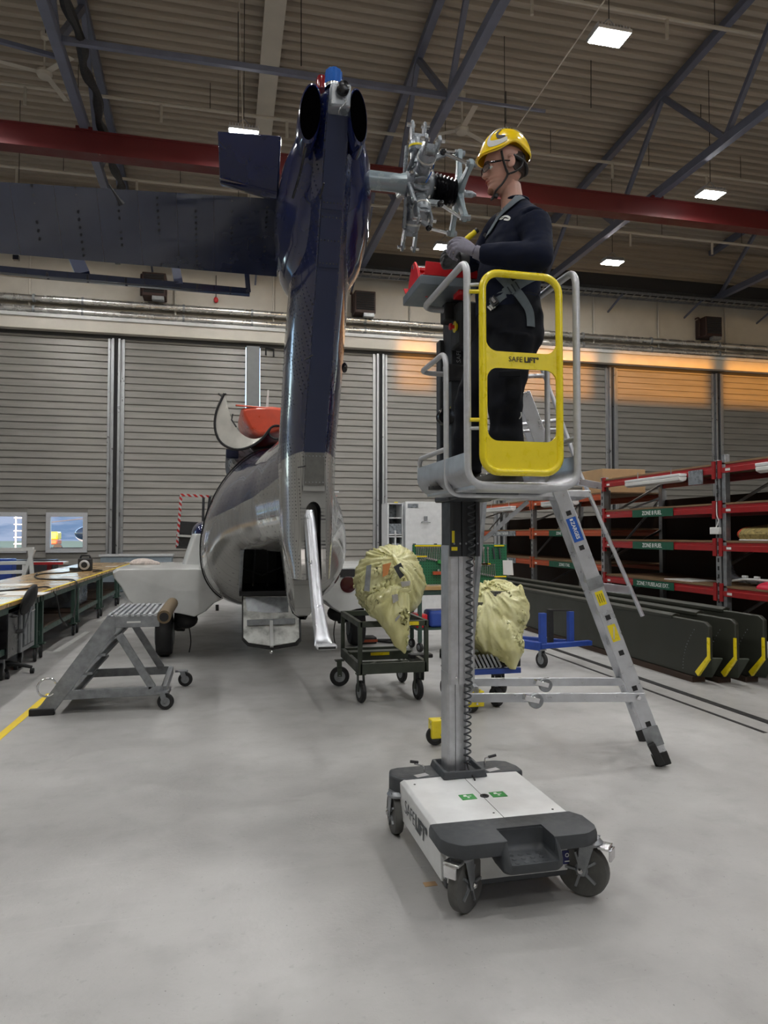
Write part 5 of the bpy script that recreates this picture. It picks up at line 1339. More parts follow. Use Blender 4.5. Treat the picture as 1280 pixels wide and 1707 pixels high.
shellstrip(sp2([(1.45,.16,.06),(1.0,.15,.07),(.72,.20,.07),(.64,.36,.06),(.74,.55,.055),(1.0,.70,.05),(1.5,.77,.05),(2.1,.74,.05),(2.5,.60,.045),(2.7,.42,.04)]), 0, M['reflective'], 'reflective_stripe')
shellstrip(sp2([(1.38,.27,.03),(1.12,.29,.05),(1.02,.39,.05),(1.08,.50,.035),(1.2,.58,.015)]), 0, M['black'], 'side_vent')
for k in range(4): shellstrip([(1.22+k*.22, .645+.012*k, .030), (1.30+k*.22, .66+.012*k, .030)], 0, M['black'], 'top_vent')
shellstrip(sp2([(2.62,.20,.03),(2.68,.35,.05),(2.60,.50,.04)]), 0, M['black'], 'rear_vent')
vs = []
for k in range(22):
    a = -1.35+2.7*k/21; q0 = hp(a, 0.0, .002); q1 = hp(a, .055, .004); vs.append([q0, q1, q1+(q1-q0)*.2, q0+(q0-HM@V(0,0,.13))*.04])
part('helmet_peak', MB().loft(vs), M['helmet'], helm, smooth=60)
# hair round the back, straps, glasses, brows, beard
hr = []
for i in range(9):
    z = .070+i*.012; ring = []
    for j in range(24):
        a = R(96)+R(168)*j/23; f, b, hw = .07, -.084-.02*min(1, i/5), .0655+.010*min(1, i/5)
        ring.append(HM @ V((b)*-math.cos(a)*1.04+.0, hw*math.sin(a)*1.05, z))
    hr.append(ring)
hh = MB(); 
for i in range(9):
    z = .066+i*.013; 
    tabw = .064+.0013*i if i < 8 else .076
hcap = MB(); rg = []
for i in range(10):
    z = .092+i*.0095; k = min(1, .90+i*.02); ring = []
    for j in range(40):
        a = 2*math.pi*j/40; ca, sa = math.cos(a), math.sin(a); back = -.040 if z < .10 else -.034+ (z-.10)*.9
        x = -.017+.0925*k*ca; y = (.0705*k+.001)*sa
        x = min(x, back + (.002 if abs(sa) > .5 else 0)); ring.append(HM @ V(x, y, z))
    rg.append(ring)
part('hair', hcap.loft(rg), M['hair'], man)
def hstrap(pts, r=.0045, sx=2.0, nm='chin_strap', m=M['black']):
    return part(nm, MB().tube(smoothpath([H(*p) for p in pts], 5), r, 8, sx=sx), m, man)
for s_ in (1, -1):
    hstrap([(.028, s_*.083, .165), (.020, s_*.079, .125), (.008, s_*.076, .085), (.000, s_*.071, .062), (.020, s_*.058, .028), (.045, s_*.040, .005), (.052, s_*.020, -.010), (.05, 0, -.014)])
    hstrap([(-.075, s_*.070, .150), (-.070, s_*.068, .105), (-.040, s_*.074, .078), (-.005, s_*.074, .064)])
part('strap_buckle', MB().box(H(.045, .022, -.014), (.022, .02, .022)), M['black'], man, bevel=.004)
part('neck_cradle', MB().tube(smoothpath([H(-.03, .075, .150), H(-.085, .062, .125), H(-.112, 0, .105), H(-.085, -.062, .125), H(-.03, -.075, .150)], 6), .009, 10), M['black'], man)
gl = part('safety_glasses', MB().tube(smoothpath([H(-.012, .0775, .124), H(.03, .0775, .123), H(.070, .068, .121), H(.086, .050, .123), H(.094, .028, .126), H(.094, 0, .124), H(.094, -.028, .126), H(.086, -.050, .123), H(.070, -.068, .121), H(-.012, -.0775, .124)], 5), .0028, 8), M['blackgloss'], man)
for s_ in (1, -1):
    part('temple_arm', MB().tube([H(.072, s_*.066, .120), H(.03, s_*.077, .123)], .0048, 8), M['blackgloss'], gl)
    P_ = [H(.096, s_*.006, .120), H(.095, s_*.030, .123), H(.084, s_*.054, .120), H(.078, s_*.060, .108), H(.083, s_*.050, .096), H(.092, s_*.030, .092), H(.097, s_*.012, .098)]
    part('lens', MB().prism(P_, H(.002,0,0)-H(0,0,0)), M['lens'], gl)
    part('lens_rim', MB().tube(P_, .0014, 6, closed=True), M['blackgloss'], gl)
    e = part('eye', MB().ell(H(.063, s_*.031, .114), (.0105,.0105,.0105), 14, 10), M['letterwhite'], man)
    part('iris', MB().ell(H(.071, s_*.0315, .112), (.0045,.0045,.0045), 10, 8), M['black'], e)
    part('eyelid', MB().ell(H(.064, s_*.031, .119), (.0112,.0112,.008), 14, 10), M['skin'], e)
    part('eyebrow', MB().tube(smoothpath([H(.089, s_*.014, .132), H(.089, s_*.030, .137), H(.078, s_*.048, .134)], 4), [.002]+[.0032]*7+[.0016], 6, sx=1.2), M['hair'], man)
def onbody(pts3, r, m, nm, par=man, seg=6):
    return part(nm, MB().tube(smoothpath(pts3, 4), r, seg), m, par)
# short beard on chin and jaw
bd = MB()
for s_ in (1, -1):
    pass
bd.ell((0,0,0), (.018,.026,.018), 18, 12); bd.xf(HM @ Matrix.Translation((.058, 0, .019)))
part('chin_beard', bd, M['beard'], man)
part('moustache', MB().tube(smoothpath([H(.064, .024, .060), H(.078, .012, .071), H(.082, 0, .073), H(.078, -.012, .071), H(.064, -.024, .060)], 4), .0028, 8), M['beard'], man)
part('lips', MB().tube(smoothpath([H(.070, .018, .0585), H(.0795, .008, .0600), H(.081, 0, .0605), H(.0795, -.008, .0600), H(.070, -.018, .0585)], 4), .0032, 8), mat('lip_skin', (.42,.16,.13), .5), man)

# ---- garment BVH helpers: lay webbing on the cloth
def bvh_of(*obs):
    vs, fs = [], []
    for o in obs:
        rm = ROOTM[man.name]; k = len(vs)
        vs += [rm @ v.co for v in o.data.vertices]; fs += [[i+k for i in p.vertices] for p in o.data.polygons]
    return BVHTree.FromPolygons(vs, fs)
bv = bvh_of(shirt, pants)
CAMP = V(0, 0, HC)
def lay(pts, width, m, nm, par, off=.004, thick=.0025):
    P = [];
    q = smoothpath([V(a, b, 0) for a, b in pts], 6)
    for p in q:
        d, _ = ray(p.x, p.y); loc, nor, i, dist = bv.ray_cast(CAMP, d.normalized())
        if loc is None: continue
        if P and (loc - P[-1][0]).length > .12: continue
        P.append((loc, nor))
    if len(P) < 2: return None
    rg = []
    for i, (l, nn) in enumerate(P):
        t = (P[min(i+1, len(P)-1)][0]-P[max(i-1, 0)][0]).normalized(); s = t.cross(nn).normalized()
        rr = []
        for w_, o_ in ((-1, off), (0, off+.0015), (1, off), (1, off+thick), (0, off+thick+.0015), (-1, off+thick)):
            c = l+s*w_*width/2; near = bv.find_nearest(c)
            c2 = near[0] if near[0] is not None and (near[0]-c).length < .03 else c
            rr.append(c2+(near[1] if near[1] is not None else nn)*o_)
        rg.append(rr)
    return part(nm, MB().loft(rg), m, par, smooth=50)
hz = thing('safety_harness', 'grey and black webbing fall harness worn over the navy sweatshirt', 'harness', PO+V(0,0,.9))
lay([(880, 323), (868, 330), (853, 343), (838, 357), (830, 368), (822, 382), (815, 392)], .046, M['strap'], 'shoulder_strap', hz, off=.009)
lay([(829, 347), (818, 357), (806, 370), (799, 382), (795, 392)], .042, M['strap'], 'shoulder_strap', hz, off=.009)
lay([(878, 324), (870, 328)], .050, M['strapdark'], 'shoulder_pad', hz)
lay([(814, 392), (810, 397)], .030, M['black'], 'chest_buckle', hz, off=.008, thick=.008)
lay([(842, 349), (836, 357), (830, 362)], .022, M['steel'], 'strap_ring', hz, off=.008, thick=.004)
lay([(813, 352), (808, 357)], .030, M['steel'], 'strap_adjuster', hz, off=.008, thick=.004)
lay([(893, 458), (880, 464), (862, 475), (845, 487), (832, 497), (820, 510)], .050, M['strap'], 'thigh_strap', hz)
lay([(829, 455), (840, 466), (850, 477), (862, 488), (874, 505), (882, 522), (884, 545)], .045, M['strap'], 'hip_strap', hz)
lay([(830, 499), (826, 503), (822, 507)], .052, M['black'], 'leg_buckle', hz, off=.008, thick=.010)
lay([(828, 501), (825, 504)], .030, M['steel'], 'buckle_plate', hz, off=.018, thick=.003)
for k in range(3): lay([(815+k*3, 512-k*2), (821+k*3, 518-k*2)], .008, M['reflective'], 'webbing_mark', hz, off=.007)
for k in range(3): lay([(846+k*6, 479-k*4), (853+k*6, 490-k*4)], .005, M['strapdark'], 'webbing_stitch', hz, off=.0075)
# chest emblem: pale swoosh beside two small strokes
lay([(832, 366), (838, 362), (845, 361), (850, 364), (848, 367), (841, 366)], .010, M['letterwhite'], 'chest_emblem', shirt, off=.002, thick=.001)
lay([(832, 365), (836, 366), (840, 364)], .007, M['letterwhite'], 'chest_emblem', shirt, off=.002, thick=.001)
# collar, cuffs, hem
part('collar', MB().tube([p for p in torso(865, 328, .056, .062)], .0075, 8, closed=True), M['navy_cloth'], shirt)
part('hem_band', MB().loft([torso(850, 500, .142, .170, tw=TW), torso(850, 520, .141, .169, tw=TW)]), M['navy_cloth'], shirt)

# ---- gloves: palm, four fingers, thumb
def hand(wr, kn, nrm, tips, thumb, m, nm, cuff, rp=.022, rf=.0098):
    "wr wrist, kn middle knuckle, nrm back-of-hand normal, tips: per finger list of 3 joint points from the knuckle"
    mb = MB(); ax = (kn-wr).normalized(); sd = ax.cross(nrm).normalized()
    rings = []
    for t, hw, th in ((0,.026,.020), (.25,.032,.020), (.55,.040,.019), (.85,.042,.017), (1.0,.038,.013)):
        c = wr.lerp(kn, t); rings.append([c+sd*hw*math.copysign(abs(math.cos(a))**.8, math.cos(a))+nrm*th*math.copysign(abs(math.sin(a))**.8, math.sin(a)) for a in [2*math.pi*k/20 for k in range(20)]])
    mb.loft(rings)
    for i, tp in enumerate(tips):
        base = kn+sd*(.0285-.019*i)-ax*.012*(1+.4*abs(i-1.2))
        pts = [base]+tp; r0 = rf*(1, 1.04, 1, .88)[i]
        mb.tube(smoothpath(pts, 3), [r0*1.08-.0016*k/3 for k in range(len(tp)*3+1)], 10); mb.ell(tp[-1], (r0*.82,)*3, 10, 8)
        for q in tp[:-1]: mb.ell(q, (r0*1.06,)*3, 10, 8)
    mb.tube(smoothpath(thumb, 3), [.0145-.0004*k for k in range((len(thumb)-1)*3+1)], 10); mb.ell(thumb[-1], (.0115,)*3, 10, 8)
    o = blob(nm, mb, m, man, voxel=.0032, smooth_it=3)
    c2 = MB().tube([wr.lerp(cuff, 0)+(wr-kn).normalized()*-.004, wr.lerp(cuff, .5), cuff], [.031,.032,.036], 18)
    part('glove_cuff', c2, m, o)
    return o
# near hand: wrist right, back of hand to viewer and up, fingers curling down over the tool
wr = W(797, 408, .20); kn = W(770, 391, .205); nr = (-pf_*.75+V(0,0,.55)-pr_*.2).normalized()
tips = [[W(758, 387, .215), W(750, 396, .200), W(751, 405, .180)], [W(757, 394, .225), W(750, 404, .208), W(754, 412, .188)], [W(759, 401, .225), W(754, 411, .205), W(759, 417, .185)], [W(764, 407, .215), W(760, 416, .20), W(765, 420, .182)]]
thm = [W(788, 396, .175), W(776, 386, .165), W(764, 384, .165), W(755, 389, .168)]
hand(wr, kn, nr, tips, thm, M['glove'], 'near_glove', W(810, 413, .20))
part('cuff_edge', MB().tube([W(808, 412, .20)+ (pr_*0 + V(0,0,1)*.0365*math.sin(a) - pf_*.0365*math.cos(a)) for a in [2*math.pi*k/18 for k in range(18)]], .003, 6, closed=True), mat('pale_green_cuff', (.25,.36,.35), .8), man)
# far hand: below, knuckles down-left, holding the lower end
wr = W(772, 418, .06); kn = W(754, 424, .07); nr = (-pf_*.8-V(0,0,.3)-pr_*.35).normalized()
tips = [[W(746, 414, .085), W(745, 404, .095), W(752, 400, .105)], [W(743, 420, .085), W(741, 409, .095), W(748, 403, .108)], [W(742, 427, .085), W(739, 417, .10), W(745, 410, .112)], [W(744, 433, .08), W(740, 425, .10), W(744, 417, .112)]]
thm = [W(768, 410, .08), W(761, 400, .10), W(756, 394, .115), W(757, 389, .125)]
hand(wr, kn, nr, tips, thm, M['glovedark'], 'far_glove', W(784, 418, .05))
# the tool he holds
tl_ = thing('hand_tool', 'small black tool with a yellow grip held between the worker gloves', 'hand tool', W(775, 395, .15))
part('tool_body', MB().cyl(W(752, 402, .15), W(776, 388, .15), .0095, 10), M['blackgloss'], tl_)
part('tool_grip', MB().tube([W(776, 389, .15), W(787, 381, .15), W(797, 373, .15)], [.012,.014,.012], 12), M['yellow'], tl_)
part('tool_cap', MB().cyl(W(797, 373, .15), W(801, 370, .15), .0125, 12), M['black'], tl_)

# ================================================================== SMALL WHEELS SHARED BY TROLLEYS
def trolley_wheel(c, ax, r, parent, tyre=None, rim=None, wth=.04):
    ax = Vector(ax).normalized(); c = Vector(c)
    w_ = part('castor_wheel', MB().lathe(c, ax, [(r*.6,-wth/2),(r*.92,-wth/2),(r,-wth*.25),(r,wth*.25),(r*.92,wth/2),(r*.6,wth/2)], 26), tyre or M['black'], parent)
    part('wheel_rim', MB().lathe(c, ax, [(r*.15,-wth*.75),(r*.25,-wth*.55),(r*.56,-wth*.52),(r*.62,-wth*.3),(r*.62,wth*.3),(r*.56,wth*.52),(r*.25,wth*.55),(r*.15,wth*.75)], 22), rim or M['galv'], w_)
    return w_
def fork(c, top, ax, parent, w=.035, m=None):
    ax = Vector(ax).normalized(); c = Vector(c); top = Vector(top); u = ax.cross(V(0,0,1))
    f = MB()
    for s_ in (-1, 1): f.beam(c+ax*s_*w, top+ax*s_*w*.9, .006, .05, up=u)
    f.box(top, (.09, .09, .012))
    return part('castor_fork', f, m or M['galv'], parent)

# ================================================================== ALUMINIUM STEPS (left foreground)
t = thing('platform_steps', 'low aluminium platform steps on two castors, standing on the yellow floor tape', 'steps', (-1.0, 7.4, 0))
ny, fy = 6.93, 7.95; T = .875
for y in (ny, fy):
    part('stile', MB().prism([(-1.62, y, .0), (-1.46, y, .0), (-.93, y, .72), (-.93, y, T), (-1.0, y, T)], (0, .035, 0)), M['galv'], t, bevel=.004)
    part('foot_pad', MB().box((-1.545, y+.017, .028), (.21, .06, .06)), M['black'], t, bevel=.006)
    part('support_leg', MB().beam((-.90, y+.02, .70), (-.60, y+.02, .20), .03, .07), M['galv'], t, bevel=.004)
    part('base_rail', MB().beam((-1.40, y+.02, .17), (-.50, y+.02, .17), .03, .085), M['galv'], t, bevel=.004)
    part('side_beam', MB().beam((-1.0, y+.02, T-.055), (-.545, y+.02, T-.055), .035, .115), M['galv'], t, bevel=.004)
for k in range(4):
    f = (k+1)/5; x = -1.54+f*.56; z = f*(T-.05)+.02
    part('tread', MB().bx(x-.03, x+.19, ny+.035, fy, z-.012, z+.012), M['galv'], t, bevel=.003)
part('platform_frame', MB().bx(-1.0, -.545, ny+.02, fy+.02, T-.03, T-.012), M['galv'], t)
mb = MB()
for k in range(9): part('deck_slat', MB().bx(-1.0+k*.051, -.972+k*.051, ny, fy+.035, T-.012, T+.012), M['alu_light'], t, bevel=.003)
part('cross_member', MB().beam((-.50, ny+.02, .17), (-.50, fy+.02, .17), .05, .08), M['galv'], t, bevel=.004)
part('padded_roll', MB().tube([V(-.50, ny-.04, T-.02), V(-.50, ny+.5, T+.0), V(-.50, fy+.08, T+.0)], .062, 16), mat('brown_foam_pipe_lagging', (.16,.115,.065), .8), t)
part('roll_bore', MB().cyl((-.50, ny-.043, T-.02), (-.50, ny-.03, T-.02), .042, 14), M['black'], t)
part('side_marking', MB().bx(-.83, -.71, ny-.003, ny, T-.07, T-.055), M['letterwhite'], t)

for (x, y) in ((-.50, ny-.02), (-.37, fy-.03)):
    c = V(x+.02, y, .075); trolley_wheel(c, (.15, 1, 0), .075, t); fork(c, (x-.01, y, .165), (.15,1,0), t)
    part('castor_mount', MB().box((x-.02, y+.02, .16), (.13, .05, .02)), M['galv'], t)
part('pull_ring', MB().tube([V(-1.50+.075*math.cos(a), ny-.01+.03*math.cos(a), .25+.08*math.sin(a)) for a in [2*math.pi*k/20 for k in range(20)]], .009, 8, closed=True), M['steel'], t)

# ================================================================== PLATFORM LADDER behind the lift
LW = at(1075, 1165, 5.05); lad = thing('platform_ladder', 'tall aluminium platform ladder standing behind the mast lift, blue label on its stile', 'ladder', (LW.x, LW.y, 0))
nf, ntp = at(1103, 1268, 5.02), at(872, 655, 5.12)
lean = (ntp-nf)
offs = at(1050, 1137, 5.65) - at(1075, 1165, 5.05); offs.z = 0
side = offs.normalized(); tdir = lean.normalized(); fdir = side.cross(tdir).normalized()
if fdir.z < 0: fdir = -fdir
def onst(f, far=0, out=0): return nf + lean*f + offs*far + fdir*out
for far in (0, 1):
    st_ = part('stile', MB().beam(onst(0, far), onst(1.0, far), .03, .10, up=fdir), M['alu_light'], lad, bevel=.004)
    part('foot', MB().beam(onst(-.012, far), onst(.022, far), .04, .11, up=fdir), M['black'], lad, bevel=.006)
for k in range(9):
    f = .098+k*.0945
    part('rung', MB().beam(onst(f, 0)-side*.012, onst(f, 1)+side*.012, .03, .07, up=V(0,0,1)), M['alu_light'], lad, bevel=.003)
    part('rung_socket', MB().box(onst(f, 0)-side*.017, (.034, .034, .006), M=Matrix((tdir, fdir, side)).transposed()), M['black'], lad)
# blue maker's plate running down the stile, two yellow notices
def stileplate(f0, f1, w_, m, nm, out=.0): return part(nm, MB().beam(onst(f0, 0, out)-side*.0165, onst(f1, 0, out)-side*.0165, .002, w_, up=fdir), m, lad)
bl = stileplate(.652, .588, .070, M['bluelabel'], 'maker_plate')
text('lettering', 'ZARGES', .036, onst(.6415)-side*.0185, -tdir, fdir, M['letterwhite'], bl, bold=.0008)
part('plate_mark', MB().box(onst(.6465)-side*.0185, (.015, .022, .002), M=Matrix((tdir, fdir, side)).transposed()), M['letterwhite'], bl)
y1_ = stileplate(.452, .415, .055, M['yellow'], 'notice_plate'); y2_ = stileplate(.362, .318, .055, M['yellow'], 'notice_plate')
for k in range(3): part('notice_lines', MB().beam(onst(.445, 0, -.015+.015*k)-side*.0185, onst(.422, 0, -.015+.015*k)-side*.0185, .001, .004, up=fdir), M['letter'], y1_)
part('notice_lines', MB().beam(onst(.355, 0, .015)-side*.0185, onst(.325, 0, -.015)-side*.0185, .001, .008, up=fdir), M['reflective'], y2_)
part('splice_bracket', MB().beam(onst(.49)-side*.02, onst(.46)-side*.02, .006, .11, up=fdir), M['galv'], lad, bevel=.002)
part('splice_bracket', MB().beam(onst(.09)-side*.02, onst(.04)-side*.02, .006, .11, up=fdir), M['galv'], lad, bevel=.002)
part('pivot_foot', MB().beam(at(1085, 1240, 4.98), at(1102, 1274, 4.97), .06, .05), M['black'], lad, bevel=.006)
# handrail standing off the stile on the right
h0_, h1_ = at(962, 778, 5.45), at(1071, 1027, 5.35)
part('handrail', MB().tube([at(903, 614, 5.5), at(950, 740, 5.5), h0_, at(1000, 866, 5.4), h1_], .016, 10), M['alu_light'], lad)
part('handrail_bracket', MB().beam(at(1000, 978, 5.2), at(1050, 984, 5.38), .03, .06), M['alu_light'], lad, bevel=.004)
part('handrail_bracket', MB().beam(at(962, 803, 5.2), at(1000, 810, 5.4), .03, .05), M['alu_light'], lad, bevel=.004)
# platform and guard, rear legs, braces with folded castors
pz = at(860, 836, 5.3).z
part('platform', MB().loft([[at(806, 822, 5.1)+V(0,0,h), at(985, 822, 5.1)+V(0,0,h), at(980, 822, 5.1)+offs+V(0,0,h), at(806, 822, 5.1)+offs+V(0,0,h)] for h in (-.025, .02)]), M['alu_light'], lad, bevel=.004)
part('guard_bar', MB().tube([at(868, 628, 5.2), at(905, 626, 5.5)], .016, 8), M['alu_light'], lad)
for a_, b_ in (((818, 714), (932, 700)), ((818, 720), (936, 716))):
    part('guard_bar', MB().tube([at(*a_, 5.15), at(*b_, 5.65)], .015, 8), M['alu_light'], lad)
part('guard_post', MB().beam(at(826, 690, 5.2), at(818, 832, 5.15), .03, .07), M['alu_light'], lad, bevel=.003)
part('guard_post', MB().tube([at(930, 700, 5.6), at(930, 832, 5.6)], .016, 8), M['alu_light'], lad)
part('rear_leg', MB().beam(at(806, 836, 5.15), at(779, 1140, 5.15), .03, .065), M['galv'], lad, bevel=.003)
part('rear_leg', MB().beam(at(806, 836, 5.7), at(781, 1125, 5.7), .03, .06), M['galv'], lad, bevel=.003)
part('leg_stay', MB().beam(at(806, 900, 5.15), at(880, 836, 5.15), .012, .03), M['galv'], lad)
part('leg_stay', MB().beam(at(806, 880, 5.15), at(770, 836, 5.15), .012, .03), M['galv'], lad)
part('gas_strut', MB().tube([at(784, 930, 5.2), at(784, 1000, 5.2), at(782, 1060, 5.2)], [.008,.008,.018], 8), M['galv'], lad)
for (a_, b_, Z1, Z2, cx) in (((775, 1163), (1075, 1162), 5.12, 5.02, (893, 1168)), ((775, 1137), (1050, 1136), 5.70, 5.60, (909, 1142))):
    part('base_brace', MB().beam(at(*a_, Z1), at(*b_, Z2), .03, .062), M['alu_light'], lad, bevel=.003)
    c = at(cx[0], cx[1], (Z1+Z2)/2-.05)
    w_ = part('folding_castor', MB().lathe(c, (0,1,0), [(.02,-.02),(.05,-.02),(.055,-.01),(.055,.01),(.05,.02),(.02,.02)], 20), M['galv'], lad)
    part('castor_arm', MB().beam(c+V(-.09,0,.03), c+V(.02,-.0,.0), .05, .04), M['steel'], w_, bevel=.004)
part('brace_bolt', MB().lathe(at(1064, 1163, 5.0), (0,-1,0), [(.018,0),(.014,.012)], 8), M['steel'], lad)
for px, py, Z, sc_ in ((727, 1222, 5.32, 1), (787, 1168, 6.2, 1)):
    g = onz(px, py+20 if sc_ else py, 0); g.z = 0; c = V(g.x, g.y, .072)
    y_ = part('yellow_shoe', MB().bx(c.x-.05, c.x+.10, c.y-.05, c.y+.05, .06, .20), M['yellow'], lad, bevel=.008)
    trolley_wheel(c+V(-.01,0,0), (0.2,1,0), .07, lad, M['black'], M['dark'])
    part('shoe_bolt', MB().lathe(V(c.x+.03, c.y-.05, .09), (0,-1,0), [(.012,0),(.010,.006)], 8), M['steel'], y_)
    part('outrigger', MB().beam(V(c.x+.05, c.y, .17), at(790, 1140, Z-.1), .035, .05), M['galv'], lad) 

# ================================================================== OLIVE TROLLEY AND BAGGED ASSEMBLY
fl, fr_, rl_, rr_ = onz(603, 1160), onz(709, 1158), onz(571, 1130), onz(718, 1112)
c0 = (fl+fr_+rl_)/3
cart = thing('olive_trolley', 'olive green steel frame trolley carrying the yellow-bagged assembly', 'trolley', (fl.x+.3, fl.y+.4, 0))
A0, B0 = at(600, 1106, 6.85), at(722, 1106, 6.85)
x0, x1, y0 = A0.x, A0.x+.66, A0.y; y1 = y0+.98; zl, zh = .33, .755
for z, hh in ((zl, .10), (zh, .055)):
    for a, b in (((x0,y0),(x1,y0)), ((x0,y1),(x1,y1)), ((x0,y0),(x0,y1)), ((x1,y0),(x1,y1))):
        part('frame_rail', MB().beam(V(*a, z), V(*b, z), .04, hh), M['olive'], cart, bevel=.003)
for a in ((x0,y0),(x1,y0),(x0,y1),(x1,y1)): part('post', MB().bx(a[0]-.02, a[0]+.02, a[1]-.02, a[1]+.02, zl-.05, zh+.027), M['olive'], cart, bevel=.003)
part('cross_channel', MB().bx(x0, x1, y0+.55, y0+.68, zl-.02, zl+.07), M['olive'], cart, bevel=.003)
part('cross_channel', MB().bx(x0, x1-.1, y0+.30, y0+.36, zl-.04, zl+.01), M['olive'], cart, bevel=.003)
for a, b in (((x0,y0+.02),(x0+.2,y0+.2)), ((x1,y0+.02),(x1-.2,y0+.2)), ((x0,y1),(x0+.2,y1-.2)), ((x1,y1),(x1-.2,y1-.2))): part('gusset', MB().beam(V(*a, zl), V(*b, zl), .03, .05), M['olive'], cart)
part('yellow_label', MB().bx(x1-.20, x1-.08, y0-.024, y0-.020, zh-.018, zh+.018), M['yellow'], cart)
part('yellow_label', MB().bx(x0+.22, x0+.42, y0+.545, y0+.549, zl+.03, zl+.06), M['yellow'], cart)
for (x, y, ax) in ((x0+.02, y0+.05, (1,.15,0)), (x1-.07, y0+.05, (1,.1,0)), (x0-.06, y1-.15, (.1,1,0)), (x1-.02, y1-.1, (1,.2,0))):
    c = V(x, y, .105); trolley_wheel(c, ax, .105, cart, wth=.045); fork(c, (x, y+.02, .27), ax, cart, .032, M['olive'])
part('brake_tread', MB().box((x1+.05, y0+.38, .37), (.24, .12, .04)), M['black'], cart, bevel=.01)
part('brake_link', MB().beam((x1+.04, y0+.38, .36), (x1+.03, y0+.36, .12), .1, .05), M['black'], cart, bevel=.01)
cb_ = at(648, 972, 7.15)
def bag(name, label, c, rad, tailpts, seed, knot, zmin, floor=None):
    t_ = thing(name, label, 'bagged part', (c.x, c.y, c.z-rad.z), group='yellow-bagged assemblies')
    core = MB().ell(c-V(0,0,.02), (rad.x*.74, rad.y*.74, rad.z*.76), 24, 14)
    for k in range(6):
        a = k*1.05+seed; core.box(c+V(math.cos(a)*rad.x*.55, -rad.y*.45+.05*k, math.sin(a)*rad.z*.52), (.15, .2, .13), rz=a)
    part('wrapped_assembly', core, mat('bare_casting_%d' % seed, (.09,.09,.085), .5, .3), t_)
    m = MB().ell(c, tuple(rad), 40, 24)
    for q4 in tailpts: m.tube(q4[0], q4[1], 18)
    o = blob('plastic_bag', m, M['bag'], t_, voxel=.013, smooth_it=8)
    rm = ROOTM[t_.name]; sd3 = V(seed, seed*.37, seed*1.7)
    for v in o.data.vertices:
        p = rm @ v.co; d = p-knot; L = d.length
        ang = math.atan2(d.x, -d.z); an2 = math.atan2(d.y, -d.z)
        q = V(math.sin(ang)*3.1, math.cos(ang)*3.1, L*1.3)+V(0, 0, an2*1.1)+sd3
        w1 = noise.noise(q*1.1); f1 = 1-abs(noise.noise(q*1.5+V(w1,0,0)))*3.2; f2 = 1-abs(noise.noise(q*3.6))*3.0
        r3 = 1-abs(noise.noise(p*9+sd3))*2.6; big = noise.noise(p*2.6+sd3)
        g = min(1, L/.12)
        v.co += v.normal*g*(.022*max(f1,-.6)+.006*max(f2,-.5)+.0018*r3+.055*big)
        pz = (rm @ v.co).z
        if pz < zmin and p.y > c.y-rad.y*.93: v.co.z += zmin-pz
    return t_, o
b1, o1 = bag('bagged_assembly', 'large yellow plastic-wrapped assembly sitting on the olive trolley', cb_, V(.355,.36,.375),
    [([at(645, 1000, 6.90), at(660, 1035, 6.76), at(668, 1060, 6.72), at(675, 1090, 6.72)], [.22, .15, .085, .015])], 3, at(664, 932, 6.85), .787)
part('clear_window', MB().prism([at(611,943,6.72), at(619,941,6.72), at(616,986,6.76), at(607,985,6.76)], (0,.01,0)), M['galv'], b1)
part('orange_tag', MB().prism([at(638,941,6.74), at(652,938,6.74), at(646,958,6.73), at(638,962,6.73)], (0,.008,0)), mat('orange_tag_card', (.65,.26,.08), .6), b1)
part('black_tag', MB().prism([at(656,945,6.72), at(668,938,6.72), at(677,956,6.72), at(667,965,6.72)], (0,.008,0)), M['dark'], b1)
for q4 in ([(668,970),(684,968),(683,976),(670,979)], [(653,992),(663,990),(664,1001),(655,1006)], [(656,1035),(666,1024),(668,1027),(658,1038)]):
    part('silver_tape', MB().prism([at(a, b, 6.64) for a, b in q4], (0,.012,0)), M['foil'], b1)
part('bag_ridge', MB().tube(smoothpath([at(655,925,6.88), at(666,945,6.74), at(680,962,6.70), at(683,982,6.70), at(668,985,6.70), at(664,1005,6.70), at(670,1030,6.70), at(656,1042,6.72)], 5), .018, 8), M['bag'], b1)
cb2 = at(826, 1022, 7.05)
b2, o2 = bag('bagged_assembly', 'yellow plastic-wrapped assembly right of the lift mast, sagging over its stand', cb2, V(.30,.36,.33),
    [([at(815, 1040, 6.95), at(835, 1070, 6.75), at(850, 1092, 6.66), at(855, 1118, 6.62)], [.30, .20, .12, .03]), ([at(845, 1000, 7.0), at(870, 1022, 6.95), at(880, 1035, 6.93)], [.2, .10, .02])], 8, at(800, 965, 6.9), .30)
# stand under the second bag
p = at(822, 1118, 6.75)
t = thing('engine_stand', 'black and blue wheeled stand under the second yellow bag, right of the mast', 'stand', (p.x, p.y+.2, 0))
part('deck', MB().box((p.x-.05, p.y+.25, .42), (.62, .6, .10)), M['blackgloss'], t, bevel=.01)
part('blue_frame', MB().box((p.x, p.y-.05, .34), (.5, .05, .05)), M['blue'], t, bevel=.004)
mb = MB()
for k in range(9): mb.beam((p.x-.33+k*.04, p.y-.07, .50), (p.x-.27+k*.04, p.y-.07, .38), .012, .02)
part('slatted_side', mb, M['galv'], t)
for x, y in ((p.x+.03, p.y), (p.x-.3, p.y+.5), (p.x+.25, p.y+.45)):
    c = V(x, y, .09); trolley_wheel(c, (1,.2,0), .09, t, wth=.06); fork(c, (x, y, .30), (1,.2,0), t, .04, M['black'])

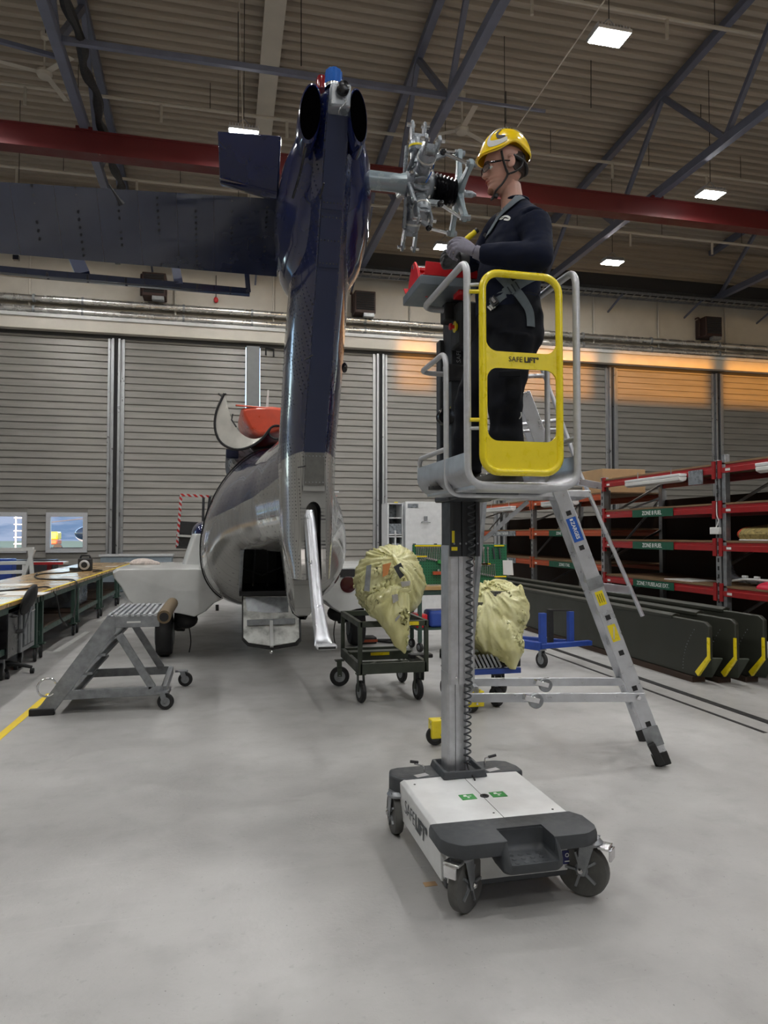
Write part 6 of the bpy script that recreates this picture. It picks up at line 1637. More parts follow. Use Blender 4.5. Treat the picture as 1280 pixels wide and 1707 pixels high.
# ================================================================== TOOL BOARD BENCH AND WHITE CABINET
tb0 = at(688, 970, 10.0); bxl = tb0.x; bxr = at(846, 970, 10.3).x; by_ = tb0.y
t = thing('tool_trolley', 'green pegboard tool trolley with wooden top, full of wrenches, behind the mast', 'tool trolley', ((bxl+bxr)/2, by_, 0))
bz0, bz1 = at(700, 975, 10).z, at(700, 908, 10).z
part('peg_panel', MB().bx(bxl, bxr, by_, by_+.03, bz0, bz1), M['pegboard'], t, bevel=.004)
part('worktop', MB().bx(bxl, bxr, by_-.25, by_+.3, bz0-.06, bz0-.01), M['wood'], t, bevel=.005)
part('apron', MB().bx(bxl, bxr, by_-.22, by_+.28, bz0-.13, bz0-.06), M['greenleg'], t)
part('lower_shelf', MB().bx(bxl, bxr, by_-.2, by_+.28, .30, .33), M['greenleg'], t)
for x in (bxl+.05, bxr-.05):
    for y in (by_-.18, by_+.24):
        part('leg', MB().bx(x-.025, x+.025, y-.025, y+.025, .13, bz0-.1), M['greenleg'], t)
        trolley_wheel((x, y, .065), (1,.3,0), .065, t)
def wrench(x, zt, L, lab, grp, y=by_-.012, w=.016):
    m = MB().beam((x, y, zt-.02), (x+.006, y, zt-L+.015), w*.55, .006, up=(0,1,0)); m.lathe((x, y, zt-.01), (0,1,0), [(w*.7,-.004),(w*.7,.004)], 10); m.lathe((x+.007, y, zt-L+.01), (0,1,0), [(w*.85,-.004),(w*.85,.004)], 8)
    m.beam((x+.007-w*.5, y, zt-L+.01), (x+.007-w*.7, y, zt-L-.012), w*.4, .007, up=(0,1,0)); m.beam((x+.007+w*.5, y, zt-L+.01), (x+.007+w*.7, y, zt-L-.012), w*.4, .007, up=(0,1,0))
    return single('wrench', m, M['steel'], lab, 'wrench', grp)
for k in range(18): wrench(bxl+.05+k*.026, bz1-.03, .13+.006*k, 'chrome wrench in the upper left row of the green pegboard', 'wrenches in the upper left row of the pegboard', w=.014)
xr_ = at(801, 940, 10.2).x
for k in range(5): wrench(bxr-.56+k*.065, bz1-.04, .20+.014*k, 'large chrome wrench in the upper right of the green pegboard', 'large wrenches on the pegboard', w=.026)
for k in range(14): wrench(bxr-.56+k*.028, bz1-.28, .12+.005*k, 'small chrome wrench in the lower right row of the green pegboard', 'small wrenches in the lower right row', w=.012)
for k in range(9): wrench(bxr-.17+k*.016, bz1-.47, .05, 'tiny chrome wrench at the bottom right of the green pegboard', 'tiny wrenches at the bottom right', w=.008)
for k in range(6): wrench(bxl+.06+k*.022, bz1-.17, .05, 'tiny key hanging under the long wrench row on the left', 'small keys on the pegboard', w=.007)
for (a, b, z) in ((.03, .50, bz1-.005), (.05, .20, bz1-.155)): part('label_strip', MB().bx(bxl+a, bxl+b, by_-.02, by_, z-.02, z), M['yellow'], t)
for (a, b, z) in ((.58, .26, bz1-.27), (.58, .30, bz1-.27), (.20, .02, bz1-.455), (.2, .05, bz1-.01)): part('label_strip', MB().bx(bxr-a, bxr-b, by_-.02, by_, z-.018, z), M['yellow'], t)
def pegtool(name, m, mt, lab): return single(name, m, mt, lab, 'tool')
pegtool('pliers', MB().beam((bxl+.36, by_-.03, bz1-.24), (bxl+.50, by_-.03, bz1-.26), .04, .05), M['green'], 'green-handled tool block on the left half of the pegboard')
pegtool('mallet', MB().beam((bxl+.28, by_-.05, bz1-.40), (bxl+.42, by_-.05, bz1-.40), .05, .045), M['orange'], 'orange-brown mallet head on the left half of the pegboard')
for k in range(3): single('socket', MB().lathe((bxl+.36+k*.05, by_-.01, bz1-.36-.03*k), (0,-1,0), [(.016,0),(.016,.05),(.010,.05)], 10), M['steel'], 'chrome socket pegged beside the orange mallet', 'socket', 'sockets beside the mallet')
for k, dz in ((0, .05), (1, .05)): single('ratchet', MB().beam((bxr-.22+.09*k, by_-.02, bz1-dz), (bxr-.20+.09*k, by_-.02, bz1-dz-.16), .02, .02), M['dark'], 'black-handled ratchet at the upper right of the pegboard', 'ratchet', 'ratchets on the pegboard')
pp = [ony(a, b, by_-.014) for a, b in ((838, 934), (854, 934), (856, 959), (839, 958))]
single('paper_sheet', MB().prism(pp, (0,.01,0)), M['paper'], 'white sheet of paper clipped to the right edge of the green pegboard', 'paper')
q = onz(698, 1012); single('parts_bin', MB().bx(bxl+.0, bxl+.16, by_-.2, by_+.1, .33, .52), M['red'], 'red plastic bin on the lower shelf of the tool trolley', 'bin', bevel=.02)
single('blue_bin', MB().bx(bxl+.19, bxl+.52, by_-.2, by_+.15, .33, .56), M['blue'], 'blue crumpled bag on the lower shelf of the tool trolley', 'bag', bevel=.04)
# cabinet
ca, cb2_ = at(676, 836, 13.5), at(737, 836, 13.5)
t = thing('white_cabinet', 'tall white cabinet with an open-shelved side, against the shutters behind the tool trolley', 'cabinet', ((ca.x+cb2_.x)/2, ca.y, 0))
cxa, cxb, cyy, ctz = ca.x, cb2_.x+.1, ca.y, at(690, 836, 13.5).z
part('side_panel', MB().bx(cxa, cxb, cyy, cyy+.05, .1, ctz), M['white'], t, bevel=.006)
part('carcass', MB().bx(cxa+.02, cxb-.02, cyy+.05, cyy+.9, .1, ctz-.01), M['white'], t)
part('name_plate', MB().bx(cxa+.04, cxa+.25, cyy-.006, cyy, ctz-.12, ctz-.04), M['hubgrey'], t)
part('hook_bracket', MB().bx(cxa+.36, cxa+.42, cyy-.05, cyy, ctz-.36, ctz-.28), M['galv'], t); part('hook_bracket', MB().tube([V(cxa+.30,cyy-.03,ctz-.40), V(cxa+.39,cyy-.05,ctz-.38), V(cxa+.48,cyy-.03,ctz-.40)], .01, 6), M['galv'], t)
for x in (cxa+.14, cxa+.56): part('latch', MB().bx(x, x+.05, cyy-.04, cyy, ctz-.93, ctz-.80), M['dark'], t)
sx_ = at(641, 838, 13.9); sh = thing('open_shelving', 'white open shelving with grey boxes, left of the white cabinet', 'shelving', (sx_.x+.2, sx_.y, 0))
sxa, sxb, syy = sx_.x, cxa-.01, sx_.y-.3
for x in (sxa, (sxa+sxb)/2, sxb): part('upright', MB().bx(x-.015, x+.015, syy, syy+.5, 0, ctz-.02 if x != (sxa+sxb)/2 else ctz-.55), M['white'], sh)
part('back_panel', MB().bx(sxa, sxb, syy+.48, syy+.5, 0, ctz-.03), M['hubgrey'], sh)
for z in (ctz-.02, ctz-.30, ctz-.62, ctz-.66, ctz-1.15, .9, .4): part('shelf', MB().bx(sxa, sxb, syy, syy+.5, z-.02, z), M['white'], sh)
part('shelf_label', MB().bx(sxa+.12, sxb-.1, syy-.006, syy, ctz-.02, ctz-.001), M['yellow'], sh)
for k in range(4): single('binder', MB().bx(sxa+.09+k*.085, sxa+.155+k*.085, syy+.05, syy+.3, ctz-1.15, ctz-.80), M['tubegrey'], 'grey-white binder standing in the open shelving', 'binder', 'binders in the open shelving')
for x in (sxa+.03, (sxa+sxb)/2+.03): single('storage_bin', MB().bx(x, x+.14, syy+.03, syy+.3, ctz-.62, ctz-.42), M['hubgrey'], 'grey bin in the middle row of the open shelving', 'bin', 'bins in the open shelving')  # black strips stand in for the shadow bands of the blade panels
p = at(797, 858, 14.5)
t = thing('notice_board', 'navy and orange notice panel behind the ladder leg', 'panel', (p.x, p.y, .0))
part('upper_panel', MB().bx(p.x-.16, p.x+.05, p.y, p.y+.05, p.z-.55, p.z+.10), mat('navy_panel', (.03,.04,.12), .5), t)
part('orange_mark', MB().bx(p.x-.12, p.x+.03, p.y-.01, p.y, p.z+.10, p.z+.30), M['orange'], t); part('stand_post', MB().bx(p.x-.14, p.x-.10, p.y, p.y+.05, 0, p.z-.5), M['galv'], t); part('stand_post', MB().bx(p.x-.0, p.x+.04, p.y, p.y+.05, 0, p.z-.5), M['galv'], t)

# ================================================================== PALLET RACKS
RX = 6.0
def uprt(parent, x, y, z0, z1, m=M['doorpost']):
    part('upright', MB().bx(x-.04, x+.04, y-.045, y+.045, z0, z1), m, parent, bevel=.004)
def rack(name, label, ys, ztop, levels, face, m, depth=1.1, signs=(), grp='pallet racks'):
    t_ = thing(name, label, 'rack', (face+depth/2, (ys[0]+ys[-1])/2, 0), group=grp)
    for y in ys:
        u = part('upright', MB().bx(face-.02, face+.07, y-.045, y+.045, 0, ztop), M['doorpost'], t_, bevel=.004)
        hs = MB()
        for k in range(int(ztop/.10)): hs.bx(face-.024, face-.019, y-.012, y+.012, .08+k*.10, .13+k*.10)
        part('slots', hs, M['black'], u)['kind'] = 'stuff'
        part('upright', MB().bx(face+depth-.07, face+depth, y-.045, y+.045, 0, ztop), M['doorpost'], t_, bevel=.004)
        for k in range(3): part('frame_brace', MB().beam((face+.05, y, .5+k*.7), (face+depth-.05, y, 1.0+k*.7 if ztop > 1.7+k*.7 else ztop-.1), .03, .03), M['doorpost'], t_)
    for a, b in zip(ys, ys[1:]):
        for z in levels:
            for xx in (face-.03, face+depth-.05):
                bm_ = part('shelf_beam', MB().loft([[V(xx, y, z-.105), V(xx, y, z-.045), V(xx+.02, y, z-.035), V(xx+.02, y, z), V(xx+.06, y, z), V(xx+.06, y, z-.105)] for y in (a+.05, b-.05)]), m, t_, smooth=0)
                if xx < face:
                    part('beam_label', MB().bx(xx-.004, xx, b-.16, b-.24, z-.085, z-.055), M['letterwhite'], bm_)
                    for y in (a+.055, b-.055): part('beam_connector', MB().bx(xx-.006, xx+.03, y-.03, y+.03, z-.17, z+.05), m, bm_)
            part('shelf_board', MB().bx(face-.02, face+depth-.02, a+.03, b-.03, z, z+.022), M['ply'], t_)
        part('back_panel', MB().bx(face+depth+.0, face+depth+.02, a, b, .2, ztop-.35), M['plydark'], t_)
    return t_
red_ys = [1.15, 3.75, onx(1199, 880, RX).y, onx(1006, 880, RX).y]
red_ys[0] = red_ys[2]-5.4; red_ys[1] = red_ys[2]-2.7
def zat(px, py): return onx(px, py, RX).z
z1_, z2_, z3_, z4_ = zat(1194, 776), zat(1194, 842), zat(1194, 904), zat(1194, 978)
rk = rack('pallet_rack', 'red-beamed pallet rack with chipboard shelves on the right, green zone signs on its beams', red_ys, z1_+.06, (z1_, z2_, z3_, z4_), RX, M['redsteel'])
part('upright', MB().bx(RX-.02, RX+.05, red_ys[2]-.14, red_ys[2]-.08, 0, z1_+.12), M['galv'], rk, bevel=.004)
def sign(z, s, y0, y1, par, x=RX-.036, ftz=.105, m=M['signgreen'], lm=M['letterwhite'], sz=.082):
    g = part('zone_sign', MB().bx(x-.006, x, y1, y0, z-ftz-.008, z-.005), m, par)
    text('lettering', s, sz, (x-.008, (y0+y1)/2+.25*abs(y0-y1)*0, z-ftz/2-.008), (0,-1,0), (0,0,1), lm, g, align='CENTER', sx=.95, bold=.0014)
yA, yB = onx(1058, 860, RX).y, onx(1126, 860, RX).y
sign(z2_, 'ZONE 8 FUEL', yA, yB, rk); sign(z3_, 'ZONE 8 FUEL', yA, yB, rk); sign(z4_, 'ZONE 7 FUSELAGE EXT.', yA, yB, rk, sz=.076)
# farther orange rack
OX = RX + .12
oy = [red_ys[3]+.14, onx(888, 880, OX).y, onx(780, 880, OX).y]
zo = lambda px, py: onx(px, py, OX).z
lv = (zo(992, 824), zo(992, 883), zo(992, 940))
rk2 = rack('pallet_rack', 'orange-beamed pallet rack farther back, right of the ladder stile top', oy, lv[0]+.05, lv, OX, M['orange'])
for z, s in ((lv[1], 'ZONE 11 INTERIOR'), (lv[2], 'ZONE 3 TAIL')):
    sign(z, s, onx(918, 880, OX).y, onx(972, 880, OX).y, rk2, x=OX-.036, sz=.075)
for z in lv[1:]: sign(z, 'ZONE 15 INTERIOR', onx(822, 880, OX).y, onx(862, 880, OX).y, rk2, x=OX-.036, sz=.075, m=M['hubgrey'])
# what lies on the shelves
p = onx(1262, 890, RX+.15)
t = thing('cowl_panel', 'gilded curved cowl panel with a red end on the middle shelf at the right edge', 'panel', (RX+.3, p.y, z3_))
rg = []
for k in range(12):
    y = onx(1238, 890, RX+.1).y - k*.12
    rg.append([V(RX+.06, y, z3_+.03), V(RX+.04, y, z3_+.10), V(RX+.10, y, z3_+.17), V(RX+.45, y, z3_+.22), V(RX+.45, y, z3_+.20), V(RX+.12, y, z3_+.15), V(RX+.07, y, z3_+.10), V(RX+.09, y, z3_+.03)])
part('shell', MB().loft(rg), mat('gold_mesh_lining', (.45,.36,.14), .35, .7, .4, 30, bump=.003, bscale=90), t)
part('red_nose', MB().ell((RX+.22, rg[0][0].y+.03, z3_+.10), (.16, .09, .09), 16, 10), M['redcover'], t)
part('white_edge', MB().tube([r_[0]+V(-.005,0,0) for r_ in rg], .012, 6), M['white'], t)
t = thing('white_strut', 'long curved white fairing strip on the lower shelf at the right edge', 'fairing', (RX+.1, 5.5, z4_+.022))
ys_ = [onx(px, 980, RX+.08).y for px in (1204, 1222, 1240, 1260, 1290)]
part('strip', MB().tube([V(RX+.08, ys_[0], z4_+.04), V(RX+.08, ys_[1], z4_+.085), V(RX+.08, ys_[2], z4_+.115), V(RX+.08, ys_[3], z4_+.12), V(RX+.08, ys_[4], z4_+.12)], [.006,.014,.014,.014,.014], 8), M['white'], t)
for k in (2, 3): part('strip_lug', MB().box((RX+.08, ys_[k]-.02, z4_+.145), (.03, .08, .03)), M['white'], t, bevel=.006)
single('red_dome', MB().ell((RX+.10, onx(1283, 985, RX+.1).y, z4_+.03), (.12, .16, .075), 16, 10), mat('pink_red_plastic', (.65,.02,.06), .4), 'pinkish red domed cover on the lower shelf at the right edge', 'cover')
yy = onx(1225, 940, RX+.25).y
single('dark_bracket', MB().tube(smoothpath([V(RX+.25, yy+.12, z4_+.35), V(RX+.25, yy+.02, z4_+.12), V(RX+.28, yy-.25, z4_+.08), V(RX+.3, yy-.6, z4_+.09)], 4), [.05]+[.045]*4+[.035]*7+[.02], 8), M['hubgrey'], 'bent dark grey duct on the lower shelf behind the rack upright', 'duct')
single('paper_stack', MB().bx(RX+.05, RX+.45, onx(1160, 966, RX+.1).y, onx(1112, 966, RX+.1).y, z4_+.022, z4_+.034), M['paper'], 'thin sheets of white paper lying on the ZONE 7 shelf', 'paper')
t = thing('power_adapter', 'small white power box hung on the rack upright between the bays', 'adapter', (RX-.05, red_ys[2], z3_+.2))
part('box', MB().bx(RX-.07, RX-.022, red_ys[2]-.07, red_ys[2]+.09, z3_+.10, z3_+.185), M['paper'], t, bevel=.006)
part('cord', MB().tube(smoothpath([V(RX-.05, red_ys[2], z3_+.18), V(RX-.05, red_ys[2]-.05, z3_+.26), V(RX-.05, red_ys[2]-.02, z3_+.34), V(RX-.035, red_ys[2], z3_+.5)], 4), .006, 6), M['paper'], t)
part('light_cord', MB().cyl((RX-.035, red_ys[2]-.02, z3_+.3), (RX-.035, red_ys[2]-.02, z1_), .005, 5), M['black'], t)
# strip lights
def tube_light(x, ya, yb, z, label, g='rack strip lights'):
    t_ = thing('strip_light', label, 'strip light', (x, (ya+yb)/2, z), group=g)
    part('housing', MB().loft([[V(x-.06, y, z+.02), V(x-.065, y, z+.06), V(x+.065, y, z+.06), V(x+.06, y, z+.02)] for y in (ya, yb)]), M['white'], t_, bevel=.008)
    part('diffuser', MB().loft([[V(x-.065, y, z+.018), V(x-.055, y, z-.030), V(x, y, z-.05), V(x+.055, y, z-.03), V(x+.065, y, z+.018)] for y in (ya, yb)]), M['paper'], t_, bevel=.01)
    for y in (ya+.25, yb-.25): part('hanger', MB().cyl((x, y, z+.05), (x, y, z+.16), .006, 6), M['galv'], t_)
tube_light(RX-.10, onx(1138, 798, RX-.1).y, onx(1047, 808, RX-.1).y, zat(1092, 804), 'unlit white strip light below the top red beam, left bay')
tube_light(RX-.10, onx(1330, 775, RX-.1).y, onx(1266, 781, RX-.1).y, zat(1270, 783), 'unlit white strip light at the right edge of the picture')
tube_light(OX-.10, onx(960, 832, OX-.1).y, onx(906, 842, OX-.1).y, onx(932, 840, OX-.1).z, 'unlit white strip light behind the ladder stile')
tube_light(OX-.10, onx(856, 846, OX-.1).y, onx(812, 850, OX-.1).y, onx(836, 850, OX-.1).z, 'unlit white strip light beneath the platform of the ladder')
# boxes on top of the racks
single('cardboard_box', MB().bx(OX+.05, OX+.85, onx(1002, 800, OX).y+.05, onx(966, 800, OX).y, lv[0]+.025, lv[0]+.42), M['card'], 'brown cardboard box on top of the orange rack beside the red rack', 'box', bevel=.006)
single('chipboard_sheet', MB().bx(RX+.1, RX+.9, red_ys[3]-.9, red_ys[3]-.1, z1_+.024, z1_+.05), M['card'], 'chipboard sheet lying across the top of the red rack', 'board')
single('plastic_pocket', MB().bx(RX-.045, RX-.040, onx(1176, 790, RX).y, onx(1152, 790, RX).y, zat(1164, 808), zat(1164, 784)), M['hubgrey'], 'clear document pocket hanging from the top red beam', 'pocket')

# ================================================================== STORED ROTOR BLADES (long dark panels on edge)
eb = [onz(1160, 1138), onz(1203, 1139), onz(1249, 1138)]

labs = ('front one of the dark olive blade panels, nearest the painted floor shadow strips', 'middle one of the dark olive blade panels beside the rack', 'rear one of the dark olive blade panels, closest to the rack')
for i in range(3):
    x = eb[i].x; ye = eb[i].y-.20; zt = .68+.035*i; yf = 15.2
    t = thing('blade_panel', labs[i], 'rotor blade', (x, (ye+yf)/2, 0), group='stored blade panels')
    pf = [(ye+.20, .06), (ye-.02, .30), (ye-.02, zt-.04), (ye+.05, zt), (yf, zt), (yf, .06)]
    part('skin', MB().prism([V(x, a, b) for a, b in pf], (.05, 0, 0)), M['olivepanel'], t, bevel=.012)
    part('top_edge', MB().loft([[V(x-.01, y, zt-.03), V(x+.06, y, zt-.03), V(x+.10, y, zt+.02), V(x+.04, y, zt+.035), V(x-.01, y, zt+.01)] for y in (ye+.6, yf)]), M['olivepanel'], t, bevel=.006)
    part('end_flange', MB().prism([V(x+.05, ye+.24, .06), V(x+.05, ye+.01, .29), V(x+.16, ye-.03, .29), V(x+.16, ye+.14, .06)], (0, .015, .01)), M['olive'], t)
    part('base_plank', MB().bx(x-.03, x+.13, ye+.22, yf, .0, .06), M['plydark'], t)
    part('yellow_tape', MB().bx(x-.012, x+.008, ye-.032, ye+.0, .29, .52), M['yellow'], t, bevel=.003)
    part('yellow_tape', MB().prism([V(x-.014, ye-.03, .29), V(x-.014, ye+.0, .32), V(x-.014, ye+.20, .12), V(x-.014, ye+.15, .08)], (.03,0,0)), M['yellow'], t, bevel=.003)
    rv = MB()
    for k in range(14): rv.ell((x-.001, ye+.42-.004*k*k*.3, .12+k*.035), (.003,.006,.006), 6, 4)
    part('rivet_row', rv, M['hubgrey'], t)['kind'] = 'stuff'
# shelf-side shade board behind them
# ================================================================== BLUE TROLLEY
g = onz(903, 1113)
t = thing('blue_trolley', 'blue steel trolley with upright posts, against the dark blade panels', 'trolley', (g.x, g.y+.4, 0))
c = V(g.x, g.y, .095); trolley_wheel(c, (1,.3,0), .095, t); fork(c, (g.x, g.y, .22), (1,.3,0), t, .03)
c = V(g.x-.45, g.y+.9, .095); trolley_wheel(c, (1,.3,0), .095, t)
bz = .26
part('base_rail', MB().beam((g.x-.55, g.y+.95, bz), (g.x+.0, g.y-.02, bz), .10, .10), M['blue'], t, bevel=.006)
part('base_rail', MB().beam((g.x-.02, g.y+.0, bz), (g.x+.72, g.y+.12, bz), .08, .06), M['blue'], t, bevel=.006)
part('base_rail', MB().beam((g.x-.30, g.y+1.0, bz), (g.x+.45, g.y+.25, bz), .06, .06), M['blue'], t, bevel=.006)
part('upright_post', MB().bx(g.x-.02, g.x+.06, g.y-.02, g.y+.05, bz, .66), M['blue'], t, bevel=.004)
part('upright_post', MB().bx(g.x+.42, g.x+.49, g.y+.10, g.y+.17, bz, .66), M['blue'], t, bevel=.004)
part('upright_post', MB().bx(g.x+.20, g.x+.26, g.y+.2, g.y+.27, bz, .68), M['black'], t, bevel=.004)
part('top_bar', MB().beam((g.x+.22, g.y+.2, .67), (g.x+.48, g.y+.13, .67), .02, .02), M['black'], t)

# ================================================================== WORKBENCHES on the left
BX, BZ = -2.24, .87
def bench(y0, y1, label, w_=1.28, drawer=False):
    t_ = thing('workbench', label, 'workbench', (BX-w_/2, (y0+y1)/2, 0), group='row of workbenches')
    x0_, x1_ = BX-w_, BX
    part('worktop', MB().bx(x0_, x1_, y0, y1, BZ-.045, BZ), M['wood'], t_, bevel=.004)
    part('yellow_edge_tape', MB().bx(x1_-.04, x1_+.002, y0, y1, BZ-.002, BZ+.002), M['floorline'], t_)
    part('frame_rail', MB().bx(x1_-.06, x1_-.02, y0+.04, y1-.04, BZ-.12, BZ-.045), M['greenleg'], t_)
    part('frame_rail', MB().bx(x0_+.02, x0_+.06, y0+.04, y1-.04, BZ-.12, BZ-.045), M['greenleg'], t_)
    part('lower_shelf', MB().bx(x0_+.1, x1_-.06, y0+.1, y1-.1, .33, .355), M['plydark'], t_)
    for x in (x0_+.05, x1_-.05):
        for y in (y0+.14, y1-.14):
            part('leg', MB().bx(x-.03, x+.03, y-.03, y+.03, .19, BZ-.045), M['greenleg'], t_, bevel=.004)
            part('leg_foot', MB().bx(x-.06, x+.06, y-.04, y+.04, .185, .205), M['greenleg'], t_)
            trolley_wheel((x, y+.03, .095), (1,.25,0), .095, t_)
    part('shelf_rail', MB().bx(x1_-.08, x1_-.05, y0+.06, y1-.06, .30, .36), M['greenleg'], t_)
    return t_
bench(5.2, 7.55, 'workbench nearest the camera at the left edge, mostly outside the picture')
bench(7.6, 9.98, 'second workbench from the front, with the black office chair beside it')
bench(10.0, 12.4, 'third workbench from the front, black cable snaking over its top')
bench(12.42, 14.8, 'fourth workbench from the front, carrying the black cable reel lamp')
bench(14.85, 17.2, 'fifth workbench from the front, near the sponson tip')
bench(17.3, 20.2, 'workbench farthest away, reaching to the shutters')
# roller cabinet at the end of the second bench
t = thing('drawer_cabinet', 'black roller cabinet with grey slatted front under the second workbench', 'cabinet', (BX-.4, 9.3, 0))
part('carcass', MB().bx(BX-.98, BX-.02, 8.55, 9.55, .25, .80), M['blackgloss'], t, bevel=.01)
cf = part('side_frame', MB().bx(BX-.025, BX+.0, 9.0, 9.62, .25, .80), M['galv'], t, bevel=.004)
part('side_recess', MB().bx(BX+.0, BX+.004, 9.08, 9.55, .30, .74), M['dark'], t)
for k in range(3): part('grey_slat', MB().bx(BX+.002, BX+.014, 9.12+k*.145, 9.22+k*.145, .32, .68), M['galv'], t, bevel=.002)
part('handle', MB().tube(arc([V(BX+.005,9.2,.70), V(BX+.05,9.22,.71), V(BX+.05,9.42,.71), V(BX+.005,9.44,.70)], .02), .008, 6), M['steel'], t)
for y in (8.7, 9.45): trolley_wheel((BX-.12, y, .10), (1,.2,0), .10, t); part('castor_fork', MB().bx(BX-.15, BX-.09, y-.03, y+.03, .12, .25), M['galv'], t)
for y in (8.7, 9.45): trolley_wheel((BX-.85, y, .10), (1,.2,0), .10, t); part('castor_fork', MB().bx(BX-.88, BX-.82, y-.03, y+.03, .12, .25), M['galv'], t)
# office chair
cpt = onz(4, 1125)
t = thing('office_chair', 'black office chair at the left edge, in front of the workbenches', 'chair', (cpt.x, cpt.y, 0))
for k in range(5):
    a = R(6+72*k); e = V(cpt.x+.31*math.cos(a), cpt.y+.31*math.sin(a), .07)
    part('base_spoke', MB().tube([V(cpt.x, cpt.y, .13), V(cpt.x, cpt.y, .12).lerp(e, .5)+V(0,0,.02), e], [.03,.024,.018], 8), M['black'], t)
    part('castor_wheel', MB().cyl(e+V(-.02,.0,-.04), e+V(.02,.0,-.04), .03, 12), M['black'], t)
part('gas_column', MB().cyl((cpt.x, cpt.y, .12), (cpt.x, cpt.y, .48), .025, 12), M['black'], t)
part('seat', MB().ell((cpt.x-.03, cpt.y, .50), (.25, .25, .055), 24, 10), M['black'], t)
bp_ = at(30, 1010, 8.2)
part('backrest', MB().ell((cpt.x+.27, cpt.y+.0, .86), (.055, .22, .19), 20, 12, M=Matrix.Rotation(.35, 3, 'Y')), M['black'], t)
part('back_stem', MB().tube([V(cpt.x+.0, cpt.y, .46), V(cpt.x+.22, cpt.y, .48), V(cpt.x+.30, cpt.y, .78)], .014, 8), M['galv'], t)
part('armrest', MB().ell((cpt.x+.08, cpt.y-.27, .70), (.15, .04, .025), 14, 8), M['black'], t)
part('arm_stem', MB().tube([V(cpt.x+.06, cpt.y-.25, .5), V(cpt.x+.08, cpt.y-.27, .69)], .015, 8), M['black'], t)
# cables on the benches
def ob(px, py): q_ = onz(px, py, BZ); return V(q_.x, q_.y, BZ+.012)
def cable(pts, label, r=.012): return single('power_cable', MB().tube(smoothpath(pts, 6), r, 7), M['black'], label, 'cable')
cable([ob(-12, 988), ob(30, 984), ob(60, 981), ob(80, 980), onx(92, 990, BX+.03), onx(97, 1010, BX+.04), onx(101, 1030, BX+.05), onx(111, 1043, BX+.05)], 'black cable running over the near bench tops and hanging down their edge')
cable([ob(62, 957), ob(58, 962), ob(66, 966), ob(90, 967), ob(112, 967), ob(124, 969), onx(128, 975, BX+.03), onx(127, 1000, BX+.03), onx(122, 1030, BX+.03)], 'black cable looped across the third bench and down its leg')
cable([ob(60, 960), ob(75, 957), ob(100, 956), ob(120, 954), ob(136, 953)], 'black cable leading to the cable reel lamp')
cable([ob(150, 951), ob(160, 951), ob(170, 952), ob(155, 954)], 'short black cable lying right of the cable reel lamp')
single('cable_connector', MB().beam(ob(118, 951)+V(0,0,.02), ob(133, 952)+V(0,0,.02), .07, .06), M['black'], 'black plug connector lying beside the cable reel lamp', 'connector', bevel=.01)
p = ob(142, 952)
t = thing('cable_reel', 'small black cable reel with a white face standing on the fourth workbench', 'cable reel', (p.x, p.y, BZ))
part('reel_frame', MB().bx(p.x-.13, p.x+.13, p.y-.09, p.y+.09, BZ, BZ+.26), M['black'], t, bevel=.02)
part('reel_disc', MB().lathe((p.x, p.y-.09, BZ+.13), (0,-1,0), [(.10,0),(.10,.02),(.07,.03),(.07,.025)], 24), M['tubegrey'], t)
part('reel_core', MB().lathe((p.x, p.y-.10, BZ+.13), (0,-1,0), [(.065,0),(.055,.025),(.03,.026),(.028,.035)], 24), M['black'], t)
part('reel_handle', MB().tube(arc([V(p.x-.1,p.y,BZ+.24), V(p.x-.08,p.y,BZ+.32), V(p.x+.08,p.y,BZ+.32), V(p.x+.1,p.y,BZ+.24)], .03), .018, 8), M['black'], t)
single('clear_tank', MB().bx(BX-1.0, BX-.2, 13.1, 14.4, .36, .75), mat('blue_grey_tank', (.12,.14,.18), .25), 'translucent blue-grey crate on the lower shelf of the fourth workbench', 'crate', bevel=.02)
for k, (px, py) in enumerate(((32, 975), (25, 988), (55, 990))): 
    q_ = ob(px, py); single('drawing_sheet', MB().bx(q_.x-.3, q_.x+.15, q_.y-.2, q_.y+.25, BZ+.0005, BZ+.002+k*.0005), M['paper'], 'white drawing sheet on the workbench tops, ' + ('near the left edge', 'nearest the camera', 'beside the yellow edge tape')[k], 'paper')
for px, py, lb in ((196, 944, 'small white label sheet on the fifth workbench'), (224, 937, 'small white label sheet at the far end of the bench row')):
    q_ = ob(px, py); single('paper_sheet', MB().bx(q_.x-.25, q_.x, q_.y-.2, q_.y+.1, BZ+.0005, BZ+.003), M['paper'], lb, 'paper')
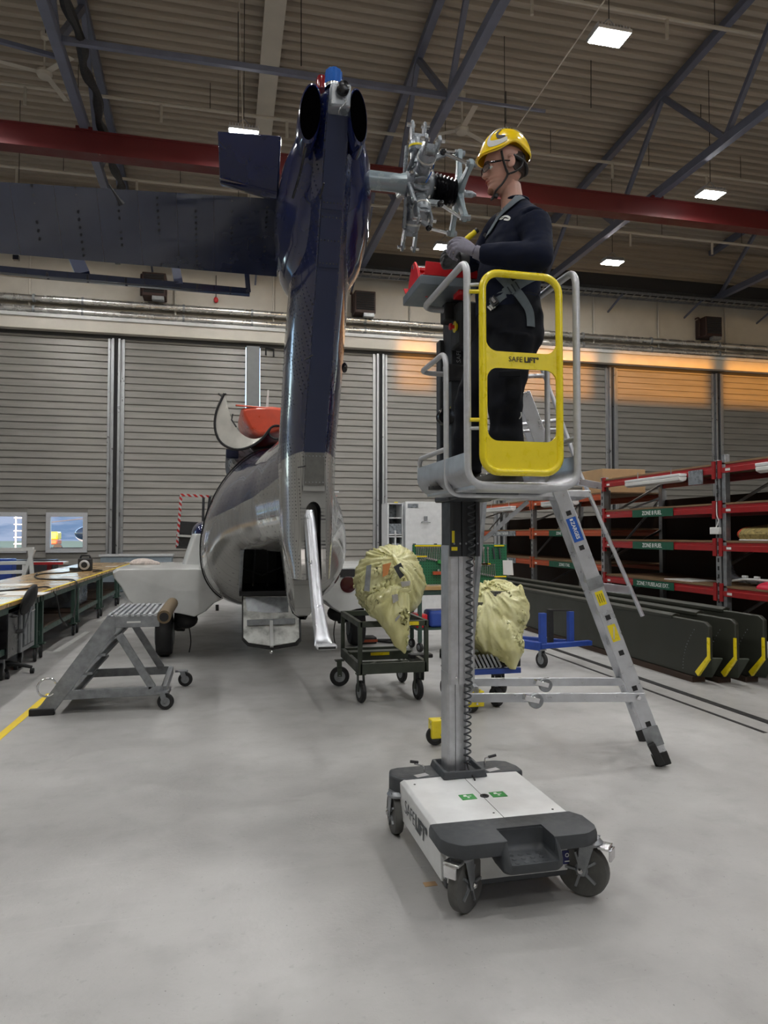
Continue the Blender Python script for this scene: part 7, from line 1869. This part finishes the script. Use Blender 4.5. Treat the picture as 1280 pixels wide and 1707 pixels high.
# aluminium frame, red table, boxes at the far left
p = at(30, 920, 16.0)
t = thing('access_frame', 'white aluminium access frame at the far left behind the benches', 'frame', (p.x, p.y, 0))
def fp3(px, py, Z=16.0): return at(px, py, Z)
for a_, b_ in (((-20, 917), (56, 915)), ((-20, 939), (45, 938)), ((56, 916), (38, 966)), ((50, 917), (54, 962)), ((-20, 955), (40, 953))):
    part('rail', MB().beam(fp3(*a_), fp3(*b_), .08, .08), M['sponson'], t, bevel=.006)
for px in (-10, 40): q_ = fp3(px, 940); part('leg', MB().bx(q_.x-.03, q_.x+.03, q_.y-.03, q_.y+.03, 0, q_.z), M['sponson'], t)
q_ = fp3(8, 945, 16.6); single('blue_crate', MB().bx(q_.x-.3, q_.x+.15, q_.y, q_.y+.4, .55, 1.05), M['blue'], 'blue plastic crate behind the white access frame', 'crate', bevel=.02)
q_ = fp3(4, 960, 16.6); single('red_crate', MB().bx(q_.x-.5, q_.x+.35, q_.y-.1, q_.y+.5, .0, .55), M['red'], 'red plastic crate on the floor behind the white access frame', 'crate', bevel=.02)
q_ = at(83, 938, 17.0)
t = thing('red_table', 'small red-edged table standing behind the benches below the window', 'table', (q_.x, q_.y, 0))
part('tabletop', MB().bx(q_.x-.45, q_.x+.35, q_.y-.35, q_.y+.35, q_.z-.02, q_.z+.02), M['white'], t); part('red_rim', MB().bx(q_.x-.47, q_.x+.37, q_.y-.37, q_.y-.35, q_.z-.035, q_.z+.03), M['redsteel'], t)
part('pedestal', MB().bx(q_.x-.05, q_.x+.05, q_.y-.05, q_.y+.05, 0, q_.z-.02), M['redsteel'], t)
q_ = at(20, 938, 18.5); single('dark_bench_unit', MB().bx(q_.x-1.5, q_.x+1.0, q_.y, q_.y+.6, 0, .95), M['darkbox'], 'dark storage unit along the shutters at the far left', 'unit', bevel=.01)
# rag pile on the sponson, grille behind, wires
q_ = at(238, 944, 10.2)
single('rag_pile', MB().ell((q_.x, q_.y, 1.21), (.18, .14, .07), 16, 8).ell((q_.x+.12, q_.y, 1.20), (.12,.10,.045), 12, 8), mat('white_rags', (.55,.48,.44), .9, 0, .3, 20, bump=.01, bscale=20), 'crumpled whitish rags lying on the left sponson', 'rags')
